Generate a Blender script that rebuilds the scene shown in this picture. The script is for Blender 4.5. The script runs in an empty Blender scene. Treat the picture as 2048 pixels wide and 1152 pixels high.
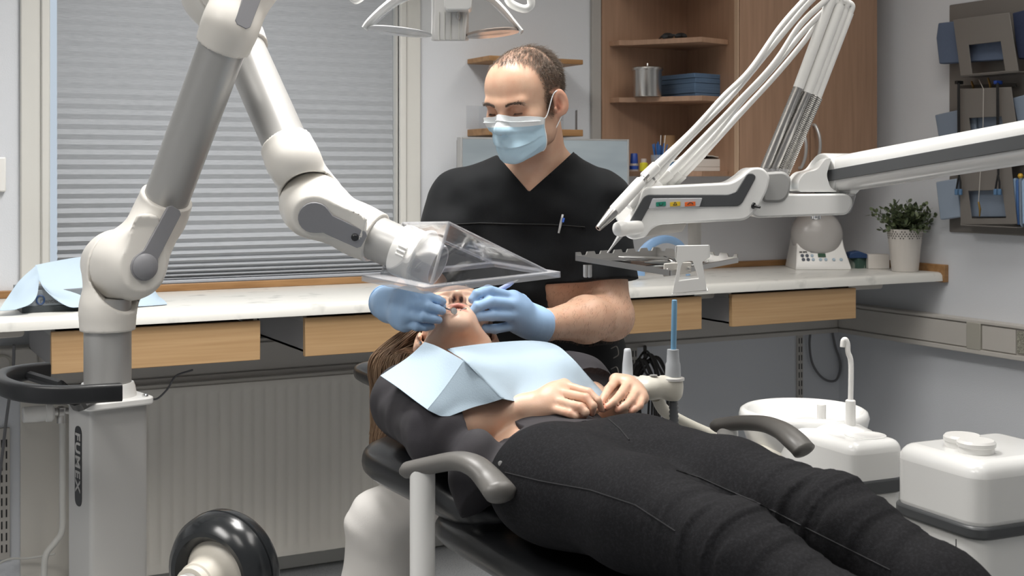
import bpy, bmesh, math, random
import numpy as np
from mathutils import Vector, Matrix

R = math.radians
rnd = random.Random(7)

# ------------------------------------------------------------------ camera, world, lights, exposure
CAMH, YAW, FPX, CX, HY = 1.2, R(28.0), 2588.0, 1024.0, 345.0
SY, CY = math.sin(YAW), math.cos(YAW)
scene = bpy.context.scene
col = scene.collection

cam_data = bpy.data.cameras.new('camera')
cam = bpy.data.objects.new('camera', cam_data)
col.objects.link(cam)
cam.location = (0, 0, CAMH)
cam.rotation_euler = (R(90), 0, -YAW)
cam_data.sensor_width = 36.0
cam_data.lens = FPX / 2048.0 * 36.0
cam_data.shift_y = -(576.0 - HY) / 2048.0
cam_data.clip_start = 0.05
cam_data.dof.use_dof = True
cam_data.dof.focus_distance = 2.6
cam_data.dof.aperture_fstop = 11.0
scene.camera = cam

scene.view_settings.view_transform = 'Standard'
scene.view_settings.look = 'None'
scene.view_settings.gamma = 1.0
scene.view_settings.use_curve_mapping = False
scene.view_settings.exposure = 0.0

world = bpy.data.worlds.new('world')
scene.world = world
world.use_nodes = True
world.node_tree.nodes['Background'].inputs[0].default_value = (0.80, 0.88, 1.0, 1)
world.node_tree.nodes['Background'].inputs[1].default_value = 0.75


def area_light(name, loc, size, power, color=(1, 1, 1), rot=(0, 0, 0), spread=180):
    d = bpy.data.lights.new(name, 'AREA')
    d.shape = 'RECTANGLE'
    d.size, d.size_y = size
    d.energy = power
    d.color = color
    d.spread = R(spread)
    o = bpy.data.objects.new(name, d)
    col.objects.link(o)
    o.location = loc
    o.rotation_euler = rot
    return o


CEIL = 2.62
LIGHT_SPOTS = [(0.95, 2.50, 33), (1.70, 1.20, 8), (0.0, 0.6, 7), (-0.85, 1.7, 24), (2.55, 2.3, 6)]
for (lx, ly, lp) in LIGHT_SPOTS:
    area_light('ceiling_lamp_light', (lx, ly, CEIL - 0.075), (0.55, 1.15), lp, (1.0, 0.985, 0.96), spread=130)


# ------------------------------------------------------------------ picture <-> place
def F(r, t, z):
    """r metres right of the view axis, t metres along it, height z."""
    return Vector((r * CY + t * SY, -r * SY + t * CY, z))


def P(px, py, t):
    return F((px - CX) / FPX * t, t, CAMH - (py - HY) / FPX * t)


def tY(px, Y):
    return Y / (CY - SY * (px - CX) / FPX)


def PY(px, py, Y):
    """point of the plane y = Y (parallel to the back wall)."""
    return P(px, py, tY(px, Y))


def tX(px, X):
    return X / (SY + CY * (px - CX) / FPX)


def PX(px, py, X):
    return P(px, py, tX(px, X))


RIGHT = F(1, 0, 0)
VIEW = F(0, 1, 0)
UP = Vector((0, 0, 1))


# ------------------------------------------------------------------ materials
def lin(c):
    if isinstance(c, str):
        c = c.lstrip('#')
        c = tuple(int(c[i:i + 2], 16) / 255 for i in (0, 2, 4))
    return tuple((x / 12.92 if x <= 0.04045 else ((x + 0.055) / 1.055) ** 2.4) for x in c[:3]) + (1.0,)


MATS = {}


def mat(name, color, rough=0.5, metal=0.0, bump=None, var=None, coat=0.0, sss=None, sheen=0.0, spec=None, aniso=0.0):
    """bump = (scale xyz or number, strength, distance); var = (scale, second colour, low, high)"""
    if name in MATS:
        return MATS[name]
    m = bpy.data.materials.new(name)
    m.use_nodes = True
    nt = m.node_tree
    b = nt.nodes['Principled BSDF']
    b.inputs['Base Color'].default_value = lin(color)
    b.inputs['Roughness'].default_value = rough
    b.inputs['Metallic'].default_value = metal
    b.inputs['Coat Weight'].default_value = coat
    b.inputs['Coat Roughness'].default_value = 0.08
    if spec is not None:
        b.inputs['Specular IOR Level'].default_value = spec
    if sheen:
        b.inputs['Sheen Weight'].default_value = sheen
    if sss:
        b.inputs['Subsurface Weight'].default_value = sss[0]
        b.inputs['Subsurface Radius'].default_value = sss[1]
        b.inputs['Subsurface Scale'].default_value = sss[2]
    tc = nt.nodes.new('ShaderNodeTexCoord')

    def noise(scale, detail=3.0):
        mp = nt.nodes.new('ShaderNodeMapping')
        sc = scale if isinstance(scale, (tuple, list)) else (scale,) * 3
        mp.inputs['Scale'].default_value = sc
        nt.links.new(tc.outputs['Object'], mp.inputs['Vector'])
        n = nt.nodes.new('ShaderNodeTexNoise')
        n.inputs['Scale'].default_value = 1.0
        n.inputs['Detail'].default_value = detail
        nt.links.new(mp.outputs['Vector'], n.inputs['Vector'])
        return n.outputs['Fac']
    if var:
        n = noise(var[0])
        cr = nt.nodes.new('ShaderNodeValToRGB')
        cr.color_ramp.elements[0].position = var[2]
        cr.color_ramp.elements[1].position = var[3]
        cr.color_ramp.elements[0].color = lin(color)
        cr.color_ramp.elements[1].color = lin(var[1])
        nt.links.new(n, cr.inputs['Fac'])
        nt.links.new(cr.outputs['Color'], b.inputs['Base Color'])
    if bump:
        n = noise(bump[0])
        bp = nt.nodes.new('ShaderNodeBump')
        bp.inputs['Strength'].default_value = bump[1]
        bp.inputs['Distance'].default_value = bump[2]
        nt.links.new(n, bp.inputs['Height'])
        nt.links.new(bp.outputs['Normal'], b.inputs['Normal'])
    MATS[name] = m
    return m


def clear_mat(name, tint=(1, 1, 1), ior=1.45, milk=0.0, rough=0.02):
    """thin clear plastic or glass: see-through with mirror reflections at grazing angles, 'milk' of white haze"""
    if name in MATS:
        return MATS[name]
    m = bpy.data.materials.new(name)
    m.use_nodes = True
    nt = m.node_tree
    for n in list(nt.nodes):
        nt.nodes.remove(n)
    out = nt.nodes.new('ShaderNodeOutputMaterial')
    tr = nt.nodes.new('ShaderNodeBsdfTransparent')
    tr.inputs['Color'].default_value = tuple(tint) + (1,)
    gl = nt.nodes.new('ShaderNodeBsdfGlossy')
    gl.inputs['Roughness'].default_value = rough
    lw = nt.nodes.new('ShaderNodeLayerWeight')
    lw.inputs['Blend'].default_value = .18
    fr = nt.nodes.new('ShaderNodeMath')
    fr.operation = 'MULTIPLY_ADD'
    fr.inputs[1].default_value = .75
    fr.inputs[2].default_value = .03
    nt.links.new(lw.outputs['Facing'], fr.inputs[0])
    fr.use_clamp = True
    mx = nt.nodes.new('ShaderNodeMixShader')
    nt.links.new(fr.outputs[0], mx.inputs[0])
    nt.links.new(tr.outputs[0], mx.inputs[1])
    nt.links.new(gl.outputs[0], mx.inputs[2])
    last = mx
    if milk:
        df = nt.nodes.new('ShaderNodeBsdfDiffuse')
        df.inputs['Color'].default_value = (0.8, 0.8, 0.82, 1)
        m2 = nt.nodes.new('ShaderNodeMixShader')
        m2.inputs[0].default_value = milk
        nt.links.new(mx.outputs[0], m2.inputs[1])
        nt.links.new(df.outputs[0], m2.inputs[2])
        last = m2
    nt.links.new(last.outputs[0], out.inputs['Surface'])
    MATS[name] = m
    return m


def glow_mat(name, color, strength):
    m = mat(name, color, 0.5)
    b = m.node_tree.nodes['Principled BSDF']
    b.inputs['Emission Color'].default_value = lin(color)
    b.inputs['Emission Strength'].default_value = strength
    return m


# ------------------------------------------------------------------ mesh building
class MB:
    def __init__(self):
        self.v, self.f = [], []

    def add(self, verts, faces):
        o = len(self.v)
        self.v += [Vector(p) for p in verts]
        self.f += [tuple(i + o for i in f) for f in faces]
        return self

    def box(self, c, s, M=None):
        c = Vector(c)
        vs = []
        for dz in (-1, 1):
            for dy in (-1, 1):
                for dx in (-1, 1):
                    d = Vector((dx * s[0] / 2, dy * s[1] / 2, dz * s[2] / 2))
                    vs.append(c + (M @ d if M else d))
        return self.add(vs, [(0, 2, 3, 1), (4, 5, 7, 6), (0, 1, 5, 4), (2, 6, 7, 3), (0, 4, 6, 2), (1, 3, 7, 5)])

    def span(self, a, b):
        a, b = Vector(a), Vector(b)
        return self.box((a + b) / 2, [abs(b[i] - a[i]) for i in range(3)])

    def rings(self, rings, cap0=True, cap1=True, closed=True):
        n = len(rings[0])
        vs = [p for r in rings for p in r]
        fs = []
        for i in range(len(rings) - 1):
            for j in range(n if closed else n - 1):
                k = (j + 1) % n
                fs.append((i * n + j, i * n + k, (i + 1) * n + k, (i + 1) * n + j))
        if closed and cap0:
            fs.append(tuple(reversed(range(n))))
        if closed and cap1:
            fs.append(tuple(range((len(rings) - 1) * n, len(rings) * n)))
        return self.add(vs, fs)

    def tube(self, path, rad, n=12, flat=None, cap=True):
        """path of points; rad a number, list, or list of (a, b) half widths; flat = reference 'up' direction"""
        path = [Vector(p) for p in path]
        m = len(path)
        if not isinstance(rad, (list, tuple)):
            rad = [rad] * m
        elif len(rad) != m:
            rad = [rad[0] + (rad[-1] - rad[0]) * i / (m - 1) for i in range(m)]
        tan = []
        for i in range(m):
            a = path[max(i - 1, 0)]
            b = path[min(i + 1, m - 1)]
            d = (b - a)
            tan.append(d.normalized() if d.length > 1e-9 else Vector((0, 0, 1)))
        up = Vector(flat) if flat is not None else (Vector((0, 0, 1)) if abs(tan[0].z) < 0.9 else Vector((1, 0, 0)))
        rings = []
        for i in range(m):
            t = tan[i]
            u = (up - t * up.dot(t))
            if u.length < 1e-5:
                u = t.orthogonal()
            u.normalize()
            w = t.cross(u)
            if flat is None:
                up = u
            ra = rad[i]
            a, b = ra if isinstance(ra, (tuple, list)) else (ra, ra)
            rings.append([path[i] + w * (a * math.cos(2 * math.pi * j / n)) + u * (b * math.sin(2 * math.pi * j / n)) for j in range(n)])
        return self.rings(rings, cap, cap)

    def lathe(self, prof, origin, axis=(0, 0, 1), n=32, cap0=True, cap1=True):
        """prof: (radius, height along axis)"""
        axis = Vector(axis).normalized()
        u = axis.orthogonal().normalized()
        w = axis.cross(u)
        o = Vector(origin)
        return self.rings([[o + axis * h + (u * math.cos(2 * math.pi * j / n) + w * math.sin(2 * math.pi * j / n)) * max(r, 1e-5) for j in range(n)] for r, h in prof], cap0, cap1)

    def prism(self, poly, o, u, v, n, d0, d1):
        """2-D outline poly in the frame (o, u, v) pulled along n from d0 to d1"""
        o, u, v, n = Vector(o), Vector(u), Vector(v), Vector(n)
        k = len(poly)
        vs = [o + u * a + v * b + n * d0 for a, b in poly] + [o + u * a + v * b + n * d1 for a, b in poly]
        fs = [tuple(reversed(range(k))), tuple(range(k, 2 * k))] + [(i, (i + 1) % k, k + (i + 1) % k, k + i) for i in range(k)]
        return self.add(vs, fs)

    def sheet(self, grid, thick=0.0, close_u=False):
        """grid[i][j] of points; a thickness gives it a back side"""
        g = [[Vector(p) for p in row] for row in grid]
        a, b = len(g), len(g[0])
        vs = [p for row in g for p in row]
        fs = [(i * b + j, i * b + j + 1, (i + 1) * b + j + 1, (i + 1) * b + j) for i in range(a - 1) for j in range(b - 1)]
        if thick:
            nv = []
            for i in range(a):
                for j in range(b):
                    du = g[min(i + 1, a - 1)][j] - g[max(i - 1, 0)][j]
                    dv = g[i][min(j + 1, b - 1)] - g[i][max(j - 1, 0)]
                    n = dv.cross(du)
                    n = n.normalized() if n.length > 1e-12 else Vector((0, 0, 1))
                    nv.append(g[i][j] - n * thick)
            k = a * b
            vs += nv
            fs = fs + [tuple(k + x for x in reversed(f)) for f in fs[:]]
            edge = [(0, j) for j in range(b)] + [(i, b - 1) for i in range(1, a)] + [(a - 1, j) for j in range(b - 2, -1, -1)] + [(i, 0) for i in range(a - 2, 0, -1)]
            ids = [i * b + j for i, j in edge]
            for q in range(len(ids)):
                x, y = ids[q], ids[(q + 1) % len(ids)]
                fs.append((y, x, k + x, k + y))
        return self.add(vs, fs)


def rounded(poly, r, n=5):
    """round the corners of a 2-D outline"""
    out = []
    k = len(poly)
    for i in range(k):
        p = Vector(poly[i]); a = Vector(poly[i - 1]); b = Vector(poly[(i + 1) % k])
        rr = r[i] if isinstance(r, (list, tuple)) else r
        da, db = (a - p), (b - p)
        q = min(rr, da.length * 0.49, db.length * 0.49)
        if q < 1e-6:
            out.append(tuple(p)); continue
        s, e = p + da.normalized() * q, p + db.normalized() * q
        for j in range(n + 1):
            t = j / n
            out.append(tuple(s * (1 - t) ** 2 + p * 2 * t * (1 - t) + e * t * t))
    return out


def spline(pts, n=8):
    """Catmull-Rom through pts"""
    pts = [Vector(p) for p in pts]
    q = [pts[0] * 2 - pts[1]] + pts + [pts[-1] * 2 - pts[-2]]
    out = []
    for i in range(1, len(q) - 2):
        for j in range(n):
            t = j / n
            a, b, c, d = q[i - 1], q[i], q[i + 1], q[i + 2]
            out.append(0.5 * ((2 * b) + (c - a) * t + (2 * a - 5 * b + 4 * c - d) * t * t + (3 * b - a - 3 * c + d) * t ** 3))
    out.append(pts[-1])
    return out


ORIG = {}


def obj(name, mb, m, parent=None, bevel=0.0, seg=2, smooth=35, sub=0, origin=None):
    """link mb as ONE mesh object; a top-level one gets its origin at its base, a part shares its root's origin"""
    vs = np.array([tuple(p) for p in mb.v], dtype=float)
    if parent is not None:
        o = ORIG[parent.name]
    elif origin is not None:
        o = np.array(tuple(origin), dtype=float)
    else:
        lo, hi = vs.min(0), vs.max(0)
        o = np.array([(lo[0] + hi[0]) / 2, (lo[1] + hi[1]) / 2, lo[2]])
    me = bpy.data.meshes.new(name)
    me.from_pydata((vs - o).tolist(), [], mb.f)
    me.validate()
    bm = bmesh.new()
    bm.from_mesh(me)
    bmesh.ops.recalc_face_normals(bm, faces=bm.faces)
    bm.to_mesh(me)
    bm.free()
    ob = bpy.data.objects.new(name, me)
    col.objects.link(ob)
    if m is not None:
        me.materials.append(m)
    me.polygons.foreach_set('use_smooth', [True] * len(me.polygons))
    if smooth < 180:
        me.set_sharp_from_angle(angle=R(smooth))
    if bevel:
        md = ob.modifiers.new('bevel', 'BEVEL')
        md.width = bevel
        md.segments = seg
        md.limit_method = 'ANGLE'
        md.angle_limit = R(40)
        md.harden_normals = False
    if sub:
        md = ob.modifiers.new('sub', 'SUBSURF')
        md.levels = md.render_levels = sub
    ORIG[ob.name] = o
    if parent is not None:
        ob.parent = parent
    else:
        ob.location = tuple(o)
    return ob


def thing(name, loc, label, cat, group=None):
    o = bpy.data.objects.new(name, None)
    col.objects.link(o)
    o.location = tuple(loc)
    o.empty_display_size = 0.05
    ORIG[o.name] = np.array(tuple(loc), dtype=float)
    return tag(o, label, cat, group)


def tag(o, label, cat, group=None, kind=None):
    o['label'] = label
    o['category'] = cat
    if group:
        o['group'] = group
    if kind:
        o['kind'] = kind
    return o


def struct(name, mb, m, **k):
    o = obj(name, mb, m, **k)
    if o.parent is None:
        o['kind'] = 'structure'
    return o


def dup(o, loc=None, rotz=None, label=None, parent=None):
    c = o.copy()
    col.objects.link(c)
    ORIG[c.name] = ORIG[o.name]
    if parent is not None:
        c.parent = parent
    if loc is not None:
        c.location = tuple(loc)
    if rotz is not None:
        c.rotation_euler = (0, 0, rotz)
    if label:
        c['label'] = label
    for ch in list(o.children):
        dup(ch, parent=c)
    return c


# ------------------------------------------------------------------ smooth bodies from distance fields
def vnoise(Q, seed=0):
    """smooth value noise of points Q (N,3), range -1..1"""
    i = np.floor(Q).astype(np.int64)
    f = Q - i
    f = f * f * (3 - 2 * f)
    out = 0
    for dx in (0, 1):
        for dy in (0, 1):
            for dz in (0, 1):
                h = ((i[:, 0] + dx) * 374761393 + (i[:, 1] + dy) * 668265263 + (i[:, 2] + dz) * 2147483647 + seed * 974711) & 0x7fffffff
                h = ((h ^ (h >> 13)) * 1274126177) & 0x7fffffff
                h = (h ^ (h >> 16)) & 0xffff
                w = (f[:, 0] if dx else 1 - f[:, 0]) * (f[:, 1] if dy else 1 - f[:, 1]) * (f[:, 2] if dz else 1 - f[:, 2])
                out = out + w * (h / 32767.5 - 1)
    return out


def smin(a, b, k):
    if k <= 0:
        return np.minimum(a, b)
    h = np.clip(0.5 + 0.5 * (b - a) / k, 0, 1)
    return b * (1 - h) + a * h - k * h * (1 - h)


def A(p):
    return np.array(tuple(p), dtype=float)


class Body:
    """smooth union of tapered limbs and ellipsoids; M (4x4) places whatever is added next"""

    def __init__(self):
        self.p = []
        self.M = np.eye(4)
        self.post = []
        self.grow = 0.0
        self.zlow = 1.0
        self.lo = np.full(3, 1e9)
        self.hi = np.full(3, -1e9)

    def frame(self, M):
        self.M = np.array([list(r) for r in M], dtype=float) if M is not None else np.eye(4)
        return self

    def w(self, p):
        p = A(p)
        if self.zlow != 1.0 and p[2] < 0:
            p[2] *= self.zlow
        return (self.M @ np.append(p, 1))[:3]

    def _bb(self, c, r):
        self.lo = np.minimum(self.lo, c - r)
        self.hi = np.maximum(self.hi, c + r)

    def cap(self, a, b, ra, rb=None, k=0.02, op=1, flat=None):
        """tapered limb; flat = (direction, factor) squashes it along a direction"""
        rb = ra if rb is None else rb
        s = np.linalg.norm(self.M[:3, 0])
        a, b = self.w(a), self.w(b)
        fd = None
        if flat:
            fd = self.M[:3, :3] @ A(flat[0])
            fd = (fd / np.linalg.norm(fd), flat[1])
        self.p.append(('c', a, b, ra * s, rb * s, k, op, fd))
        if op > 0:
            self._bb(a, ra * s + 0.01)
            self._bb(b, rb * s + 0.01)
        return self

    def chain(self, pts, k=0.02, flat=None):
        for (a, ra), (b, rb) in zip(pts[:-1], pts[1:]):
            self.cap(a, b, ra, rb, k, flat=flat)
        return self

    def ell(self, c, r, k=0.02, op=1, rot=None):
        """ellipsoid; rot = 3x3 (columns = its axes) inside the current frame"""
        s = np.linalg.norm(self.M[:3, 0])
        Q = self.M[:3, :3] / s
        if rot is not None:
            Q = Q @ np.array([list(x) for x in rot], dtype=float)
        c = self.w(c)
        r = np.array(r if isinstance(r, (tuple, list)) else (r,) * 3, dtype=float) * s
        self.p.append(('e', c, r, Q, k, op))
        if op > 0:
            self._bb(c, r.max() + 0.01)
        return self

    def __call__(self, X):
        d = np.full(len(X), 1e3)
        for q in self.p:
            if len(X) > 400:
                if q[0] == 'c':
                    c_, r_ = (q[1] + q[2]) / 2, np.linalg.norm(q[1] - q[2]) / 2 + max(q[3], q[4])
                else:
                    c_, r_ = q[1], q[2].max()
                sel = np.nonzero(((X - c_) ** 2).sum(1) < (r_ * 1.05 + .075) ** 2)[0]
                if len(sel):
                    d[sel] = self.one(q, X[sel], d[sel])
            else:
                d = self.one(q, X, d)
        for f in self.post:
            d = f(X, d)
        return d

    def one(self, q, X, d):
            if q[0] == 'c':
                _, a, b, ra, rb, k, op, fd = q
                pa, ba = X - a, b - a
                if fd is not None:
                    pa = pa + np.outer(pa @ fd[0], fd[0]) * (1 / fd[1] - 1)
                    ba = ba + fd[0] * (ba @ fd[0]) * (1 / fd[1] - 1)
                h = np.clip(pa @ ba / max(ba @ ba, 1e-12), 0, 1)
                e = np.linalg.norm(pa - h[:, None] * ba, axis=1) - (ra + (rb - ra) * h)
            else:
                _, c, r, Q, k, op = q
                L = (X - c) @ Q
                k0 = np.linalg.norm(L / r, axis=1)
                k1 = np.linalg.norm(L / (r * r), axis=1)
                e = k0 * (k0 - 1) / np.maximum(k1, 1e-9)
            if op > 0:
                return smin(d, e - self.grow, k)
            return -smin(-d, e, k)

    def mesh(self, h=0.004, lo=None, hi=None, keep=0):
        lo = A(lo) if lo is not None else self.lo - self.grow - 3 * h
        hi = A(hi) if hi is not None else self.hi + self.grow + 3 * h
        B = 4
        n = (np.ceil((hi - lo) / (h * B)).astype(int) + 1)
        cx = [lo[i] + (np.arange(n[i]) + 0.5) * h * B - h / 2 for i in range(3)]
        G = np.stack(np.meshgrid(*cx, indexing='ij'), -1).reshape(-1, 3)
        C = self(G).reshape(n)
        near = np.abs(C) < h * B * 1.6 + 0.004
        D = np.repeat(np.repeat(np.repeat(C, B, 0), B, 1), B, 2)
        idx = np.argwhere(near)
        off = np.stack(np.meshgrid(*(np.arange(B),) * 3, indexing='ij'), -1).reshape(-1, 3)
        fi = (idx[:, None, :] * B + off[None]).reshape(-1, 3)
        D[fi[:, 0], fi[:, 1], fi[:, 2]] = self(lo + fi * h)
        V, Fc = surface_nets(D, lo, h)
        for _ in range(2):
            e = h * 0.25
            d0 = self(V)
            g = np.stack([self(V + np.eye(3)[i] * e) - d0 for i in range(3)], -1) / e
            gl = np.maximum((g * g).sum(1), 0.25)
            st = -(d0 / gl)[:, None] * g
            ln = np.linalg.norm(st, axis=1, keepdims=True)
            V = V + st * np.minimum(1, 0.7 * h / np.maximum(ln, 1e-9))
        mb = MB()
        mb.v = [Vector(p) for p in V]
        mb.f = [tuple(int(i) for i in f) for f in Fc]
        return mb


def surface_nets(D, lo, h):
    S = D < 0
    nx, ny, nz = D.shape
    corners = [(i, j, k) for i in (0, 1) for j in (0, 1) for k in (0, 1)]
    cnt = sum(S[i:nx - 1 + i, j:ny - 1 + j, k:nz - 1 + k].astype(np.int8) for i, j, k in corners)
    cells = np.argwhere((cnt > 0) & (cnt < 8))
    ids = -np.ones((nx - 1, ny - 1, nz - 1), dtype=np.int64)
    ids[cells[:, 0], cells[:, 1], cells[:, 2]] = np.arange(len(cells))
    acc = np.zeros((len(cells), 3))
    num = np.zeros(len(cells))
    for a in corners:
        for ax in range(3):
            if a[ax] == 0:
                b = list(a)
                b[ax] = 1
                da = D[cells[:, 0] + a[0], cells[:, 1] + a[1], cells[:, 2] + a[2]]
                db = D[cells[:, 0] + b[0], cells[:, 1] + b[1], cells[:, 2] + b[2]]
                m = (da < 0) != (db < 0)
                t = np.where(m, da / np.where(da == db, 1, da - db), 0)
                q = np.array(a, dtype=float)[None].repeat(len(cells), 0)
                q[:, ax] += t
                acc[m] += q[m]
                num[m] += 1
    V = lo + (cells + acc / np.maximum(num, 1)[:, None]) * h
    Fc = []
    for ax in range(3):
        u, v = (ax + 1) % 3, (ax + 2) % 3
        sl0 = [slice(None)] * 3
        sl1 = [slice(None)] * 3
        sl0[ax] = slice(0, -1)
        sl1[ax] = slice(1, None)
        a, b = S[tuple(sl0)], S[tuple(sl1)]
        e = np.argwhere(a != b)
        e = e[(e[:, u] > 0) & (e[:, v] > 0) & (e[:, u] < D.shape[u] - 1) & (e[:, v] < D.shape[v] - 1)]
        ins = a[e[:, 0], e[:, 1], e[:, 2]]
        q = []
        for du, dv in ((1, 1), (0, 1), (0, 0), (1, 0)):
            c = e.copy()
            c[:, u] -= du
            c[:, v] -= dv
            q.append(ids[c[:, 0], c[:, 1], c[:, 2]])
        q = np.stack(q, -1)
        q[~ins] = q[~ins][:, ::-1]
        Fc.append(q)
    Fc = np.concatenate(Fc)
    return V, Fc[(Fc >= 0).all(1)]


def basis(x, y, z, o=(0, 0, 0), s=1.0):
    """4x4 with columns x, y, z (made unit) scaled by s, origin o"""
    M = np.eye(4)
    for i, c in enumerate((x, y, z)):
        M[:3, i] = A(Vector(c).normalized()) * s
    M[:3, 3] = A(o)
    return M

# ------------------------------------------------------------------ materials of the place
M_wall = mat('wall_paint', '#d6d9de', 0.75, bump=((260, 260, 260), 0.25, 0.002))
M_wallr = M_wall
M_ceil = mat('ceiling_paint', '#e8e8e4', 0.8)
M_floor = mat('speckled_vinyl', '#8e9092', 0.45, var=(240, '#5e6062', 0.56, 0.66))
M_trimw = mat('white_trim', '#d3d2cd', 0.45)
M_oak = mat('oak_edge', '#a37c52', 0.45, var=((8, 60, 60), '#8a643c', 0.35, 0.7))
M_beech = mat('beech_front', '#c2a077', 0.45, var=((3, 20, 130), '#b28f66', 0.3, 0.75))
M_cab = mat('cabinet_beech', '#a9876f', 0.45, var=((70, 70, 4), '#9a7a63', 0.3, 0.75))
M_marble = mat('marble_laminate', '#d9d8d3', 0.25, var=((14, 22, 14), '#b3b3b0', 0.60, 0.78))
M_blind = mat('blind_fabric', '#a8abb0', 0.8, bump=((40, 900, 900), 0.15, 0.001), var=((30, 4, 500), '#999da2', 0.35, 0.7))
M_rad = mat('radiator_enamel', '#d9d5cd', 0.4)
M_duct = mat('duct_plastic', '#c0bcb6', 0.45)
M_ductd = mat('duct_cover_grey', '#a9a69c', 0.5)
M_graylam = mat('grey_laminate', '#a9a8aa', 0.5)
M_steel = mat('brushed_steel', '#c2c0bd', 0.28, 1.0, bump=((4, 4, 900), 0.04, 0.001))
M_chrome = mat('chrome', '#dddddd', 0.1, 1.0)
M_alu = mat('satin_aluminium', '#bdbdbd', 0.38, 0.5)
M_black = mat('black_plastic', '#1b1c1e', 0.4)
M_dark = mat('dark_gap', '#17181a', 0.6)
M_cable = mat('grey_cable', '#6d6d70', 0.5)
M_cabled = mat('dark_cable', '#2a2827', 0.5)
M_white = mat('white_plastic', '#ecebe8', 0.3)
M_paper = mat('white_paper', '#d8d3cd', 0.8)
M_rack = mat('rack_grey_steel', '#74706c', 0.5)
M_blue1 = mat('blue_bib_paper', '#5f7ea6', 0.8)
M_blue2 = mat('pale_blue_paper', '#9db7d3', 0.8)
M_blue3 = mat('deep_blue_plastic', '#1f3f8c', 0.4)
M_glass = clear_mat('clear_glass', (0.96, 0.98, 0.98))
M_acryl = clear_mat('clear_acrylic', (0.93, 0.94, 0.95), milk=0.06)

WY, WX, WL, WF = 3.79, 3.434, -2.0, -1.4
OX0, OX1, OZ0, OZ1 = 0.552, 1.604, 0.84, 2.12
CT, CF = 0.855, 3.25      # worktop height, its front edge

# ------------------------------------------------------------------ the setting
struct('floor', MB().span((WL - .2, WF - .2, -0.1), (WX + .2, WY + .2, 0)), M_floor)
struct('ceiling', MB().span((WL - .2, WF - .2, CEIL), (WX + .2, WY + .2, CEIL + .1)), M_ceil)
b = MB()
b.span((WL - .2, WY, 0), (OX0, WY + .2, CEIL)).span((OX1, WY, 0), (WX + .2, WY + .2, CEIL))
b.span((OX0, WY, 0), (OX1, WY + .2, OZ0)).span((OX0, WY, OZ1), (OX1, WY + .2, CEIL))
struct('wall_back', b, M_wall)
struct('wall_right', MB().span((WX, WF, 0), (WX + .2, WY, CEIL)), M_wallr)
struct('wall_left', MB().span((WL - .2, WF, 0), (WL, WY, CEIL)), M_wall)
struct('wall_front', MB().span((WL - .2, WF - .2, 0), (WX + .2, WF, CEIL)), M_wall)
struct('baseboard_back', MB().span((WL, WY - .014, 0), (WX, WY, .066)), M_trimw, bevel=.004)
struct('baseboard_right', MB().span((WX - .014, WF, 0), (WX, WY, .066)), M_trimw, bevel=.004)

w1 = struct('window_1', MB().span((OX0, WY + .11, OZ0), (OX0 + .016, WY + .16, OZ1)).span((OX1 - .05, WY + .11, OZ0), (OX1, WY + .16, OZ1))
            .span((OX0, WY + .11, OZ0), (OX1, WY + .16, OZ0 + .05)).span((OX0, WY + .11, OZ1 - .05), (OX1, WY + .16, OZ1)), M_trimw, bevel=.004)
cs = MB()
for x0, x1, inner in ((OX0 - .075, OX0, 1), (OX1, OX1 + .075, -1)):
    cs.span((x0, WY - .016, CT), (x1, WY, OZ1 + .075))
    xi = x1 if inner > 0 else x0
    cs.span((xi - .022 * (inner > 0), WY - .026, CT), (xi + .022 * (inner < 0), WY, OZ1 + .01))
cs.span((OX0 - .075, WY - .016, OZ1), (OX1 + .075, WY, OZ1 + .075))
struct('casing', cs, M_trimw, parent=w1, bevel=.004)
struct('reveal', MB().span((OX0 - .001, WY - .004, OZ0), (OX0 + .004, WY + .12, OZ1)).span((OX1 - .004, WY - .004, OZ0), (OX1 + .001, WY + .12, OZ1)), M_trimw, parent=w1)
struct('pane', MB().span((OX0 + .016, WY + .13, OZ0 + .05), (OX1 - .05, WY + .136, OZ1 - .05)), M_glass, parent=w1)
# oak strips closing the worktop against the walls
struct('trim_1', MB().span((WL, WY - .018, CT), (WX, WY, CT + .021)), M_oak, bevel=.002)
struct('trim_2', MB().span((WX - .02, CF - .008, CT - .035), (WX, WY - .018, CT + .026)), M_oak, bevel=.002)
# beige boxing panel at the left end of the radiator
struct('trim_3', MB().span((PY(41, 800, WY - .012).x, WY - .012, 0.0), (PY(150, 800, WY - .012).x, WY, .70)), M_rad, bevel=.002)

# ------------------------------------------------------------------ pleated blind
bl = thing('pleated_blind', (1.08, WY + .02, CT + .02), 'grey pleated blind pulled down over the whole window', 'window blind')
prof = []
z, i = CT + 0.030, 0
FACE = 0.0149
while z < 2.10:
    p = min(0.0086 + i * 0.0023, 0.0268) if i < 9 else min(0.0268 + (i - 9) * 0.00021, 0.02974)
    d = math.sqrt(max(FACE ** 2 - (p / 2) ** 2, 1e-8))
    prof.append((z, 0.0, d))
    z += p
    i += 1
bx0, bx1 = PY(113, 300, WY + .03).x, PY(783, 300, WY + .03).x
rows = []
for z, _, d in prof:
    rows.append((z, WY + .022 + 0.0))
    rows.append((z, None, d))
g = []
zs = [q[0] for q in prof]
for k in range(len(prof) - 1):
    z0, z1, d = prof[k][0], prof[k + 1][0], prof[k][2]
    g.append([(bx0, WY + .022, z0), (bx1, WY + .022, z0)])
    g.append([(bx0, WY + .022 - d, (z0 + z1) / 2), (bx1, WY + .022 - d, (z0 + z1) / 2)])
obj('pleats', MB().sheet(g), M_blind, bl, smooth=5)
obj('bottom_rail', MB().span((bx0, WY + .004, CT + .021), (bx1, WY + .026, CT + .031)), mat('blind_rail', '#aeb3bb', 0.4), bl, bevel=.002)
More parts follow.
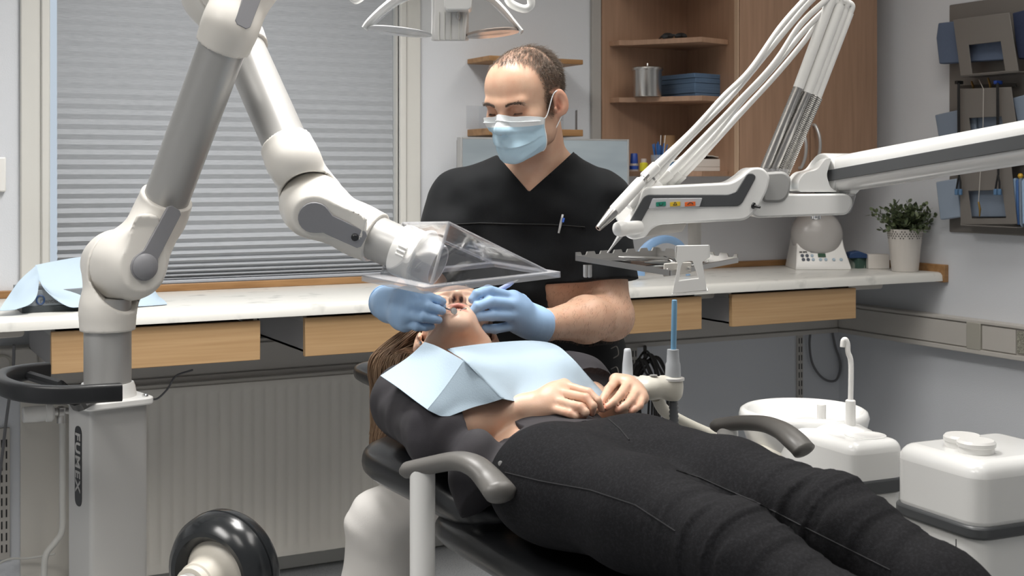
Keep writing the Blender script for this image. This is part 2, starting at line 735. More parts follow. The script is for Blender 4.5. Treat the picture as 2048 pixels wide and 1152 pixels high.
obj('head_rail', MB().span((bx0, WY + .0, 2.075), (bx1, WY + .034, 2.115)), M_trimw, bl, bevel=.003)

# ------------------------------------------------------------------ worktop with its drawers
wt = thing('worktop', (1.0, 3.5, CT - .03), 'long marble-patterned white worktop running under the window to the right wall', 'worktop')
pr = [(WY, CT - .0305), (WY, CT), (CF + .02, CT), (CF + .009, CT - .003), (CF + .002, CT - .010), (CF, CT - .0305)]
mb = MB().prism([(a, c) for a, c in pr], (0, 0, 0), (0, 1, 0), (0, 0, 1), (1, 0, 0), WL, WX - .02)
obj('top', mb, M_marble, wt, smooth=40)
for x0, x1 in ((3.035, 3.215), (2.405, 2.50), (0.20, 0.43)):
    pr = rounded([(x0, CT - .054), (x1, CT - .054), (x1, CT - .031), (x0, CT - .031)], .012)
    obj('support_rail', MB().prism(pr, (0, 0, 0), (1, 0, 0), (0, 0, 1), (0, 1, 0), 3.33, 3.37), M_duct, wt, bevel=.002)
DR = [(0.482, 0.997, 'flat beech-front drawer under the worktop behind the extractor column'),
      (1.118, 1.633, 'flat beech-front drawer hanging under the worktop just left of the patient head'),
      (1.885, 2.400, 'flat beech-front drawer half hidden behind the dentist elbow'),
      (2.518, 3.030, 'flat beech-front drawer nearest the room corner below the potted plant')]
for x0, x1, lab in DR:
    dr = thing('drawer_unit', ((x0 + x1) / 2, 3.5, CT - .137), lab, 'drawer', 'drawers under the worktop')
    obj('front', MB().span((x0, CF + .012, CT - .140), (x1, CF + .030, CT - .0385)), M_beech, dr, bevel=.0015)
    obj('drawer_box', MB().span((x0 + .012, CF + .030, CT - .134), (x0 + .024, WY - .06, CT - .052)).span((x1 - .024, CF + .030, CT - .134), (x1 - .012, WY - .06, CT - .052))
        .span((x0 + .012, WY - .08, CT - .134), (x1 - .012, WY - .06, CT - .052)).span((x0 + .012, CF + .030, CT - .134), (x1 - .012, WY - .06, CT - .128)), M_graylam, dr)
    obj('runner', MB().span((x0 + .002, CF + .035, CT - .05), (x0 + .012, WY - .1, CT - .0315)), M_alu, dr)
    obj('runner', MB().span((x1 - .012, CF + .035, CT - .05), (x1 - .002, WY - .1, CT - .0315)), M_alu, dr)
M_under = M_graylam

# ------------------------------------------------------------------ cable trunking on both walls
ct = thing('cable_trunking', (1.7, WY - .02, .6), 'grey wall trunking running along the back wall and the right wall below the worktop', 'cable trunking')
T0, T1, TD = .602, .708, .05
obj('back_channel', MB().span((WL, WY - TD + .006, T0), (WX, WY, T1)), M_duct, ct, bevel=.002)
obj('back_cover', MB().span((WL, WY - TD, T0 + .014), (WX - TD, WY - TD + .01, T1 - .012)), M_duct, ct, bevel=.001)
obj('back_lip', MB().span((WL, WY - TD - .004, T0 - .006), (WX - TD, WY, T0 + .010)), M_duct, ct, bevel=.002)
ya, yb, yc = [PX(q, 650, WX - TD).y for q in (1934, 1962, 2034)]
obj('side_channel', MB().span((WX - TD + .006, .6, T0), (WX, WY - TD, T1)), M_duct, ct, bevel=.002)
obj('side_rim', MB().span((WX - TD - .003, .6, T0 - .006), (WX, WY - TD, T0 + .010)).span((WX - TD - .003, .6, T1 - .010), (WX, WY - TD, T1)), M_duct, ct, bevel=.002)
obj('side_cover', MB().span((WX - TD, ya + .002, T0 + .014), (WX - TD + .01, WY - TD, T1 - .014)), M_duct, ct, bevel=.001)
obj('side_cover', MB().span((WX - TD, yc + .006, T0 + .014), (WX - TD + .01, yb - .004, T1 - .014)), M_duct, ct, bevel=.001)
obj('joint_cover', MB().span((WX - TD - .004, yb, T0 + .008), (WX - TD + .01, ya, T1 - .008)), M_ductd, ct, bevel=.002)
obj('socket_insert', MB().span((WX - TD - .001, yc - .25, T0 + .018), (WX - TD + .01, yc, T1 - .018)), mat('speckled_insert', '#6f6f66', 0.6, var=(400, '#b5b3a4', 0.45, 0.6)), ct, bevel=.001)
obj('side_cover', MB().span((WX - TD, .6, T0 + .014), (WX - TD + .01, yc - .26, T1 - .014)), M_duct, ct, bevel=.001)

# ------------------------------------------------------------------ radiator with its valve
RX0, RX1, RZ0, RZ1, RY = PY(150, 800, 3.70).x, 1.86, .060, .590, 3.70
ra = thing('radiator', ((RX0 + RX1) / 2, 3.74, .06), 'long beige panel radiator below the window with a thermostat valve', 'radiator')
g0, g1 = [], []
x = RX0
n = int((RX1 - RX0) / .0333)
st = (RX1 - RX0) / n
for k in range(n):
    for fx, dy in ((0, .0), (.10, .0), (.2, .003), (.8, .003), (.9, .0)):
        xx = x + fx * st
        g0.append((xx, RY + .008 - dy, RZ0 + .04))
        g1.append((xx, RY + .008 - dy, RZ1 - .03))
    x += st
rim = lambda zz, yy: [(p[0], yy, zz) for p in g0]
obj('front_panel', MB().sheet([rim(RZ0, RY + .02), rim(RZ0 + .004, RY), rim(RZ0 + .028, RY), g0, g1, rim(RZ1 - .020, RY), rim(RZ1 - .003, RY), rim(RZ1, RY + .02)]), M_rad, ra, smooth=50)
obj('top_grille', MB().span((RX0, RY + .01, RZ1 - .004), (RX1, WY - .02, RZ1 + .008)), M_rad, ra, bevel=.003)
obj('side_plate', MB().span((RX0 - .004, RY + .004, RZ0), (RX0 + .002, WY - .02, RZ1 + .006)), M_rad, ra, bevel=.002)
obj('back_panel', MB().span((RX0 + .002, RY + .06, RZ0), (RX1, RY + .07, RZ1)), M_rad, ra)
obj('wall_bracket', MB().span((RX0 + .1, RY + .07, RZ0), (RX0 + .13, WY, RZ1)).span((RX1 - .13, RY + .07, RZ0), (RX1 - .1, WY, RZ1)), M_rad, ra)
VY = 3.675
v = lambda px, py: PY(px, py, VY)
a = v(45, 830)
ax = Vector((1, 0, 0))
L = (v(132, 830) - a).length
obj('thermostat', MB().lathe([(.018, 0), (.021, .003), (.022, .035), (.021, .058), (.024, .060), (.024, .074), (.018, .080)], a, ax, 24), M_white, ra)
obj('valve_body', MB().lathe([(.010, .078), (.012, .082), (.012, .09), (.016, .092), (.016, .104), (.010, .106), (.010, L + .03)], a, ax, 16)
    .lathe([(.013, -.03), (.013, .012)], a + ax * (L - .012), (0, 0, 1), 12), M_steel, ra)
pts = [v(125, 835), v(125, 1000), v(124, 1060), v(110, 1085), v(92, 1110), v(88, 1150), v(86, 1300)]
pts[-1].z = 0.0
obj('feed_pipe', MB().tube(spline(pts, 6), .0085, 12), M_trimw, ra)

# ------------------------------------------------------------------ slotted wall tracks, sockets, cables


def track(px, z0, z1, w, label):
    o = thing('wall_track', (PY(px, 700, WY).x, WY, z0), label, 'wall track', 'slotted wall tracks')
    cx = PY(px, 700, WY - .008).x
    obj('rail', MB().span((cx - w / 2, WY - .010, z0), (cx + w / 2, WY, z1)), M_duct, o, bevel=.001)
    s = MB()
    z = z0 + .02
    while z < z1 - .03:
        for dx in (-.006, .006):
            s.span((cx + dx - .0018, WY - .0112, z), (cx + dx + .0018, WY - .0095, z + .021))
        z += .032
    obj('slots', s, M_dark, o)


track(1600, .25, .596, .026, 'slotted metal wall track in the room corner behind the spittoon bowl')
track(1268, .25, .596, .026, 'slotted metal wall track behind the hanging cable bundle')
track(8, .14, .50, .03, 'slotted metal wall track at the left edge below the socket box')

ob_ = thing('socket_box', (PY(35, 750, 3.76).x, 3.76, .6), 'grey electrical socket box under the left end of the worktop', 'socket box')
c = PY(30, 725, 3.745)
obj('housing', MB().box((c.x, 3.755, c.z - .01), (.115, .07, .105)), M_duct, ob_, bevel=.006)
obj('socket', MB().lathe([(.024, 0), (.024, .006), (.019, .006), (.017, -.004), (.0, -.004)], (PY(5, 728, 3.715).x, 3.721, PY(5, 728, 3.715).z), (0, -1, 0), 24), M_ductd, ob_)
tag(obj('light_fitting', MB().lathe([(.014, 0), (.016, .004), (.016, .30), (.014, .304)], (PY(35, 676, 3.45).x - .30, 3.45, .802), (1, 0, 0), 16), M_duct),
    'slim tubular light under the worktop at the left edge of the photo', 'light fitting')


def cable(pts, r, m, label, name='cable'):
    return tag(obj(name, MB().tube(spline(pts, 8), r, 8), m), label, 'cable')


cable([PY(1623, 650, 3.772), PY(1619, 690, 3.772), PY(1626, 730, 3.772), PY(1648, 758, 3.772), PY(1672, 760, 3.772), PY(1681, 730, 3.772), PY(1670, 690, 3.772), PY(1662, 650, 3.772)], .0045, M_cable, 'grey cable hanging in a loop in the room corner')
cable([PY(1748, 583, 3.70), PY(1756, 590, 3.72), PY(1765, 600, 3.74), PY(1775, 612, 3.76)], .003, M_cabled, 'dark cable behind the worktop above the corner trunking')
cable([PY(300, 798, 3.66), PY(315, 797, 3.66), PY(335, 778, 3.66), PY(352, 752, 3.67), PY(385, 740, 3.70)], .0028, M_cable, 'thin grey cable looping down in front of the radiator top')
cable([PY(28, 690, 3.62), PY(26, 740, 3.66), PY(14, 830, 3.70), PY(2, 930, 3.72), PY(-8, 1010, 3.74)], .004, M_cable, 'grey cable hanging from the socket box at the left edge')
cable([PY(-5, 1128, 3.74), PY(20, 1118, 3.75), PY(60, 1116, 3.755), PY(110, 1108, 3.72)], .003, M_trimw, 'thin white cable low on the wall beside the radiator pipe')
bd = MB()
for k in range(13):
    a0 = rnd.uniform(-3, 3)
    pts = []
    x0 = 1262 + k * 1.5
    x1 = 1300 + k * 3.0 + rnd.uniform(-4, 4)
    top = 706 + rnd.uniform(0, 24)
    yy = 3.60 + .006 * k
    for (fx, fy) in ((0, 830), (-.1, 770), (.1, top + 25), (.5, top), (.85, top + 22), (1.0, 770), (.98, 860)):
        pts.append(PY(x0 + (x1 - x0) * fx + rnd.uniform(-2, 2), fy + rnd.uniform(-6, 6), yy))
    bd.tube(spline(pts, 6), .0038, 6)
cb = obj('cable_bundle', bd, M_cabled)
tag(cb, 'bundle of looped dark cables hanging behind the suction holder', 'cables')
hk = MB().tube(spline([PY(1290, 712, 3.60), PY(1290, 700, 3.66), PY(1290, 690, WY)], 5), .006, 8)
obj('wall_hook', hk, M_cabled, cb)
tag(obj('wall_switch', MB().box(PY(-6, 349, WY - .008) + Vector((0, 0, 0)), (.045, .016, .095)), M_white, bevel=.004), 'white wall switch at the left edge beside the window casing', 'switch')

# ------------------------------------------------------------------ ceiling lamps (the lights of the room)
for i, (lx, ly, lp) in enumerate(LIGHT_SPOTS):
    cl = thing('ceiling_lamp', (lx, ly, CEIL - .07), 'white rectangular ceiling lamp with a frosted diffuser', 'ceiling lamp', 'ceiling lamps')
    obj('housing', MB().span((lx - .31, ly - .61, CEIL - .03), (lx + .31, ly + .61, CEIL)).span((lx - .31, ly - .61, CEIL - .07), (lx - .29, ly + .61, CEIL - .03)).span((lx + .29, ly - .61, CEIL - .07), (lx + .31, ly + .61, CEIL - .03))
        .span((lx - .31, ly - .61, CEIL - .07), (lx + .31, ly - .59, CEIL - .03)).span((lx - .31, ly + .59, CEIL - .07), (lx + .31, ly + .61, CEIL - .03)), M_trimw, cl)
    obj('diffuser', MB().span((lx - .285, ly - .585, CEIL - .062), (lx + .285, ly + .585, CEIL - .056)), glow_mat('lamp_diffuser', '#fff6ea', 2.0), cl)

# ------------------------------------------------------------------ monitor on the worktop
MY = 3.62
m0, m1 = PY(922, 300, MY), PY(1258.5, 300, MY)
mz1 = PY(922, 274, MY).z
mz0 = mz1 - .365
mo = thing('monitor', ((m0.x + m1.x) / 2, MY + .03, CT), 'silver framed computer monitor on the worktop behind the dentist', 'monitor')
fr = MB()
bw = .006
fr.span((m0.x, MY, mz0), (m0.x + bw, MY + .03, mz1)).span((m1.x - bw, MY, mz0), (m1.x, MY + .03, mz1)).span((m0.x + bw, MY, mz1 - bw), (m1.x - bw, MY + .03, mz1)).span((m0.x + bw, MY, mz0), (m1.x - bw, MY + .03, mz0 + .016))
obj('bezel', fr, M_alu, mo, bevel=.001)
scr = bpy.data.materials.new('screen_picture')
scr.use_nodes = True
nt = scr.node_tree
bs = nt.nodes['Principled BSDF']
tcn = nt.nodes.new('ShaderNodeTexCoord')
nz = nt.nodes.new('ShaderNodeTexNoise')
nz.inputs['Scale'].default_value = 5
mpn = nt.nodes.new('ShaderNodeMapping')
mpn.inputs['Scale'].default_value = (1, 1, 4)
cr = nt.nodes.new('ShaderNodeValToRGB')
cr.color_ramp.elements[0].color = lin('#8f9aa0')
cr.color_ramp.elements[1].color = lin('#b9c2c4')
nt.links.new(tcn.outputs['Object'], mpn.inputs[0])
nt.links.new(mpn.outputs[0], nz.inputs['Vector'])
nt.links.new(nz.outputs['Fac'], cr.inputs['Fac'])
nt.links.new(cr.outputs['Color'], bs.inputs['Emission Color'])
bs.inputs['Emission Strength'].default_value = 0.62
bs.inputs['Base Color'].default_value = (.02, .02, .02, 1)
bs.inputs['Roughness'].default_value = .3
obj('screen', MB().span((m0.x + bw, MY + .003, mz0 + .016), (m1.x - bw, MY + .02, mz1 - bw)), scr, mo)
obj('back_shell', MB().span((m0.x + .004, MY + .03, mz0 + .004), (m1.x - .004, MY + .045, mz1 - .004)), M_black, mo, bevel=.006)
mc = (m0.x + m1.x) / 2
obj('stand', MB().span((mc - .03, MY + .04, CT + .01), (mc + .03, MY + .06, mz0 + .12)).span((mc - .11, MY - .06, CT), (mc + .11, MY + .11, CT + .012)), M_alu, mo, bevel=.004)

# ------------------------------------------------------------------ two small wall shelves and the clear holder
SHX0, SHX1 = 1.85, PY(1166.5, 130, 3.63).x
for zt, zb, lab in ((1.569, 1.553, 'upper short oak wall shelf beside the dentist head'), (1.340, 1.318, 'lower short oak wall shelf just above the monitor')):
    tag(obj('wall_shelf', MB().span((SHX0, 3.63, zb), (SHX1, WY, zt)), M_oak, bevel=.002), lab, 'shelf', 'oak wall shelves')
h0, h1 = PY(957, 260, 3.66).x, PY(1153, 260, 3.66).x
hd = thing('leaflet_holder', ((h0 + h1) / 2, 3.68, 1.340), 'clear acrylic leaflet holder standing on the lower oak shelf', 'leaflet holder')
obj('front_pane', MB().span((h0, 3.655, 1.3402), (h1, 3.658, 1.410)), M_acryl, hd)
obj('end_piece', MB().span((h1 - .003, 3.655, 1.3402), (h1, 3.664, 1.405)), mat('smoked_edge', '#4a4038', .3), hd)
obj('back_pane', MB().span((h0, 3.745, 1.3402), (h1, 3.748, 1.415)), M_acryl, hd)

# ------------------------------------------------------------------ wall cupboard and the open corner shelves beside it
KX0, KXM, KX1, KF = 2.712, 3.023, 3.333, 3.48
KZ0, KZ1 = 1.187, 2.2
cu = thing('wall_cupboard', ((KX0 + KX1) / 2, 3.64, KZ0), 'tall beech wall cupboard with two doors beside the open shelves', 'cupboard')
obj('carcass', MB().span((KX0, KF + .02, KZ0), (KX1, WY, KZ1)), M_cab, cu, bevel=.001)
obj('side_edge', MB().span((KX0 - .001, KF + .002, KZ0), (KX0 + .003, KF + .022, KZ1)), mat('light_edge', '#c4a88e', .5), cu)
hx = [PY(1610, 300, KF - .03).x, PY(1638, 300, KF - .03).x]
for k, (a, bb) in enumerate(((KX0 + .0055, KXM - .0015), (KXM + .0015, KX1))):
    d = obj('door', MB().span((a, KF, KZ0 + .002), (bb, KF + .019, KZ1)), M_cab, cu, bevel=.0015)
    zt, zb = PY(1612, 255, KF).z, PY(1612, 336, KF).z
    if k:
        zt, zb = PY(1640, 250, KF).z, PY(1640, 330, KF).z
    pts = [Vector((hx[k], KF + .002, zt)), Vector((hx[k], KF - .012, zt - .004)), Vector((hx[k], KF - .030, zt - .035)), Vector((hx[k], KF - .036, (zt + zb) / 2)),
           Vector((hx[k], KF - .030, zb + .035)), Vector((hx[k], KF - .012, zb + .004)), Vector((hx[k], KF + .002, zb))]
    obj('handle', MB().tube(spline(pts, 6), (.0055), 10), M_alu, d)
struct('trim_4', MB().span((2.318, WY - .014, KZ0 - .02), (2.355, WY, KZ1)), mat('grey_strip', '#a8a5a1', .5), bevel=.002)
sh = thing('corner_shelves', (2.55, 3.7, KZ0), 'open beech corner shelves fixed to the left of the cupboard', 'shelves')
obj('back_board', MB().span((2.356, WY - .018, KZ0), (KX0, WY, KZ1)), M_cab, sh, bevel=.001)
SHELF_Z = (1.204, 1.456, 1.651, 1.86)
poly = [(2.385, 3.772), (2.395, 3.725), (2.430, 3.708), (2.576, 3.500), (2.711, 3.535), (2.711, 3.772)]
for zt in SHELF_Z:
    obj('shelf', MB().prism(poly, (0, 0, 0), (1, 0, 0), (0, 1, 0), (0, 0, 1), zt - .017, zt), M_cab, sh, bevel=.001)

# things on the shelves
Z2 = SHELF_Z[1]
cc = PY(1295, 190, 3.655); cc.z = Z2 + .0002
cn = thing('canister', cc, 'round steel canister with a knobbed lid on the middle shelf', 'canister')
obj('body', MB().lathe([(.046, 0), (.048, .004), (.048, .088), (.0485, .09)], cc, n=40), M_steel, cn)
obj('lid', MB().lathe([(.052, .089), (.053, .092), (.052, .098), (.049, .100), (.0, .101)], cc, n=40), M_steel, cn)
obj('knob', MB().lathe([(.0035, .1), (.0035, .112), (.0025, .114)], cc, n=12), M_chrome, cn)
M_bibs = mat('stacked_blue_paper', '#5d7590', 0.85, bump=((2, 2, 700), 0.5, 0.002), var=((3, 3, 420), '#4a617c', 0.35, 0.65))
zz = Z2 + .0003
pa, pb, pc = PY(1322, 170, 3.735), PY(1390, 170, 3.555), PY(1447, 170, 3.585)
for k, (hh, dx, lab) in enumerate(((.0125, .003, 'lowest pack'), (.034, 0, 'thick second pack'), (.017, .002, 'third pack'), (.0165, -.001, 'topmost pack'))):
    q = [(pa.x + dx, pa.y), (pb.x + dx, pb.y - dx * .5), (pc.x + dx, pc.y), (min(pc.x + dx, KX0 - .004), 3.765), (pa.x + .03, 3.768)]
    tag(obj('paper_bib_pack', MB().prism(rounded(q, .004, 2), (0, 0, 0), (1, 0, 0), (0, 1, 0), (0, 0, 1), zz, zz + hh - .0008), M_bibs, bevel=.002),
        'folded blue paper bibs beside the steel canister, %s of the stack' % lab, 'paper bibs', 'stack of blue paper bibs')
    zz += hh
gc = PY(1348, 70, 3.60); gc.z = SHELF_Z[2] + .0005
gl = thing('goggles', gc, 'dark safety goggles lying on the top visible shelf', 'goggles')
for s in (-1, 1):
    obj('lens', MB().rings([[gc + RIGHT * (s * .022 + .020 * math.cos(t) * k) + UP * max(0, .011 * math.sin(t) * k + .008) + VIEW * (-.012 + .012 * (1 - k) * -1) for t in [2 * math.pi * j / 20 for j in range(20)]] for k in (1, .7, .1)] +
                           [[gc + RIGHT * (s * .022 + .020 * math.cos(t) * k) + UP * max(0, .011 * math.sin(t) * k + .008) + VIEW * .004 for t in [2 * math.pi * j / 20 for j in range(20)]] for k in (.1, 1)]), M_black, gl)
    obj('temple', MB().tube([gc + RIGHT * s * .042 + UP * .008, gc + RIGHT * s * .044 + VIEW * .05 + UP * .004, gc + RIGHT * s * .03 + VIEW * .10 + UP * .003], .003, 8), M_black, gl)
obj('bridge', MB().tube([gc - RIGHT * .006 + UP * .011, gc + UP * .013, gc + RIGHT * .006 + UP * .011], .003, 8), M_black, gl)

Z1 = SHELF_Z[0] + .0003


def onshelf(px, Y):
    p = PY(px, 300, Y)
    p.z = Z1
    return p


M_yel = mat('yellow_liquid', '#c6bb2a', .35)
M_clr = clear_mat('clear_jar', (.85, .88, .9), milk=.18)
p = onshelf(1268, 3.645)
o = thing('jar', p, 'small clear jar with a tall blue cap on the bottom shelf', 'jar')
obj('body', MB().lathe([(.0145, 0), (.0155, .003), (.0155, .022), (.013, .026)], p, n=24), M_clr, o)
obj('label_band', MB().lathe([(.0157, .006), (.0157, .018)], p, n=24, cap0=False, cap1=False), M_blue3, o)
obj('cap', MB().lathe([(.0135, .026), (.0135, .03), (.0115, .058), (.010, .06), (0, .06)], p, n=24), M_blue3, o)
p = onshelf(1287.5, 3.62)
o = thing('bottle', p, 'small yellow bottle with a pale cap on the bottom shelf', 'bottle')
obj('body', MB().lathe([(.0130, 0), (.0138, .002), (.0138, .026), (.0105, .029)], p, n=24), M_yel, o)
obj('cap', MB().lathe([(.0095, .029), (.0095, .041), (.008, .042), (0, .042)], p, n=24), mat('pale_cap', '#b9aba4', .4), o)
p = onshelf(1318, 3.615)
o = thing('applicator_cup', p, 'clear cup on the bottom shelf holding blue applicators', 'cup')
obj('body', MB().lathe([(.024, 0), (.026, .003), (.029, .055), (.0275, .055), (.0245, .005), (0, .005)], p, n=28), M_clr, o)
M_bl = mat('blue_applicator', '#2f63a4', .5)
for k in range(14):
    a = rnd.uniform(0, 6.28)
    rr = rnd.uniform(.002, .017)
    fan = rnd.uniform(.6, 1.5)
    b0 = p + Vector((rr * .7 * math.cos(a), rr * .7 * math.sin(a), .006))
    lean = Vector((math.cos(a) * rr * fan, math.sin(a) * rr * fan, rnd.uniform(.078, .094)))
    wh = k in (3, 9)
    if wh:
        lean.z = .115
    tag(obj('applicator', MB().tube([b0, b0 + lean * .5, b0 + lean], (.0012 if wh else .0022), 6), M_white if wh else M_bl),
        ('thin white stick standing among the blue applicators in the clear cup' if wh else 'short blue applicator standing in the clear cup on the bottom shelf'), 'stick' if wh else 'applicator', 'white sticks in the cup' if wh else 'blue applicators in the cup')
p = onshelf(1338, 3.735)
tag(obj('paper_roll', MB().lathe([(.022, 0), (.022, .125), (.008, .125), (.008, .1), (0, .1)], p, n=28), mat('brown_card', '#b08d68', .8)), 'beige cardboard roll standing at the back of the bottom shelf', 'roll')
p = onshelf(1343, 3.545)
o = thing('tub', p, 'small blue-grey plastic tub with white lid on the bottom shelf', 'tub')
obj('body', MB().box(p + UP * .0155, (.036, .03, .031)), mat('blue_grey_tub', '#56789a', .5), o, bevel=.004)
obj('lid', MB().box(p + UP * .034, (.038, .032, .006)), M_white, o, bevel=.002)
p = onshelf(1412, 3.60)
zb = Z1
for k, (dx, sx, hh, lab) in enumerate(((0, .130, .0145, 'lowest white pad'), (.004, .115, .0275, 'thick white block of note paper'),)):
    tag(obj('paper_pad', MB().box((p.x + dx - .012, p.y + .035, zb + hh / 2), (sx, .105, hh - .0006)), M_paper, bevel=.001), '%s in the pile on the bottom shelf' % lab, 'paper pad', 'white paper pile')
    zb += hh
gq = []
for i in range(7):
    row = []
    for j in range(9):
        row.append((p.x - .075 + .016 * j, p.y - .01 + .015 * i, zb + .004 + .016 * math.exp(-((j - 4) / 3.2) ** 2) * (1 if 0 < i < 6 else .55) + rnd.uniform(-.0025, .0025)))
    gq.append(row)
tag(obj('plastic_bag', MB().sheet(gq, .003), mat('white_film', '#cfc9c2', .45), smooth=80), 'crumpled white plastic bag on top of the paper pile', 'bag')

# ------------------------------------------------------------------ things on the worktop, right end
mp = P(1645, 538, 4.60); mp.z = CT + .0003
mx = thing('capsule_mixer', mp, 'white capsule mixer with grey dome cover on the worktop', 'mixer')


def L3(o, r, v, z):
    return o + RIGHT * r + VIEW * v + UP * z


sec = [(-.02, .0), (-.02, .010), (.025, .078), (.060, .150), (.12, .165), (.155, .10), (.16, .0)]
mb = MB()
rr = []
for r_, s_ in ((-.098, .93), (-.094, 1.0), (.094, 1.0), (.098, .93)):
    rr.append([L3(mp, r_ * (1 if zz < .02 else .87 if zz < .1 else .82), .005 + vv, zz * s_) for vv, zz in sec])
obj('body', mb.rings(rr), M_white, mx, bevel=.006)
dc = L3(mp, -.004, .062, .122)
dn = (-VIEW + UP * .25).normalized()
obj('dome', MB().lathe([(.090, -.03), (.094, -.01), (.092, .005), (.082, .025), (.062, .040), (.034, .049), (0.0, .052)], dc, dn, 40), mat('smoky_dome', '#b3b0ae', .25), mx)
fu, fn = (VIEW * .045 + UP * .068).normalized(), None
fb = L3(mp, 0, -.016, .012)
fn = RIGHT.cross(fu)
fn = fn if fn.dot(VIEW) < 0 else -fn


def dots(lst, r, m, nm):
    for a, h in lst:
        obj(nm, MB().lathe([(r, -.001), (r, .0012), (r * .8, .002), (0, .002)], fb + RIGHT * a + fu * h, fn, 14), m, mx)


dots([(-.070, .044), (-.053, .044), (-.068, .028), (-.051, .028)], .0062, mat('dark_key', '#4b5360', .5), 'button')
dots([(-.035, .044), (-.033, .028), (-.007, .028), (.012, .028), (.040, .028), (.066, .028)], .0056, mat('pale_key', '#a9bccb', .5), 'button')
obj('display', MB().prism([(-.014, .038), (.013, .038), (.013, .052), (-.014, .052)], fb, RIGHT, fu, fn, -.001, .0015), mat('green_display', '#1f4a32', .3), mx)


def text(body, o, u, v, size, m, name, parent, depth=.0006, spacing=1.0, bold=False, align='LEFT'):
    """flat raised lettering, turned into a mesh"""
    cu = bpy.data.curves.new(name, 'FONT')
    cu.body = body
    cu.size = size
    cu.extrude = depth
    cu.space_character = spacing
    cu.align_x = align
    if bold:
        cu.offset = size * .02
    tmp = bpy.data.objects.new('tmp_text', cu)
    col.objects.link(tmp)
    dg = bpy.context.evaluated_depsgraph_get()
    me = bpy.data.meshes.new_from_object(tmp.evaluated_get(dg))
    bpy.data.objects.remove(tmp)
    u, v = Vector(u).normalized(), Vector(v).normalized()
    n = u.cross(v)
    mb = MB()
    mb.v = [Vector(o) + u * p.co.x + v * p.co.y + n * p.co.z for p in me.vertices]
    mb.f = [tuple(p.vertices) for p in me.polygons]
    bpy.data.meshes.remove(me)
    return obj(name, mb, m, parent)


text('3M ESPE', fb + RIGHT * -.079 + fu * .056 + fn * .0006, RIGHT, fu, .0078, M_dark, 'lettering', mx, bold=True)
text('RotoMix', fb + RIGHT * -.040 + fu * .056 + fn * .0006, RIGHT, fu, .0072, mat('grey_print', '#5a5d60', .5), 'lettering', mx)

p = P(1722, 541, 4.66); p.z = CT + .0003
tag(obj('small_box', MB().box(p + UP * .018 + VIEW * .02, (.06, .05, .036)), mat('green_white_box', '#3f5a50', .6, var=((40, 3, 3), '#9aa39b', .55, .56)), bevel=.001), 'small green and white box behind the white box on the worktop', 'box')
bb = thing('blue_packet', p + UP * .0365 + VIEW * .02, 'dark blue packet lying on the small green box', 'packet')
qc = p + UP * .0365 + VIEW * .015 - RIGHT * .012
obj('pack', MB().prism([(-.035, 0), (.04, 0), (.04, .012), (.0, .026), (-.03, .020)], qc, RIGHT, UP, VIEW, -.03, .03), mat('navy_card', '#1e3c66', .5), bb, bevel=.003)
p0 = P(1738.5, 541, 4.62)
rot = Matrix.Rotation(-YAW + R(-4), 3, 'Z')
bc = P(1759, 541, 4.62); bc.z = CT + .0003
tag(obj('white_box', MB().box(bc + UP * .026 + VIEW * .028, (.074, .055, .051), rot), M_paper, bevel=.001), 'plain white card box beside the plant pot on the worktop', 'box')

# plant pot with a small bushy plant
pc = P(1810, 545, 4.515); pc.z = CT + .0003
pt = thing('potted_plant', pc, 'bushy small-leaved green plant in a white pot with a lace-pattern rim', 'potted plant')
prof = [(.0435, 0), (.0455, .002), (.0525, .075), (.0595, .130), (.0625, .148), (.0605, .148), (.0575, .128), (.052, .11), (0, .11)]
obj('pot', MB().lathe(prof, pc, n=48), mat('pot_enamel', '#c9c4be', .35), pt)
hol = MB()
for row in range(4):
    zz = .117 + .0075 * row
    rad = .0575 + (zz - .117) * .13 + .0004
    for k in range(36):
        if row in (0, 3) and k % 3 == 2:
            continue
        a = 2 * math.pi * (k + .5 * (row % 2)) / 36
        ce = pc + Vector((math.cos(a) * (rad + .0006), math.sin(a) * (rad + .0006), zz))
        tg = Vector((-math.sin(a), math.cos(a), 0))
        hol.add([ce + tg * .0028, ce + UP * .0032, ce - tg * .0028, ce - UP * .0032], [(0, 1, 2, 3)])
obj('lace_holes', hol, mat('hole_shade', '#4d4a49', .8), pt)
obj('soil', MB().lathe([(.0, .135), (.03, .136), (.058, .132), (.058, .128)], pc, n=24), mat('soil', '#2b231c', .9), pt)
lv, stm = MB(), MB()
for s in range(90):
    a = rnd.uniform(0, 6.283)
    el = rnd.uniform(.15, 1.45)
    ln = rnd.uniform(.05, .115) * (.78 if el < .4 else 1.0)
    base = pc + Vector((math.cos(a) * rnd.uniform(0, .03), math.sin(a) * rnd.uniform(0, .03), .136))
    d = Vector((math.cos(a) * math.cos(el), math.sin(a) * math.cos(el), math.sin(el))).normalized()
    tip = base + d * ln + Vector((0, 0, -.008 if el < .5 else 0))
    stm.tube([base, (base + tip) / 2 + UP * .008, tip], [.0014, .001, .0006], 5)
    for q in range(11):
        f = .25 + .75 * q / 10
        c0 = base + (tip - base) * f + UP * (.008 * 4 * f * (1 - f))
        an = rnd.uniform(0, 6.283)
        side = d.orthogonal().normalized()
        side = Matrix.Rotation(an, 3, d) @ side
        ld = (side * .8 + d * .55 + UP * .15).normalized()
        w = ld.cross(Vector((rnd.uniform(-1, 1), rnd.uniform(-1, 1), 1))).normalized()
        nn = ld.cross(w)
        l = rnd.uniform(.014, .022)
        lv.add([c0, c0 + ld * l * .35 + w * l * .30 + nn * l * .06, c0 + ld * l * .75 + w * l * .27, c0 + ld * l * 1.02, c0 + ld * l * .75 - w * l * .27, c0 + ld * l * .35 - w * l * .30 + nn * l * .06], [(0, 1, 2, 3), (0, 3, 4, 5)])
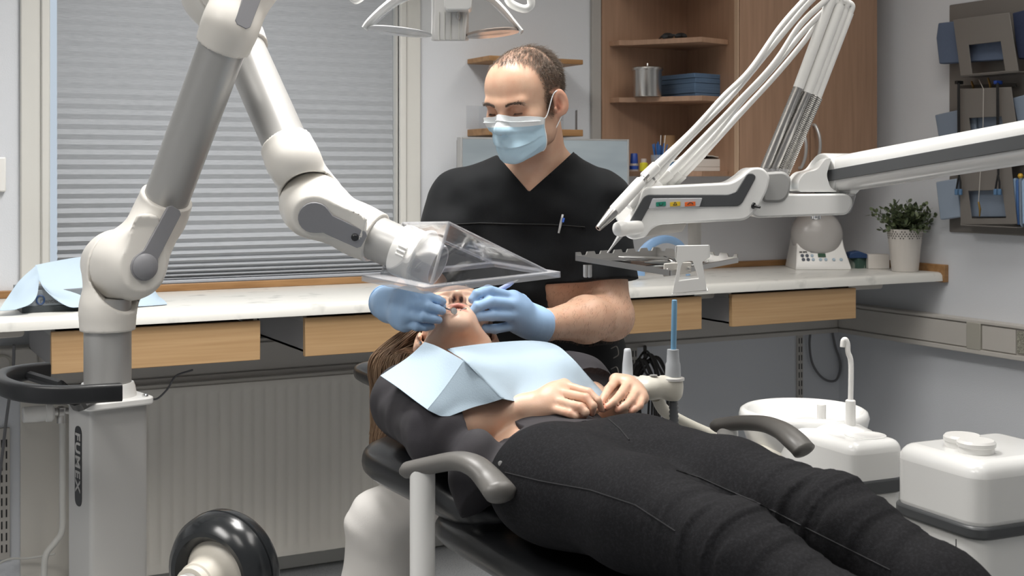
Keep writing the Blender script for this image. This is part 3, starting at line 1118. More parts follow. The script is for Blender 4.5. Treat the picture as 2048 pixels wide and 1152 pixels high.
obj('foliage', lv, mat('leaf_green', '#43503a', .5, var=(90, '#6d7852', .4, .7)), pt, smooth=180)
obj('stems', stm, mat('stem_green', '#3c4230', .6), pt)

# ------------------------------------------------------------------ grey organiser rack on the right wall
rk = thing('wall_organiser', PX(1970, 465, WX), 'dark grey steel organiser rack hung on the right wall', 'organiser rack')


def q(px, py, dx):
    return PX(px, py, WX - dx)


def plate(pts, d0, d1, hole=None):
    """outline in picture-plane points projected on the plane x = WX - d1, given thickness; hole = inner outline with as many points"""
    mb = MB()
    fr = [q(a, c, d1) for a, c in pts]
    if hole is None:
        k = len(fr)
        bk = [p + Vector((d1 - d0, 0, 0)) for p in fr]
        mb.add(fr + bk, [tuple(range(k)), tuple(reversed(range(k, 2 * k)))] + [(i, (i + 1) % k, k + (i + 1) % k, k + i) for i in range(k)])
    else:
        hl = [q(a, c, d1) for a, c in hole]
        k = len(fr)
        al = fr + hl + [p + Vector((d1 - d0, 0, 0)) for p in fr + hl]
        fs = []
        for i in range(k):
            j = (i + 1) % k
            fs += [(i, j, k + j, k + i), (2 * k + i, 3 * k + i, 3 * k + j, 2 * k + j), (i, 2 * k + i, 2 * k + j, j), (k + i, k + j, 3 * k + j, 3 * k + i)]
        mb.add(al, fs)
    return mb


yT, yB = q(1898, 10, .012), q(1898, 464, .012)
obj('back_plate', MB().span((WX - .012, 2.45, yB.z), (WX - .002, yT.y, yT.z)), M_rack, rk, bevel=.004)
obj('wall_spacer', MB().span((WX - .003, 2.6, 1.1), (WX, 2.66, 1.6)), M_rack, rk)
obj('pocket', plate([(1906, 39), (2018, 25), (2037, 142), (1921, 152)], .085, .088, [(1937, 90), (2001, 83), (2010, 141.5), (1944, 147.5)]), M_rack, rk, bevel=.002)
obj('pocket', plate([(1920, 178), (2022, 174), (2040, 300), (1912, 308)], .072, .075, [(1938, 236), (2003, 233), (2010, 280), (1944, 284)]), M_rack, rk, bevel=.002)
obj('pocket', plate([(1918, 300), (2018, 290), (2034, 448), (1921, 449)], .072, .075, [(1936, 382), (2004, 380), (2012, 436), (1943, 437)]), M_rack, rk, bevel=.002)
for (x0, y0, x1, y1) in ((1921, 152, 2037, 142), (1912, 308, 2040, 300), (1921, 449, 2034, 448)):
    A0, B0 = q(x0, y0, .086), q(x1, y1, .086)
    obj('pocket_floor', MB().span((WX - .086, A0.y, A0.z - .003), (WX - .004, B0.y, A0.z)), M_rack, rk)
obj('hook_rail', plate([(1915, 171), (2030, 166), (2032, 173), (1915, 177)], .03, .036), mat('rack_dark', '#3a3836', .5), rk)


def packs(lst):
    for pts, d0, d1, m, lab, nm, cat in lst:
        tag(obj(nm, plate(pts, d0, d1), m, bevel=.004), lab, cat, 'blue packs in the wall rack')


M_cloth = mat('dusty_blue_cloth', '#58657c', .85, bump=(60, .4, .004))
M_clothd = mat('navy_cloth', '#2b3551', .85, bump=(60, .4, .004))
M_pk1 = mat('blue_grey_sleeve', '#7d8a9b', .6)
M_pk2 = mat('pale_blue_sleeve', '#8d9bac', .6)
packs([
    ([(1876, 46), (1905, 43), (2012, 60), (2012, 119), (1878, 128), (1872, 76)], .030, .060, M_cloth, 'folded dusty blue cloth sticking out left of the top pocket', 'folded_cloth', 'cloth'),
    ([(2024, 26), (2048, 20), (2070, 20), (2070, 118), (2036, 118), (2030, 80)], .030, .055, M_clothd, 'navy folded cloth at the right side of the top pocket', 'folded_cloth', 'cloth'),
    ([(1869, 230), (1914, 220), (1950, 232), (1952, 272), (1877, 276)], .045, .058, M_pk1, 'blue-grey paper sleeve sticking out left of the middle pocket', 'paper_sleeve', 'paper sleeve'),
    ([(1936, 234), (2006, 231), (2012, 290), (1940, 292)], .040, .044, M_pk1, 'blue sleeve seen through the middle pocket window', 'paper_sleeve', 'paper sleeve'),
    ([(2024, 196), (2046, 190), (2070, 200), (2070, 250), (2034, 246)], .050, .062, M_pk1, 'blue-grey sleeve sticking out right of the middle pocket', 'paper_sleeve', 'paper sleeve'),
    ([(1871, 364), (1912, 357), (1921, 434), (1880, 440)], .050, .070, M_pk2, 'pale blue sleeve pack hanging left of the lowest pocket', 'paper_sleeve', 'paper sleeve'),
    ([(1932, 380), (2008, 378), (2016, 434), (1938, 435)], .030, .050, M_pk1, 'blue pack seen through the lowest pocket window', 'paper_sleeve', 'paper sleeve'),
    ([(2012, 372), (2026, 360), (2026, 442), (2011, 440)], .052, .062, M_pk2, 'pale blue sleeve standing at the right of the lowest pocket', 'paper_sleeve', 'paper sleeve'),
])
for k in range(6):
    x0 = 2025 + k * 6
    tag(obj('file_sleeve', plate([(x0, 358 + k % 2 * 4), (x0 + 5, 356), (x0 + 6, 446 + (k % 3) * 4), (x0 + 2, 448)], .055, .066, ), (M_blue2, mat('mid_blue_card', '#4a6ea6', .6), M_pk1)[k % 3], bevel=.001),
        'thin blue card file standing at the right end of the lowest pocket', 'file', 'thin blue files in the rack')
tag(obj('yellow_ball', MB().lathe([(.0005, -.009), (.006, -.007), (.009, 0), (.006, .007), (.0005, .009)], q(2041, 352, .06), n=16), mat('yellow_pin', '#c9a02c', .4)), 'yellow round pin head above the thin blue files', 'pin')
for x0, lab in ((1918, 'black lanyard with blue clip hanging left on the rack'), (1996, 'black lanyard with blue clip hanging right on the rack')):
    ln = thing('lanyard', q(x0, 390, .085), lab, 'lanyard', 'lanyards on the rack')
    obj('cord', MB().tube([q(x0, 166, .09), q(x0 + 1, 260, .092), q(x0 + 1, 350, .092)], .0028, 8).tube([q(x0 - 2, 168, .09), q(x0 - 2, 260, .09), q(x0, 350, .092)], .0025, 8), M_black, ln)
    obj('hook_top', MB().box(q(x0, 165, .075), (.03, .012, .012)), M_blue3 if x0 > 1950 else M_black, ln, bevel=.002)
    for s in (-1, 1):
        obj('strap_end', MB().tube([q(x0, 350, .092), q(x0 + s * 3, 365, .092), q(x0 + s * 4 - 1, 378, .092)], .003, 8), M_black, ln)
        obj('clip', MB().box(q(x0 + s * 4 - 1, 384, .092), (.008, .012, .02)), mat('blue_clip', '#55789c', .4), ln, bevel=.002)
M_gold = mat('brass', '#a88a52', .35, .9)
for (x0, y0, x1, y1, lab) in ((1943, 163, 1946, 182, 'small brass bulldog clip on the rack rail, left one'), (1976, 156, 1981, 184, 'small brass bulldog clip on the rack rail, right one'), (1957, 404, 1959, 433, 'brass hook hanging in front of the lowest pocket')):
    tag(obj('brass_clip', MB().tube([q(x0, y0, .045 if y0 < 300 else .09), q((x0 + x1) / 2 + 2, (y0 + y1) / 2, .05 if y0 < 300 else .092), q(x1, y1, .045 if y0 < 300 else .09)], [.003, .004, .002], 8), M_gold), lab, 'clip')
tag(obj('ball_chain', MB().tube([q(1958, 160, .05), q(1967, 178, .085), q(1966, 260, .09), q(1957, 404, .09)], .0012, 6), M_duct), 'thin ball chain hanging from the rack rail to the brass hook', 'chain')

# ------------------------------------------------------------------ paper-covered boxes at the left end of the worktop
bx = thing('carton', PY(95, 612, 3.36), 'grey carton with a printed label under the blue paper drape', 'carton')
c0, c1 = PY(44, 600, 3.36), PY(150, 600, 3.36)
ux = Vector((1, 0, 0))
obj('body', MB().span((c0.x, 3.36, CT + .0004), (c1.x + .05, 3.56, CT + .016)), mat('carton_dark', '#3b4144', .6), bx, bevel=.001)
obj('lid', MB().span((c0.x + .004, 3.362, CT + .016), (c1.x + .05, 3.56, CT + .055)), mat('carton_grey', '#7d848a', .6), bx, bevel=.001)
text('Dentio', (PY(80, 600, 3.36).x, 3.3615, CT + .022), (1, 0, 0), (0, 0, 1), .015, mat('grey_print', '#5a5d60', .5), 'lettering', bx)
obj('emblem', MB().tube([Vector((c0.x + .043, 3.361, CT + .020)) + Vector((.009 * math.cos(t), 0, .011 + .011 * math.sin(t))) for t in [i * 6.2832 / 16 for i in range(17)]], .0022, 6), mat('emblem_blue', '#24406a', .5), bx)
M_drape = mat('blue_drape', '#b3c5d4', .85, bump=(500, .15, .001))


def dp(px, py, Y):
    return PY(px, py, Y)


dr = thing('paper_drape', dp(165, 615, 3.45), 'pale blue paper drape thrown over a carton at the left end of the worktop', 'paper drape')


def patch(rows, n=6, m=6):
    g = [spline(r, n) for r in rows]
    cols = list(zip(*g))
    cols = [spline(list(c), m) for c in cols]
    return [list(r) for r in zip(*cols)]


left = patch([[dp(72, 531, 3.42), dp(40, 560, 3.38), dp(14, 596, 3.35), dp(-2, 621, 3.31)],
              [dp(76, 545, 3.38), dp(50, 578, 3.35), dp(30, 606, 3.33), dp(8, 621, 3.31)],
              [dp(78, 560, 3.36), dp(74, 590, 3.345), dp(60, 608, 3.32), dp(30, 619, 3.305)]])
obj('left_flap', MB().sheet(left, .0012), M_drape, dr, smooth=60)
main = patch([[dp(70, 531, 3.43), dp(120, 521, 3.50), dp(170, 514, 3.56), dp(220, 516, 3.62), dp(290, 560, 3.62), dp(322, 600, 3.56)],
              [dp(74, 545, 3.39), dp(110, 545, 3.42), dp(170, 545, 3.46), dp(225, 550, 3.50), dp(290, 580, 3.50), dp(328, 608, 3.50)],
              [dp(79, 562, 3.37), dp(102, 575, 3.36), dp(165, 580, 3.38), dp(230, 585, 3.42), dp(290, 600, 3.44), dp(332, 612, 3.44)],
              [dp(90, 580, 3.355), dp(116, 598, 3.345), dp(160, 603, 3.35), dp(230, 606, 3.38), dp(290, 611, 3.40), dp(334, 613.5, 3.40)],
              [dp(110, 598, 3.345), dp(138, 614, 3.33), dp(165, 614.5, 3.335), dp(230, 613.5, 3.345), dp(290, 613, 3.37), dp(334, 614, 3.39)]])
for row in main:
    for p_ in row:
        p_.z = max(p_.z, CT + .002)
for row in left:
    for p_ in row:
        p_.z = max(p_.z, CT + .002)
left2 = patch([[dp(72, 531, 3.42), dp(40, 560, 3.38), dp(14, 596, 3.35), dp(-2, 621, 3.31)]] * 2)
obj('right_flap', MB().sheet(main, .0012), M_drape, dr, smooth=60)

# ------------------------------------------------------------------ fume extractor on its column
M_cast = mat('cast_plastic', '#e4e0d9', 0.38)
M_castg = mat('grey_inlay', '#8b8b8f', 0.42)
M_tube = mat('anodised_tube', '#b4b3b1', 0.36, 0.35)
M_rub = mat('black_rubber', '#26282a', 0.2)
TR = 0.0445


def sdf_obj(name, body, m, parent=None, h=.004, **k):
    return obj(name, body.mesh(h), m, parent, smooth=180, **k)


nr = F(-.789, 2.42, 0)
th = R(39.5)
e1 = F(math.cos(th), math.sin(th), 0)
e2 = F(-math.sin(th), math.cos(th), 0)
CW = .114
cen = nr + (e1 + e2) * (CW / 2)
PZ = CAMH - (815 - HY) * 2.42 / FPX
ex = thing('fume_extractor', (cen.x, cen.y, 0), 'mobile fume extractor with jointed grey tube arm and white elbows in front of the window', 'fume extractor')
pl = rounded([(0, 0), (CW, 0), (CW, CW), (0, CW)], .010, 4)
obj('column', MB().prism(pl, (nr.x, nr.y, 0), e1, e2, UP, .10, PZ - .004), mat('column_aluminium', '#b9b8b6', 0.42, 0.3), ex, smooth=50)
obj('base', MB().prism(rounded([(-.19, -.17), (.28, -.17), (.28, .28), (-.19, .28)], .05), (nr.x, nr.y, 0), e1, e2, UP, .055, .10), M_cast, ex, bevel=.008)
for a_, b_ in ((-.14, -.12), (.23, -.12), (.23, .23), (-.14, .23)):
    w = nr + e1 * a_ + e2 * b_
    w.z = .028
    obj('castor', MB().lathe([(.012, -.012), (.028, -.010), (.028, .010), (.012, .012)], w, e1, 20), M_rub, ex)
    obj('castor_fork', MB().box((w.x, w.y, .05), (.02, .02, .02)), M_steel, ex)
lo_ = -.012
pl = rounded([(lo_, lo_), (CW - lo_, lo_), (CW - lo_, CW - lo_), (lo_, CW - lo_)], .022, 4)
obj('top_plate', MB().prism(pl, (nr.x, nr.y, 0), e1, e2, UP, PZ - .006, PZ + .008), M_white, ex, bevel=.003)
for a_, b_ in ((.004, .004), (CW - .004, .004), (CW - .004, CW - .004), (.004, CW - .004)):
    w = nr + e1 * a_ + e2 * b_
    w.z = PZ + .008
    obj('screw', MB().lathe([(.006, 0), (.006, .003), (.004, .005), (0, .005)], w, n=12), M_chrome, ex)
b0 = Vector((cen.x, cen.y, PZ + .006))
obj('tube_collar', MB().lathe([(TR + .010, 0), (TR + .007, .02), (TR + .004, .028)], b0, n=40), M_white, ex)
obj('tube', MB().lathe([(TR, 0), (TR, .19)], b0, n=48), M_tube, ex)
# maker's plate, lettering reading downwards on the left face
n2 = -e1
up_ = Vector((0, 0, 1))
ctr = nr + e2 * (CW * .50)
zt, zb = CAMH - (853 - HY) * 2.46 / FPX, CAMH - (1013 - HY) * 2.46 / FPX
hw = .0165
st_ = rounded([(-hw, zb), (hw, zb), (hw, zt), (-hw, zt)], .0165, 6)
obj('name_plate', MB().prism(st_, (ctr.x, ctr.y, 0), e2, UP, n2, -.001, .0012), M_black, ex)
u_ = Vector((0, 0, -1))
v_ = n2.cross(u_)
text('FUMEX', Vector((ctr.x, ctr.y, zt - .012)) + n2 * .0014 - v_ * .0112, u_, v_, .0325, mat('plate_lettering', '#9a9997', .4), 'lettering', ex, spacing=1.16, bold=True)
# black push handle
hp = [P(241, 784, 2.30), P(190, 787, 2.275), P(120, 790, 2.26), P(55, 786, 2.27), P(14, 776, 2.32), P(0, 764, 2.40), P(14, 752, 2.48), P(50, 745, 2.54), P(94, 740, 2.59)]
obj('push_handle', MB().tube(spline(hp, 5), [(.0085, .0175)] * (5 * 8 + 1), 4, flat=UP) if False else MB().rings([[p + w_ * a_ + UP * b_ for a_, b_ in rounded([(-.011, -.016), (.011, -.016), (.011, .016), (-.011, .016)], .006, 3)]
    for p, w_ in [(sp[i], (sp[min(i + 1, len(sp) - 1)] - sp[max(i - 1, 0)]).cross(UP).normalized()) for sp in [spline(hp, 5)] for i in range(len(sp))]]), M_black, ex, smooth=40)
hb = MB().tube([P(150, 800, 2.27), P(158, 812, 2.33), nr + e1 * .02 + e2 * .03 + UP * (PZ + .012)], [(.014, .010)] * 3, 8, flat=UP)
hb.tube([P(60, 752, 2.53), P(120, 770, 2.45), nr + e1 * .0 + e2 * .09 + UP * (PZ + .012)], [(.010, .010)] * 3, 8, flat=UP)
obj('handle_bracket', hb, M_black, ex)


def elbow(Jc, ax, Rj, Lb, Lf, SA, offA, SB, offB, sleeveR=.049, tA=None, tB=None):
    """two castings hinged about ax at Jc: A (towards -ax) runs to the sleeve end SA, B (towards +ax) to SB"""
    ax = ax.normalized()
    res = []
    for S_, off, sgn, L, tdir in ((SA, offA, -1, Lb, tA), (SB, offB, 1, Lf, tB)):
        B = Body()
        c0 = Jc + ax * off
        d = (S_ - c0).normalized()
        dl = d
        d = tdir.normalized() if tdir is not None else d
        B.cap(c0 - dl * .005, S_ - d * .035, Rj * .86, sleeveR, k=.03)
        B.cap(S_ - d * .045, S_ + d * .02, sleeveR, sleeveR, k=.02)
        B.cap(S_ - d * .005, S_ + d * .02, sleeveR + .0022, sleeveR + .0022, k=.004)
        B.cap(Jc + ax * (.008 * sgn), Jc + ax * (sgn * (L - .035)), Rj, Rj * .78, k=.025)
        if sgn > 0:
            B.cap(Jc + ax * (L - .034), Jc + ax * (L - .034) + d * (S_ - c0).length * .9, .034, .030, k=.02)
        else:
            B.cap(Jc - ax * (L - .02), Jc - ax * (L - .015), .022, .02, k=.02)

        def cut(X, dd, Sx=A(S_), dn=A(d), J=A(Jc), a=A(ax), s=sgn, Lx=L):
            dd = np.maximum(dd, (X - Sx) @ dn)
            q_ = (X - J) @ a * s
            rad = np.linalg.norm(X - J - ((X - J) @ a)[:, None] * a, axis=1)
            dd = np.maximum(dd, .0012 - q_ - 3 * np.maximum(0, rad - Rj * 1.04))      # parting gap
            return np.maximum(dd, q_ - Lx - .25 * np.maximum(0, rad - Rj * 1.1))      # flat outer face
        B.post.append(cut)
        res.append((B, d))
    return res


def inlay(name, c, ax, d, r0, r1, ln, parent, bulb=True, thick=.006):
    ax = ax.normalized()
    u = (d - ax * d.dot(ax)).normalized()
    w = ax.cross(u)
    pts = []
    for i in range(15):
        t = R(60) + R(240) * i / 14
        pts.append((r0 * math.cos(t), r0 * math.sin(t)))
    pts += [(r0 * .95, -r0 * .62), (r0 * 1.35, -r1 * 1.06), (ln - .006, -r1), (ln, -r1 + .006), (ln, r1 - .006), (ln - .006, r1), (r0 * 1.35, r1 * 1.06), (r0 * .95, r0 * .62)]
    o = obj(name, MB().prism(pts, c, u, w, ax, -.002, thick), M_castg, parent, bevel=.001)
    if bulb:
        obj(name + '_cap', MB().lathe([(r0 * .93, 0), (r0 * .92, .004), (r0 * .75, .008), (r0 * .4, .0105), (0, .0112)], c + ax * thick, ax, 32), M_castg, o)
    return u


# lower elbow
J1 = P(246, 530, 2.53)
a1 = F(.66, -.75, .02)
S0 = Vector((cen.x, cen.y, CAMH - (661 - HY) * 2.5 / FPX))
S1, S2 = P(334, 394, 2.56), P(446, 91, 2.44)
(eA, dA), (eB, dB) = elbow(J1, a1, .069, .098, .090, S0, -.030, S1, .040, tA=-UP, tB=S2 - S1)
sdf_obj('lower_elbow', eA, M_cast, ex)
sdf_obj('lower_elbow_cover', eB, M_cast, ex)
inlay('inlay', J1 + a1.normalized() * .090, a1, S1 - J1 - a1 * .04, .027, .0155, .128, ex)
obj('knob', MB().lathe([(.020, 0), (.024, .004), (.024, .013), (.020, .018), (0, .019)], J1 - a1.normalized() * .094, -a1, 24), M_black, ex)
obj('arm_tube', MB().tube([S1 - (S2 - S1).normalized() * .03, S2 + (S2 - S1).normalized() * .03], TR, 48), M_tube, ex)
# upper elbow
J2 = P(462, -28, 2.56)
a2 = F(.52, -.85, .05).normalized()
S3, S4 = P(488, 100, 2.68), P(572, 289, 2.555)
(eA, dA), (eB, dB) = elbow(J2, a2, .070, .165, .172, S3, -.100, S2, .112, tA=S4 - S3, tB=S1 - S2)
sdf_obj('upper_elbow', eA, M_cast, ex)
sdf_obj('upper_elbow_cover', eB, M_cast, ex)
inlay('inlay', J2 + a2 * .172, a2, S2 - J2 - a2 * .112, .027, .0155, .118, ex)
obj('knob', MB().lathe([(.020, 0), (.024, .004), (.024, .013), (.020, .018), (0, .019)], J2 - a2 * .161, -a2, 24), M_black, ex)
obj('arm_tube', MB().tube([S3 - (S4 - S3).normalized() * .03, S4 + (S4 - S3).normalized() * .03], TR, 48), M_tube, ex)
# third elbow and the hood
J3 = P(627, 408, 2.56)
a3 = F(.16, -.93, -.30).normalized()
S5, S6 = P(752, 476, 2.574), P(803, 499, 2.555)
(eA, dA), (eB, dB) = elbow(J3, a3, .064, .072, .076, S4, -.035, S5, .024, .049, tA=S3 - S4, tB=S6 - S5)
sdf_obj('front_elbow', eA, M_cast, ex)
sdf_obj('front_elbow_cover', eB, M_cast, ex)
u3 = inlay('inlay', J3 + a3 * .076, a3, S5 - J3 - a3 * .024, .031, .0185, .108, ex, bulb=False)
obj('button', MB().lathe([(.0075, 0), (.0075, .006), (.005, .009), (0, .0095)], J3 + a3 * .078 + u3 * .088, a3, 18), M_black, ex)
d5 = (S6 - S5).normalized()
obj('arm_tube', MB().tube([S5 - d5 * .03, S6 + d5 * .02], TR, 48, cap=False), M_tube, ex)
col_ = MB().lathe([(TR + .001, 0), (TR + .007, .001), (TR + .008, .012), (TR + .006, .035), (TR + .014, .047), (TR + .016, .052), (TR + .014, .055), (TR - .004, .055)], S6 - d5 * .004, d5, 56, False, False)
obj('hood_collar', col_, M_white, ex)
rb = MB()
s1_ = d5.cross(UP).normalized()
s2_ = s1_.cross(d5)
for k in range(-9, 9):
    for q_ in (0, 1, 2):
        pass
for base_ang in (-100, 10, 130, 215):
    for q_ in (-9, 0, 9):
        aa = R(base_ang + q_)
        rd = s1_ * math.cos(aa) + s2_ * math.sin(aa)
        rb.tube([S6 + d5 * .012 + rd * (TR + .008), S6 + d5 * .030 + rd * (TR + .0075)], .0028, 8)
obj('grip_ribs', rb, M_white, ex)

hd = thing('extractor_hood', P(900, 560, 2.5), 'clear acrylic extractor hood on the end of the tube arm above the patient head', 'hood')
HA, HB, HC = P(723, 553, 2.53), P(848, 578, 2.36), P(1121, 546, 2.58)
HD = HA + HC - HB
E1_, E2_ = P(806, 447, 2.56), P(898, 446, 2.44)
TH = .0028


def shrink(pts, f):
    c = sum(pts, Vector()) / len(pts)
    return [c + (p - c) * f for p in pts]


inn = [HA + (HC - HA) * .085 + (HD - HA) * .02, HB + (HD - HB) * .085, HC + (HA - HC) * .07, HD + (HB - HD) * .06]
for p_ in inn:
    p_.z += .004


def shell(polys, t=TH):
    mb = MB()
    for poly in polys:
        n = (Vector(poly[1]) - Vector(poly[0])).cross(Vector(poly[2]) - Vector(poly[0])).normalized()
        k = len(poly)
        vs = [Vector(p) for p in poly] + [Vector(p) - n * t for p in poly]
        mb.add(vs, [tuple(range(k)), tuple(reversed(range(k, 2 * k)))] + [(i, (i + 1) % k, k + (i + 1) % k, k + i) for i in range(k)])
    return mb


iA, iB, iC, iD = inn
NS = 8


def curved(a, b, c, d, bow):
    """four-cornered panel with a little outward bow"""
    n = (b - a).cross(d - a).normalized()
    g = []
    for i in range(NS + 1):
        s = i / NS
        row = []
        for j in range(NS + 1):
            t = j / NS
            row.append(a * (1 - s) * (1 - t) + b * s * (1 - t) + c * s * t + d * (1 - s) * t + n * bow * 16 * s * (1 - s) * t * (1 - t))
        g.append(row)
    return g


M_hood = clear_mat('hood_acrylic', (.92, .925, .935), milk=.02)
# left panel is bored for the tube: a ring of strips between the panel outline and the bore
cL = S6 + d5 * .075
nL = (iB - iA).cross(E1_ - iA).normalized()
bore = []
outl = []
corners = [iA, iB, E2_, E1_]
cm = sum(corners, Vector()) / 4
ring_n = 32
per = []
for i in range(4):
    for j in range(8):
        per.append(corners[i].lerp(corners[(i + 1) % 4], j / 8))
hit = S6 + d5 * ((cm - S6).dot(nL) / d5.dot(nL))
uu = (per[0] - hit)
uu = (uu - nL * uu.dot(nL)).normalized()
ww = nL.cross(uu)
br = []
for p_ in per:
    dd_ = p_ - hit
    dd_ = dd_ - nL * dd_.dot(nL)
    br.append(hit + dd_.normalized() * (TR - .002))
lp = MB()
lp.rings([per, br, [p_ + nL * TH for p_ in br], [p_ + nL * TH for p_ in per], per], False, False)
obj('inlet_panel', lp, M_hood, hd, smooth=20)
obj('front_panel', MB().sheet(curved(iB, iC, iC.lerp(E2_, .98), E2_, .004), TH), M_hood, hd, smooth=40)
obj('back_panel', MB().sheet(curved(iD, iA, E1_, E1_.lerp(iD, .02), .0), TH), M_hood, hd, smooth=40)
obj('top_panel', MB().sheet(curved(E2_, iC, iD, E1_, .006), TH), M_hood, hd, smooth=40)
edge = MB()
M_edge = clear_mat('hood_edge', (.80, .81, .83), milk=.22)
for a_, b_ in ((E2_, iB), (E2_, iC), (E1_, E2_), (E1_, iA), (E1_, iD)):
    edge.tube([a_, a_.lerp(b_, .5), b_], .0032, 8)
obj('moulded_edges', edge, M_edge, hd)
fl = MB()
O4, I4 = [HA, HB, HC, HD], inn
O4u = [p_ + UP * .003 for p_ in O4]
fl.rings([O4, O4u, I4, [p_ - UP * .003 for p_ in I4], O4], False, False)
obj('flange', fl, M_edge, hd, smooth=20)
lipm = MB()
O4d = [p_ - UP * .009 for p_ in O4]
In = shrink(O4, .985)
lipm.rings([[p_ + UP * .003 for p_ in O4], O4d, [p_ - UP * .009 for p_ in In], In, [p_ + UP * .003 for p_ in O4]], False, False)
obj('flange_lip', lipm, M_edge, hd, smooth=20)
cl2 = MB().lathe([(TR - .001, .052), (TR + .003, .053), (TR + .003, .064), (TR - .002, .084), (TR - .004, .088), (TR - .008, .088)], S6 - d5 * .004, d5, 48, False, False)
obj('inner_collar', cl2, clear_mat('inner_collar', (.85, .85, .84), milk=.6), hd)

# round rubber-rimmed housing low on the column
wn = F(-.434, -.90, -.06).normalized()
wc = P(446, 1142, 2.24)
RW = .105
ty = [(.060, -.034), (.088, -.036), (.098, -.030), (RW - .001, -.018), (RW, -.004), (RW - .004, -.002), (RW - .0005, .001), (RW - .003, .016), (.092, .032), (.080, .041), (.072, .040), (.064, .030), (.060, .024)]
obj('rubber_rim', MB().lathe(ty, wc, wn, 64, False, False), M_rub, ex, smooth=25)
obj('hub', MB().lathe([(.062, -.028), (.062, .020), (.056, .026), (.046, .036), (.038, .056), (.037, .070), (.034, .072), (.033, .084), (.029, .085), (.0, .085)], wc, wn, 48), mat('cream_hub', '#d6d0c4', .4), ex, smooth=30)
obj('hub_ring', MB().lathe([(.026, .08), (.026, .102), (.02, .102)], wc, wn, 36), M_tube, ex)
hubend = wc + wn * .10
obj('hub_arm', MB().tube(spline([hubend, hubend + wn * .03, hubend + wn * .05 - RIGHT * .03 - UP * .02, nr + e1 * .10 + e2 * -.03 + UP * .30, nr + e1 * .08 + e2 * .01 + UP * .22], 6), .027, 24), M_white, ex)

# ------------------------------------------------------------------ dental delivery unit
M_unit = mat('unit_white', '#eeeeec', 0.22, coat=.3)
M_inl = mat('unit_dark_inlay', '#4c4e50', 0.35)
M_tran = clear_mat('smoky_clear', (.80, .80, .79), milk=.25)
TU = 2.47
un = thing('delivery_unit', F(1.0, 2.1, 0), 'white dental delivery unit on a swing arm with hoses and a keypad', 'dental unit')


def UPx(px, py, t=TU):
    return P(px, py, t)


def flatpoly(pts, t, d0, d1, r=None):
    """outline given in picture points on the upright plane at distance t, from d0 nearer to d1 farther"""
    o = F(0, t, 0)
    poly = [((px - CX) / FPX * t, CAMH - (py - HY) / FPX * t) for px, py in pts]
    if r:
        poly = rounded(poly, r, 5)
    return MB().prism(poly, o, RIGHT, UP, VIEW, d0, d1)


hd_pts = [(1284, 373), (1455, 365), (1478, 350), (1492, 336), (1515, 334), (1532, 350), (1526, 380), (1506, 418), (1484, 439), (1312, 448), (1296, 458), (1288, 472), (1262, 478), (1246, 470), (1246, 452), (1258, 436)]
obj('head', flatpoly(hd_pts, TU, -.045, .055, .011), M_unit, un, bevel=.014, seg=4, smooth=60)
band = [(1254, 452), (1287, 394), (1296, 389), (1456, 389), (1472, 383), (1494, 347), (1504, 346), (1511, 352), (1510, 358), (1484, 406), (1476, 412), (1300, 416), (1296, 418), (1274, 458), (1262, 462)]
obj('inlay_band', flatpoly(band, TU - .045, -.0030, .004, .004), M_inl, un, bevel=.0015)
kp = flatpoly([(1305, 397), (1404.5, 396), (1399, 413), (1297, 417)], TU - .048, -.0028, .002, .002)
kpo = obj('keypad', kp, mat('keypad_grey', '#b9babd', .4), un, bevel=.0006)
for x0, x1, c in ((1312, 1331.5, '#1c7f68'), (1340, 1360.5, '#d9b52e'), (1369.5, 1390.5, '#e0672a')):
    obj('key', flatpoly([(x0, 404.5), (x1, 403), (x1, 411.5), (x0, 413)], TU - .0508, -.0015, .001, .001), mat('key_' + c[1:], c, .4), kpo)
kt = TU - .0523


def kpt(x, y):
    return P(x, y, kt - .0002)


sy = MB().tube([kpt(1318, 406.5), kpt(1319, 410.5), kpt(1325, 410), kpt(1326, 406)], .0006, 5)
sy.tube([kpt(1346, 410), kpt(1348, 409), kpt(1348.6, 405.5), kpt(1350.2, 404.4), kpt(1351.8, 405.3), kpt(1352.4, 408.8), kpt(1354, 409.7)], .0006, 5).tube([kpt(1347, 410.2), kpt(1353.4, 409.9)], .0006, 5)
sy.tube([kpt(1375, 409.4), kpt(1377.5, 406), kpt(1381, 405), kpt(1384.5, 406), kpt(1386, 408.8)], .0008, 5)
obj('key_symbols', sy, M_dark, kpo)
# knob at the lower left, switch at the right end
k0 = P(1271, 455, TU - .05)
kd = (P(1236, 458, TU - .075) - k0).normalized()
obj('side_knob', MB().lathe([(.0125, -.01), (.0130, .004), (.0125, .026), (.0145, .030), (.0150, .038), (.0125, .046), (.006, .0505), (0, .051)], k0, kd, 28), M_white, un)
obj('toggle_switch', MB().lathe([(.006, 0), (.006, .003), (.003, .004), (.0022, .016), (0, .017)], P(1506, 411, TU - .044), (RIGHT * .7 - VIEW * .7 - UP * .2), 12), M_black, un)
obj('underside_panel', flatpoly([(1300, 449), (1372, 447), (1364, 463), (1290, 473)], TU - .02, -.01, .06, .003), M_duct, un, bevel=.003)
obj('holder_tongue', flatpoly([(1232, 412), (1262, 404), (1272, 420), (1262, 446), (1236, 446), (1228, 430)], TU + .02, -.006, .004, .01), M_white, un, bevel=.002)
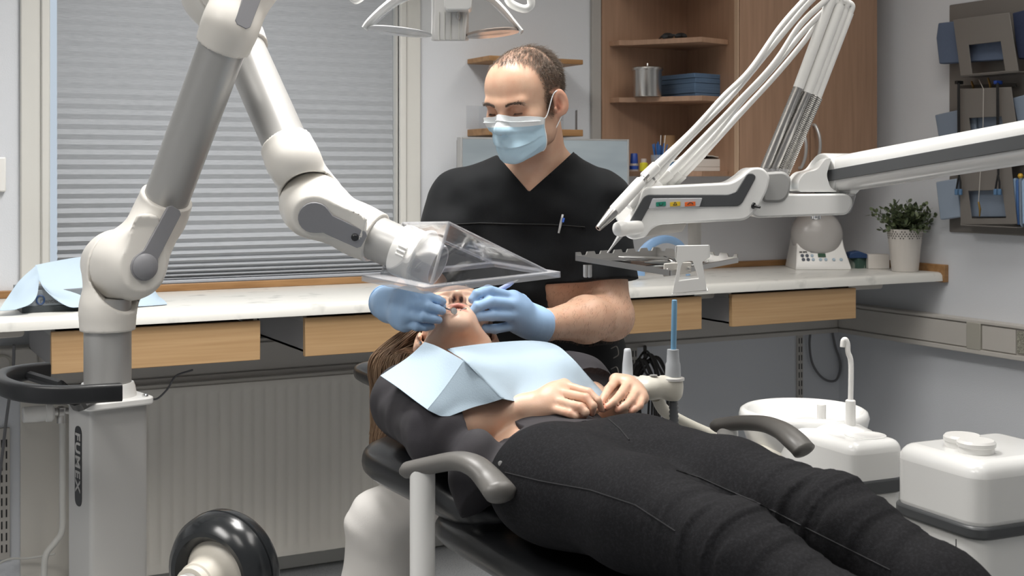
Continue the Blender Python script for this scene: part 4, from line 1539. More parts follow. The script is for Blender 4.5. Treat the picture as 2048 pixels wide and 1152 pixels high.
# bellows and link
obj('hose_block', flatpoly([(1520, 345), (1562, 342), (1576, 356), (1572, 388), (1558, 404), (1518, 404)], TU + .03, -.035, .05, .01), mat('grey_hose_block', '#a9a9a8', .35), un, bevel=.008)
for k in range(4):
    x0 = 1529 + k * 12
    obj('hose_socket', MB().tube([P(x0, 384, TU + .04), P(x0 + 2, 356, TU + .04), P(x0 + 6, 338, TU + .04)], .0062, 14), M_tran, un)
obj('link_arm', flatpoly([(1488, 388), (1676, 386), (1689, 394), (1690, 412), (1678, 428), (1500, 434), (1486, 420)], TU + .06, -.06, .05, .008), M_unit, un, bevel=.014, seg=4)
obj('clear_cap', flatpoly([(1672, 387), (1700, 386), (1694, 408), (1688, 424), (1672, 429)], TU + .055, -.05, .045, .005), M_tran, un, bevel=.006)
obj('pivot_block', flatpoly([(1584, 383), (1585, 362), (1598, 345), (1622, 340), (1638, 318), (1650, 316), (1640, 350), (1648, 376), (1664, 383)], TU + .06, -.052, .052, .008), M_unit, un, bevel=.012, seg=4)
obj('pivot_bolt', MB().lathe([(.010, 0), (.010, -.006), (.006, -.008), (0, -.008)], P(1632, 431, TU + .06), UP, 16), M_chrome, un)
# main arm, coming towards the right edge of the room
A0, A1 = P(1672, 350, 2.53), P(2150, 268, 2.02)
dA = (A1 - A0).normalized()
sA = dA.cross(UP).normalized()
uA = sA.cross(dA)
ring = rounded([(-.036, -.0345), (.036, -.0345), (.036, .0345), (-.036, .0345)], .024, 6)
rings_ = []
for f, s in ((-.036, .55), (-.030, .80), (-.018, .95), (0, 1.0), (.1, 1), (.5, 1.0), (1, 1)):
    L_ = (A1 - A0).length
    c = A0 + dA * (f if f <= .1 else f * L_)
    rings_.append([c + sA * a_ * (1 if f > 0 else .9) + uA * b_ * s for a_, b_ in ring])
obj('main_arm', MB().rings(rings_), M_unit, un, smooth=60)
sgn = 1 if sA.dot(VIEW) < 0 else -1
il = rounded([(-.012, -.0105), (.60, -.0105), (.60, .0125), (-.012, .0105)], [.011, .001, .001, .011], 5)
obj('arm_inlay', MB().prism(il, A0 - uA * .004, dA, uA, sA * sgn, .034, .0400), M_inl, un, bevel=.0015)
jn = MB().lathe([(.041, -.035), (.0425, -.031), (.0425, .031), (.041, .035)], A0 + dA * .0, sA, 40)
obj('arm_joint', jn, M_unit, un, bevel=.002)
obj('arm_post', MB().lathe([(.06, 0), (.06, .02), (.035, .04), (.035, A1.z + .03)], (A1.x, A1.y, 0), n=28), M_unit, un)

# hose arms: chrome springs below, white sleeves above, bent over at the top
arms = [((1528, 342), (1598, 172), (1664, -6), (1676, -40)), ((1544, 345), (1616, 182), (1680, 10), (1688, -20)), ((1557, 347), (1627, 188), (1690, 20), (1688, -8)), ((1568, 350), (1636, 193), (1700, 26), (1704, 4))]
tops = []
for k, (a_, b_, c_, d_) in enumerate(arms):
    ta = TU + .05 + k * .006
    pa, pb, pc = P(*a_, ta), P(*b_, ta), P(*c_, ta)
    sp = MB()
    n_ = 46
    prof = []
    L_ = (pb - pa).length
    for i in range(n_):
        prof += [(.0088, L_ * i / n_), (.0104, L_ * (i + .5) / n_)]
    sp.lathe(prof, pa, pb - pa, 16)
    obj('spring', sp, M_steel, un, smooth=80)
    rr_ = .0105 if k in (0, 1) else .0078
    obj('hose_sleeve', MB().tube([pb - (pb - pa).normalized() * .004, pb.lerp(pc, .5), pc], rr_, 18), M_white, un)
    tops.append((pc, rr_))
hoses = [
    ([(1664, -6), (1668, -30), (1640, -34), (1612, -4), (1560, 55), (1500, 140), (1445, 195), (1385, 262), (1330, 316), (1292, 352)], 0, 2.44, 'topmost white hose, ending at the metal-tipped handpiece', '1'),
    ([(1680, 10), (1682, -20), (1655, -24), (1622, 2), (1580, 50), (1535, 105), (1460, 195), (1392, 262), (1345, 310), (1312, 348)], 1, 2.46, 'second white hose from above, its handpiece half behind the first', '2'),
    ([(1680, 10), (1680, -6), (1668, -10), (1650, 2), (1600, 50), (1560, 110), (1528, 150), (1475, 205), (1412, 272), (1360, 326), (1318, 366)], 1, 2.48, 'third white hose from above running behind the unit head', '3'),
    ([(1690, 20), (1694, 6), (1684, 2), (1660, 12), (1610, 60), (1560, 120), (1520, 165), (1486, 200), (1430, 268), (1380, 322), (1336, 366)], 2, 2.50, 'fourth white hose from above running behind the unit head', '4'),
    ([(1700, 26), (1704, 12), (1694, 6), (1668, 18), (1640, 40), (1606, 86), (1545, 158), (1470, 238), (1392, 322), (1344, 368)], 3, 2.52, 'lowest white hose sagging between spring arm and unit head', '5'),
]
for pts, ai, t1, lab, nm in hoses:
    t0_ = TU + .05 + ai * .006
    n_ = len(pts)
    path = [P(x, y, t0_ + (t1 - t0_) * i / (n_ - 1)) for i, (x, y) in enumerate(pts)]
    hs = thing('handpiece_hose', path[-1], lab, 'hose', 'white handpiece hoses')
    sp = spline(path, 8)
    rad = [.0078 if i < 12 else .0056 for i in range(len(sp))]
    m_ = len(sp)
    for i in range(m_):
        f = i / (m_ - 1)
        rad[i] = .0064 - .0010 * min(1, f * 2) if f < .72 else .0054 + (f - .72) / .28 * .0044
    obj('hose', MB().tube(sp, rad, 14), M_white, hs)
    e = sp[-1]
    dd = (sp[-1] - sp[-6]).normalized()
    obj('connector', MB().lathe([(.0085, -.03), (.0108, -.028), (.0108, .004), (.009, .006)], e, dd, 20), M_white, hs)
# handpieces hanging in their holders
h0 = P(1292, 352, 2.43)
h1 = P(1196, 457, 2.36)
dd = (h1 - h0).normalized()
L_ = (h1 - h0).length
hp_ = thing('handpiece', h0, 'white handpiece with a bare metal cone tip pointing down left at the unit head', 'handpiece')
obj('coupling', MB().lathe([(.0085, -.002), (.0085, .008), (.0072, .009), (.0072, .012), (.0085, .013), (.0085, .016)], h0, dd, 24), M_steel, hp_)
obj('handle', MB().lathe([(.008, .016), (.0108, .017), (.0112, .03), (.0112, L_ * .66), (.0100, L_ * .68)], h0, dd, 28), M_white, hp_)
obj('tip', MB().lathe([(.0102, L_ * .68), (.0104, L_ * .72), (.0065, L_ * .96), (.0055, L_), (.003, L_), (.003, L_ - .01)], h0, dd, 28), M_steel, hp_)
h0, h1 = P(1318, 366, 2.455), P(1215, 506, 2.42)
dd = (h1 - h0).normalized()
L_ = (h1 - h0).length
hp_ = thing('syringe_handpiece', h0, 'slim white air syringe whose thin tip points down to the tray', 'handpiece')
obj('handle', MB().lathe([(.009, 0), (.0105, .004), (.0105, L_ * .62), (.008, L_ * .68)], h0, dd, 24), M_white, hp_)
obj('nozzle', MB().lathe([(.007, L_ * .66), (.0055, L_ * .74), (.0022, L_ * .90), (.0016, L_), (0, L_)], h0, dd, 16), M_alu, hp_)
h0, h1 = P(1312, 348, 2.455), P(1258, 414, 2.43)
dd = (h1 - h0).normalized()
L_ = (h1 - h0).length
hp_ = thing('turbine_handpiece', h0, 'white handpiece lying directly behind the metal-tipped one', 'handpiece')
obj('handle', MB().lathe([(.0085, 0), (.0100, .004), (.0100, L_ * .8), (.008, L_)], h0, dd, 24), M_white, hp_)
obj('ring', MB().lathe([(.0104, .012), (.0104, .016)], h0, dd, 24), M_steel, hp_)

# tray arm, tray and its bracket
obj('tray_post', MB().lathe([(.0125, 0), (.0125, .05)], P(1389, 493, TU + .02), UP, 28), M_duct, un)
TL, TF, TRr = P(1153, 517, 2.50), P(1340, 547, 2.31), P(1474, 521, 2.48)
TBk = P(1312, 506, 2.67)
ty_ = thing('instrument_tray', P(1310, 530, 2.5), 'shiny steel instrument tray with scalloped rim under the unit head', 'tray')
q4 = [TL, TF, TRr, TBk]
flo = [p_ - UP * .003 for p_ in q4]
fl2 = [p_ - UP * .0045 for p_ in q4]
obj('floor_plate', MB().add(flo + fl2, [(0, 1, 2, 3), (7, 6, 5, 4), (0, 4, 5, 1), (1, 5, 6, 2), (2, 6, 7, 3), (3, 7, 4, 0)]), M_chrome, ty_)


def rail(a_, b_, hgt, scallop, th_=.003):
    n_ = 60
    d_ = (b_ - a_)
    w_ = d_.cross(UP).normalized() * th_
    top, bot = [], []
    for i in range(n_ + 1):
        f = i / n_
        z_ = hgt
        if scallop:
            ph = (f * 6.0) % 1
            z_ = hgt - (.0065 if .28 < ph < .62 else 0)
        top.append(a_ + d_ * f + UP * z_)
        bot.append(a_ + d_ * f - UP * .004)
    g = [[p_ + w_ for p_ in bot], [p_ + w_ for p_ in top], top, bot, [p_ + w_ for p_ in bot]]
    m_ = MB().sheet(g)
    for e_ in (0, -1):
        m_.add([g[q_][e_] for q_ in range(4)], [(0, 1, 2, 3)])
    return m_


obj('front_rail', rail(TL, TF, .0065, False), M_steel, ty_, smooth=30)
obj('front_rail', rail(TF, TRr, .0055, False), M_steel, ty_, smooth=30)
obj('scalloped_rail', rail(TRr, TBk, .012, True), M_steel, ty_, smooth=30)
obj('scalloped_rail', rail(TBk, TL, .012, True), M_steel, ty_, smooth=30)
for dx in (0, .008):
    obj('peg', MB().lathe([(.0045, 0), (.0045, -.022), (.003, -.024)], P(1171, 530, 2.48) + RIGHT * dx, UP, 12), M_alu, ty_)


def ti(u, v, dz=.004):
    return TL + (TF - TL) * u + (TBk - TL) * v + UP * dz


for a_, b_, r_, nm, lab in ((ti(.15, .35), ti(.62, .80), .0028, 'probe', 'steel probe lying lengthwise on the instrument tray'), (ti(.52, .25), ti(.80, .62), .0032, 'excavator', 'short steel excavator lying at the front of the instrument tray'), (ti(.30, .75), ti(.70, .45), .0025, 'explorer', 'thin steel explorer lying across the instrument tray')):
    d_ = (b_ - a_).normalized()
    o = thing(nm, a_, lab, 'instrument')
    obj('shaft', MB().tube([a_, a_.lerp(b_, .15), a_.lerp(b_, .5), a_.lerp(b_, .85), b_], [r_ * .4, r_, r_ * 1.1, r_, r_ * .4], 10), M_chrome, o)
    obj('working_end', MB().tube([b_, b_ + d_ * .012 + UP * .003, b_ + d_ * .016 + UP * .009], [.0011, .0008, .0004], 8), M_chrome, o)
    if nm == 'excavator':
        obj('ring', MB().lathe([(.0042, -.004), (.0042, .004)], a_.lerp(b_, .5), d_, 14), M_alu, o)
br_ = thing('tray_bracket', P(1380, 545, 2.34), 'white bent-metal holder bracket in front of the instrument tray', 'bracket')
t_ = 2.30
fr_pts = [(1352, 492), (1372, 491), (1386, 490), (1419, 490), (1419, 512), (1404, 520), (1414, 580), (1345, 589), (1354, 524), (1350, 516)]
o_ = F(0, t_, 0)


def T2(px, py, t=t_):
    return ((px - CX) / FPX * t, CAMH - (py - HY) / FPX * t)


outer = [(1352, 491), (1419, 490), (1420, 514), (1405, 524), (1414, 581), (1345, 588), (1356, 528), (1350, 516)]
inner = [(1366, 524), (1384, 522), (1386, 524), (1388, 530), (1397, 556), (1358, 561), (1362, 534), (1364, 528)]
vs = [P(x, y, t_) for x, y in outer] + [P(x, y, t_) for x, y in inner]
vs += [p_ + VIEW * .003 for p_ in vs]
k = 8
fs = []
order = [(0, 0), (1, 1), (2, 2), (3, 3), (4, 4), (5, 5), (6, 6), (7, 7)]
for i in range(k):
    j = (i + 1) % k
    fs += [(i, j, k + j, k + i), (2 * k + i, 3 * k + i, 3 * k + j, 2 * k + j), (i, 2 * k + i, 2 * k + j, j), (k + i, k + j, 3 * k + j, 3 * k + i)]
obj('front_plate', MB().add(vs, fs), M_white, br_, bevel=.001)
obj('side_wing', MB().add([P(1352, 491, t_), P(1350, 516, t_), P(1356, 516, t_ + .05), P(1358, 493, t_ + .05)] + [p_ + RIGHT * .002 for p_ in (P(1352, 491, t_), P(1350, 516, t_), P(1356, 516, t_ + .05), P(1358, 493, t_ + .05))], [(0, 1, 2, 3), (7, 6, 5, 4), (0, 4, 5, 1), (1, 5, 6, 2), (2, 6, 7, 3), (3, 7, 4, 0)]), M_white, br_)
obj('side_wing', MB().add([P(1417, 490, t_), P(1418, 514, t_), P(1400, 519, t_ + .05), P(1398, 494, t_ + .05)] + [p_ + RIGHT * .002 for p_ in (P(1417, 490, t_), P(1418, 514, t_), P(1400, 519, t_ + .05), P(1398, 494, t_ + .05))], [(0, 1, 2, 3), (7, 6, 5, 4), (0, 4, 5, 1), (1, 5, 6, 2), (2, 6, 7, 3), (3, 7, 4, 0)]), M_white, br_)
foot = [P(1343, 589, t_), P(1416, 581, t_), P(1413, 573, t_ + .055), P(1349, 580, t_ + .055)]
obj('foot_plate', MB().add(foot + [p_ - UP * .0025 for p_ in foot], [(0, 1, 2, 3), (7, 6, 5, 4), (0, 4, 5, 1), (1, 5, 6, 2), (2, 6, 7, 3), (3, 7, 4, 0)]), M_white, br_)
lug = flatpoly([(1328, 527), (1352, 525), (1382, 524), (1382, 547), (1326, 553)], 2.325, -.004, .004, .002)
obj('mounting_lug', lug, M_duct, br_, bevel=.001)
for x_, y_ in ((1336, 540), (1377, 537)):
    obj('screw', MB().lathe([(.0035, -.001), (.0035, .002), (.002, .003), (0, .003)], P(x_, y_, 2.320), -VIEW, 12), M_steel, br_)

# pale blue face shield standing on the worktop behind the tray
fs_ = thing('face_shield', PY(1325, 545, 3.5), 'pale blue plastic visor standing on the worktop behind the tray', 'visor')
fs_.location.z = CT
cpt = [PY(1278, 540, 3.47), PY(1280, 505, 3.47), PY(1300, 478, 3.47), PY(1330, 467, 3.48), PY(1358, 476, 3.50), PY(1372, 500, 3.52), PY(1376, 540, 3.52)]
sp = spline(cpt, 6)
obj('band', MB().tube(sp, [(.019 - .012 * i / len(sp), .004) for i in range(len(sp))], 12, flat=VIEW), mat('visor_blue', '#86a8cf', .35), fs_)

# ------------------------------------------------------------------ operating lamp
tL = 2.36
lm = thing('operating_lamp', P(895, 40, tL), 'white operating lamp with clear shields hanging above the dentist and patient', 'lamp')


def LP(px, py, dt=0.0):
    return P(px, py, tL + dt)


def arc(pts, w0, w1, m, nm, parent, flatw=.030):
    sp = spline(pts, 6)
    n_ = len(sp)
    return obj(nm, MB().tube(sp, [(flatw, w0 + (w1 - w0) * i / (n_ - 1)) for i in range(n_)], 16, flat=UP), m, parent)


arc([LP(729, 58), LP(740, 44), LP(768, 18), LP(800, -4), LP(850, -24), LP(896, -30)], .0048, .0115, M_unit, 'left_bow', lm)
arc([LP(1044, 64), LP(1030, 48), LP(1008, 22), LP(980, -4), LP(940, -22), LP(896, -30)], .0040, .0090, M_unit, 'right_bow', lm)
obj('centre_body', MB().rings([[LP(x, y, d) for x, d in ((866, -.03), (931, -.03), (938, .05), (862, .05))] for y in (82, 70)] + [[LP(x, y, d) for x, d in ((868, -.025), (936, -.025), (938, .05), (864, .05))] for y in (20, -20)]), mat('lamp_body', '#dddcda', .35), lm, bevel=.003)
for x_ in (878, 889, 901, 918, 926):
    obj('body_rib', MB().tube([LP(x_, 80, -.031), LP(x_, 24, -.027)], .0012, 6), M_trimw, lm)
obj('top_block', flatpoly([(888, -30), (946, -30), (943, 18), (938, 22), (894, 22), (889, 16)], tL - .045, -.02, .03, .003), M_unit, lm, bevel=.004)
obj('knob', MB().lathe([(.001, 0), (.004, .004), (.0045, .009), (.002, .016), (0, .0165)], LP(917, 40, -.031), (UP), 14), M_steel, lm)
M_lg = clear_mat('lamp_glass', (.90, .90, .89), milk=.10)
for sgn_, pts in ((-1, [(742, 58), (792, 14), (850, -14), (862, 0), (862, 74), (830, 74)]), (1, [(936, 74), (936, 0), (965, -10), (1004, 30), (1036, 62), (1000, 70)])):
    obj('side_shield', flatpoly(pts, tL, -.0015, .0015, .003), M_lg, lm)
for c_, rx_, tilt_, m_ in (((800, 66), .058, .006, clear_mat('lens_grey', (.75, .77, .78), milk=.35)), ((985, 69), .049, -.005, mat('lens_brown_reflection', '#b9aaa0', .2, .6))):  # right lens: a brown reflection is put into its base colour
    cc_ = LP(*c_)
    lens = []
    for rr_, hh_ in ((1, .0), (1, .004), (.92, .006)):
        lens.append([cc_ + RIGHT * (rx_ * rr_ * math.cos(q_)) + VIEW * (.06 * rr_ * math.sin(q_)) + UP * (hh_ - math.cos(q_) * tilt_) for q_ in [2 * math.pi * i / 40 for i in range(40)]])
    obj('lens', MB().rings(lens), m_, lm, smooth=30)
hl = spline([LP(1012, -20), LP(1018, 2), LP(1030, 12), LP(1050, 18), LP(1062, 10), LP(1060, -10)], 6)
obj('side_grip', MB().tube(hl, .0075, 14), M_unit, lm)
obj('side_grip', MB().tube(spline([LP(700, -20), LP(702, -6), LP(712, 2), LP(728, -8), LP(745, -24)], 6), .006, 14), M_unit, lm)
obj('suspension', MB().tube(spline([LP(900, -28), LP(900, -80, .02), LP(900, -200, .1), F(-.1, 2.5, 2.2), F(-.1, 2.5, CEIL)], 5), .022, 20), M_unit, lm)

# ------------------------------------------------------------------ dental chair
ca = F(.57, -.82, 0).normalized()          # towards the feet
cl_ = F(.82, .57, 0).normalized()          # towards the far side
CM = F(.259, 2.14, 0)
M_leather = mat('black_upholstery', '#1c1d1f', 0.32, bump=(420, .12, .001), coat=.15)
M_arm = mat('armrest_grey', '#62605d', 0.4)


def CH(s, l, z):
    return CM + ca * s + cl_ * l + UP * z


ch = thing('dental_chair', CH(.1, 0, 0), 'black upholstered dental chair with white frame under the patient', 'dental chair')


def pad(stations, n=28):
    """stations: (s, half width, top z, thickness, edge lift)"""
    rings_ = []
    for s, hw, zt, th_, lift in stations:
        r_ = []
        for i in range(n):
            a_ = 2 * math.pi * i / n
            c_, s_ = math.cos(a_), math.sin(a_)
            x_ = math.copysign(abs(c_) ** .55, c_) * hw
            y_ = math.copysign(abs(s_) ** .75, s_) * th_ / 2
            li = lift * (abs(x_) / max(hw, 1e-6)) ** 2.2
            r_.append(CH(s, x_, zt - th_ / 2 + y_ + li))
        rings_.append(r_)
    return MB().rings(rings_)


seat = [(-.365, .10, .580, .02, 0), (-.360, .20, .602, .06, 0), (-.345, .248, .615, .085, .005), (-.30, .272, .620, .10, .012), (-.15, .280, .608, .10, .020), (.05, .280, .585, .10, .022), (.30, .275, .580, .10, .020), (.60, .262, .570, .10, .014), (.95, .235, .54, .09, .010), (1.10, .20, .52, .07, .0), (1.12, .10, .51, .03, 0)]
obj('seat_cushion', pad(seat), M_leather, ch, smooth=180, sub=1)
back = [(-.640, .12, .660, .03, 0), (-.632, .21, .680, .070, .0), (-.610, .252, .692, .100, .006), (-.55, .276, .694, .115, .016), (-.45, .284, .688, .118, .026), (-.34, .284, .676, .115, .030), (-.24, .275, .658, .105, .024), (-.18, .23, .642, .08, .006), (-.165, .12, .635, .03, 0)]
obj('backrest', pad(back), M_leather, ch, smooth=180, sub=1)
head = [(-.96, .04, .765, .02, 0), (-.955, .08, .775, .045, 0), (-.93, .10, .785, .06, .01), (-.80, .105, .775, .06, .015), (-.70, .10, .755, .06, .01), (-.68, .06, .75, .03, 0)]
obj('headrest', pad(head), M_leather, ch, smooth=180, sub=1)
obj('headrest_stem', MB().tube([CH(-.78, 0, .72), CH(-.66, 0, .66), CH(-.5, 0, .62)], [(.03, .012)] * 3, 12, flat=UP), M_alu, ch)


def armrest(pts, parent):
    sp = spline(pts, 6)
    n_ = len(sp)
    rad = []
    for i in range(n_):
        f = i / (n_ - 1)
        e_ = min(1, f / .06 + .55) * min(1, (1 - f) / .05 + .45)
        rad.append(((.020 + .007 * f) * e_, (.0135 + .004 * f) * e_))
    return obj('armrest', MB().tube(sp, rad, 20, flat=UP), M_arm, parent, smooth=180)


armrest([P(806, 942, 2.11), P(862, 930, 2.08), P(915, 922, 2.045), P(952, 933, 2.015), P(982, 962, 1.99), P(1006, 992, 1.95)], ch)
armrest([P(1425, 852, 2.54), P(1478, 846, 2.50), P(1528, 848, 2.45), P(1565, 862, 2.40), P(1592, 884, 2.36), P(1612, 905, 2.34)], ch)
pn = P(845, 938, 2.09)
obj('arm_post', MB().lathe([(.0205, 0), (.0205, pn.z - .42)], (pn.x, pn.y, .42), n=32), M_white, ch)
pf = P(1455, 850, 2.52)
obj('arm_post', MB().lathe([(.0205, 0), (.0205, pf.z - .42)], (pf.x, pf.y, .42), n=32), M_white, ch)
br = MB()
q0 = P(845, 1148, 2.09)
br.prism(rounded([(-.035, -.03), (.30, -.03), (.30, .03), (-.035, .03)], .012), (q0.x, q0.y, 0), cl_, ca, UP, .415, .452)
obj('arm_bracket', br, M_white, ch, bevel=.006)
br = MB()
br.prism(rounded([(-.30, -.03), (.035, -.03), (.035, .03), (-.30, .03)], .012), (pf.x, pf.y, 0), cl_, ca, UP, .415, .452)
obj('arm_bracket', br, M_white, ch, bevel=.006)
obj('seat_frame', MB().prism(rounded([(-.25, -.17), (.70, -.17), (.70, .17), (-.25, .17)], .04), CM, ca, cl_, UP, .45, .515), M_white, ch, bevel=.01)
obj('pedestal', MB().prism(rounded([(-.20, -.13), (.35, -.13), (.35, .13), (-.20, .13)], .06), CM, ca, cl_, UP, .08, .46), M_white, ch, bevel=.012)
obj('foot', MB().prism(rounded([(-.45, -.24), (.55, -.24), (.55, .24), (-.45, .24)], .10), CM, ca, cl_, UP, 0, .085), M_white, ch, bevel=.02)

# ------------------------------------------------------------------ spittoon and the second cabinet
er = F(.907, .42, 0).normalized()
eb = F(-.42, .907, 0).normalized()


def rbox(o, u0, u1, v0, v1, z0, z1, r):
    return MB().prism(rounded([(u0, v0), (u1, v0), (u1, v1), (u0, v1)], r, 6), (o.x, o.y, 0), er, eb, UP, z0, z1)


q0 = P(1706, 968, 2.55)
cu_ = thing('spittoon_unit', (q0.x, q0.y, 0), 'white spittoon unit with round bowl and tall cup filler in the room corner', 'spittoon')
zb_ = q0.z
ZT = CAMH - (888 - HY) * 2.56 / FPX
obj('tank', rbox(q0, 0, .135, 0, .30, zb_ - .024, ZT, .03), M_unit, cu_, bevel=.024, seg=5, smooth=60)
obj('dark_band', rbox(q0, -.004, .139, -.004, .30, zb_ - .027, zb_ + .002, .03), M_inl, cu_, bevel=.004)
obj('cabinet', rbox(q0, .004, .131, .004, .29, .04, zb_ - .026, .028), M_unit, cu_, bevel=.004)
obj('plinth', rbox(q0, .015, .12, .02, .28, 0, .04, .02), M_inl, cu_)
dz = MB()
dcc = q0 + er * .085 + eb * .065
dcc.z = ZT
obj('dish', MB().lathe([(.042, -.002), (.042, .0012), (.036, .0022), (.030, .0008), (.0, .0004)], dcc, n=40), M_unit, cu_)
bc = P(1607, 824, 2.86)
prof = [(.05, -.17), (.085, -.14), (.115, -.085), (.136, -.030), (.1415, -.008), (.138, .004), (.130, .009), (.121, .004), (.112, -.012), (.09, -.035), (.05, -.05), (.018, -.054), (.0, -.056)]
obj('bowl', MB().lathe(prof, bc, n=72), M_unit, cu_, smooth=180)
obj('drain', MB().lathe([(.015, -.0535), (.015, -.051), (0, -.0505)], bc, n=20), M_steel, cu_)
br = P(1690, 862, 2.70)
obj('bridge', MB().tube(spline([bc + UP * -.075, bc.lerp(br, .5) - UP * .04, br - UP * .02, q0 + er * .06 + eb * .1 + UP * (ZT - zb_ - .055)], 5), [(.07, .035)] * 16, 20, flat=UP), M_unit, cu_, smooth=180)
ba = P(1643, 858, 2.74)
obj('filler_base', MB().lathe([(.020, -.02), (.0185, .0), (.0150, .006)], ba, n=24), M_unit, cu_)
obj('short_filler', MB().lathe([(.0098, 0), (.0098, .050), (.0088, .052), (0, .052)], ba, n=24), M_white, cu_)
bf = P(1701, 852, 2.70)
obj('faucet_base', MB().lathe([(.022, -.03), (.019, -.006), (.0105, .0), (.0105, .053), (.008, .055)], bf, n=24), M_white, cu_)
fp = [P(1701, 805, 2.70), P(1702, 760, 2.70), P(1701.5, 722, 2.70), P(1696, 704, 2.70), P(1695, 688, 2.70), P(1691, 679.5, 2.70), P(1686.5, 682, 2.70), P(1685, 694, 2.70)]
sp = spline(fp, 6)
obj('faucet', MB().tube(sp, [.0056] * len(sp), 14), M_white, cu_)
q1 = P(1957, 1060, 2.20)
c2 = thing('equipment_cabinet', (q1.x, q1.y, 0), 'white rounded equipment cabinet with dark band and two round caps at the right edge', 'cabinet')
zb_ = q1.z
ZT2 = CAMH - (917 - HY) * 2.25 / FPX
obj('cover', rbox(q1, 0, .26, 0, .215, zb_ - .02, ZT2, .04), M_unit, c2, bevel=.028, seg=5, smooth=60)
obj('dark_band', rbox(q1, -.005, .265, -.005, .22, zb_ - .021, zb_ + .002, .042), M_inl, c2, bevel=.005)
obj('body', rbox(q1, .003, .257, .003, .212, .05, zb_ - .02, .038), M_unit, c2, bevel=.003)
obj('panel_seam', MB().prism([(-.0008, .05), (.0008, .05), (.0008, zb_ - .03), (-.0008, zb_ - .03)], q1 * 1.0 - UP * q1.z + eb * .055, eb, UP, -er, -.004, -.0022), M_inl, c2)
obj('plinth', rbox(q1, .02, .24, .02, .19, 0, .05, .02), M_inl, c2)
for uu_, vv_ in ((.085, .125), (.072, .078)):
    cc_ = q1 + er * uu_ + eb * vv_
    cc_.z = ZT2
    obj('cap', MB().lathe([(.031, -.004), (.031, .010), (.0335, .012), (.0335, .018), (.030, .022), (.0, .0225)], cc_, n=40), M_white, c2)
gz = thing('safety_glasses', P(2030, 905, 2.62), 'clear and blue safety glasses lying at the far right edge behind the cabinet', 'glasses')
g0 = P(2030, 905, 2.62)
obj('lens', MB().lathe([(.024, -.0015), (.024, .0015)], g0 + RIGHT * .02 + UP * .0, (-VIEW + UP * .6), 24), M_acryl, gz)
obj('lens', MB().lathe([(.024, -.0015), (.024, .0015)], g0 - RIGHT * .032 + UP * .0, (-VIEW + UP * .6), 24), M_tran, gz)
obj('temple', MB().tube([g0 - RIGHT * .056, g0 - RIGHT * .05 + VIEW * .06, g0 - RIGHT * .03 + VIEW * .12], .003, 8), M_blue3, gz)
obj('bridge', MB().tube([g0 - RIGHT * .01, g0 - RIGHT * .004 + UP * .006, g0], .0025, 8), M_steel, gz)
sd = thing('side_table', (g0.x, g0.y, 0), 'small white side table behind the equipment cabinet', 'table')
gzz = g0.z - .024
obj('top', MB().box((g0.x + .05, g0.y, gzz - .01), (.32, .3, .02)), M_white, sd, bevel=.004)
obj('leg', MB().lathe([(.02, .02), (.02, gzz - .02)], (g0.x + .05, g0.y, 0), n=20), M_white, sd)
obj('foot', MB().lathe([(.14, 0), (.14, .012), (.03, .022)], (g0.x + .05, g0.y, 0), n=32), M_white, sd)

# ------------------------------------------------------------------ suction holder
M_cream = mat('cream_plastic', '#d8d4c8', .4)
tS = 2.68
so = thing('suction_holder', P(1315, 790, tS), 'cream suction holder with two nozzles standing beyond the patient', 'suction holder')
bz = MB()
c0, c1 = P(1258, 775, tS), P(1346, 772, tS)
pts = rounded([(1246, 762), (1268, 762), (1290, 748), (1330, 748), (1336, 760), (1364, 760), (1361, 792), (1334, 798), (1318, 802), (1282, 800), (1270, 790), (1246, 790)], 6)
Bs = Body()
Bs.cap(P(1346, 764, tS), P(1346, 786, tS), .0195, .0185, k=.01)
Bs.cap(P(1256, 764, tS), P(1256, 782, tS), .017, .016, k=.01)
Bs.ell(P(1302, 776, tS - .01), (.034, .03, .024), k=.02)
Bs.cap(P(1262, 776, tS), P(1345, 776, tS), .014, .014, k=.02)
for y_ in (1,):
    Bs.cap(P(1285, 760, tS), P(1285, 751, tS), .004, .004, k=.006)
    Bs.cap(P(1326, 760, tS), P(1326, 752, tS), .004, .004, k=.006)


def ztrim(X, d, z0=P(0, 801, tS).z, z1=P(0, 751, tS).z):
    return np.maximum(d, np.maximum(z0 - X[:, 2], X[:, 2] - z1))


Bs.post.append(ztrim)
sdf_obj('body', Bs, M_cream, so, h=.0025)
obj('logo_button', MB().lathe([(.008, 0), (.008, .0022), (0, .0026)], P(1307, 752, tS - .012), UP, 20), M_alu, so)
for x_, r0_ in ((1256, .025), (1346, .0235)):
    obj('ring', MB().lathe([(r0_ * .8, -.002), (r0_, 0), (r0_, .005), (r0_ * .72, .006)], P(x_, 760, tS), UP, 28), M_white, so)
z0 = P(1255, 757, tS)
obj('small_nozzle', MB().lathe([(.0125, 0), (.0115, .004), (.0105, .03), (.0078, .055), (.0072, .060), (.0055, .062), (0, .062)], z0, UP, 24), mat('pale_grey_nozzle', '#d4d8dd', .4), so)
z0 = P(1346, 757, tS)
obj('large_nozzle', MB().lathe([(.0165, 0), (.0155, .03), (.0135, .034), (.0120, .060), (.0095, .0605), (0, .0605)], z0, UP, 24), mat('grey_nozzle', '#b4b8bc', .4), so)
st = thing('suction_tip', P(1347, 700, tS), 'straight blue suction tip standing in the large nozzle', 'suction tip')
zt = P(1349, 598, tS)
obj('tip', MB().lathe([(.0058, 0), (.0058, .098), (.0054, .104), (.0044, .105)], P(1347, 701, tS), zt - P(1347, 701, tS), 20), mat('blue_tip', '#7fb2d6', .35), st)
hs = MB()
prof = []
n_ = 40
L_ = .34
for i in range(n_):
    prof += [(.0085, L_ * i / n_), (.0102, L_ * (i + .5) / n_)]
hs.lathe(prof, P(1347, 795, tS), (F(.02, .0, -1)), 16)
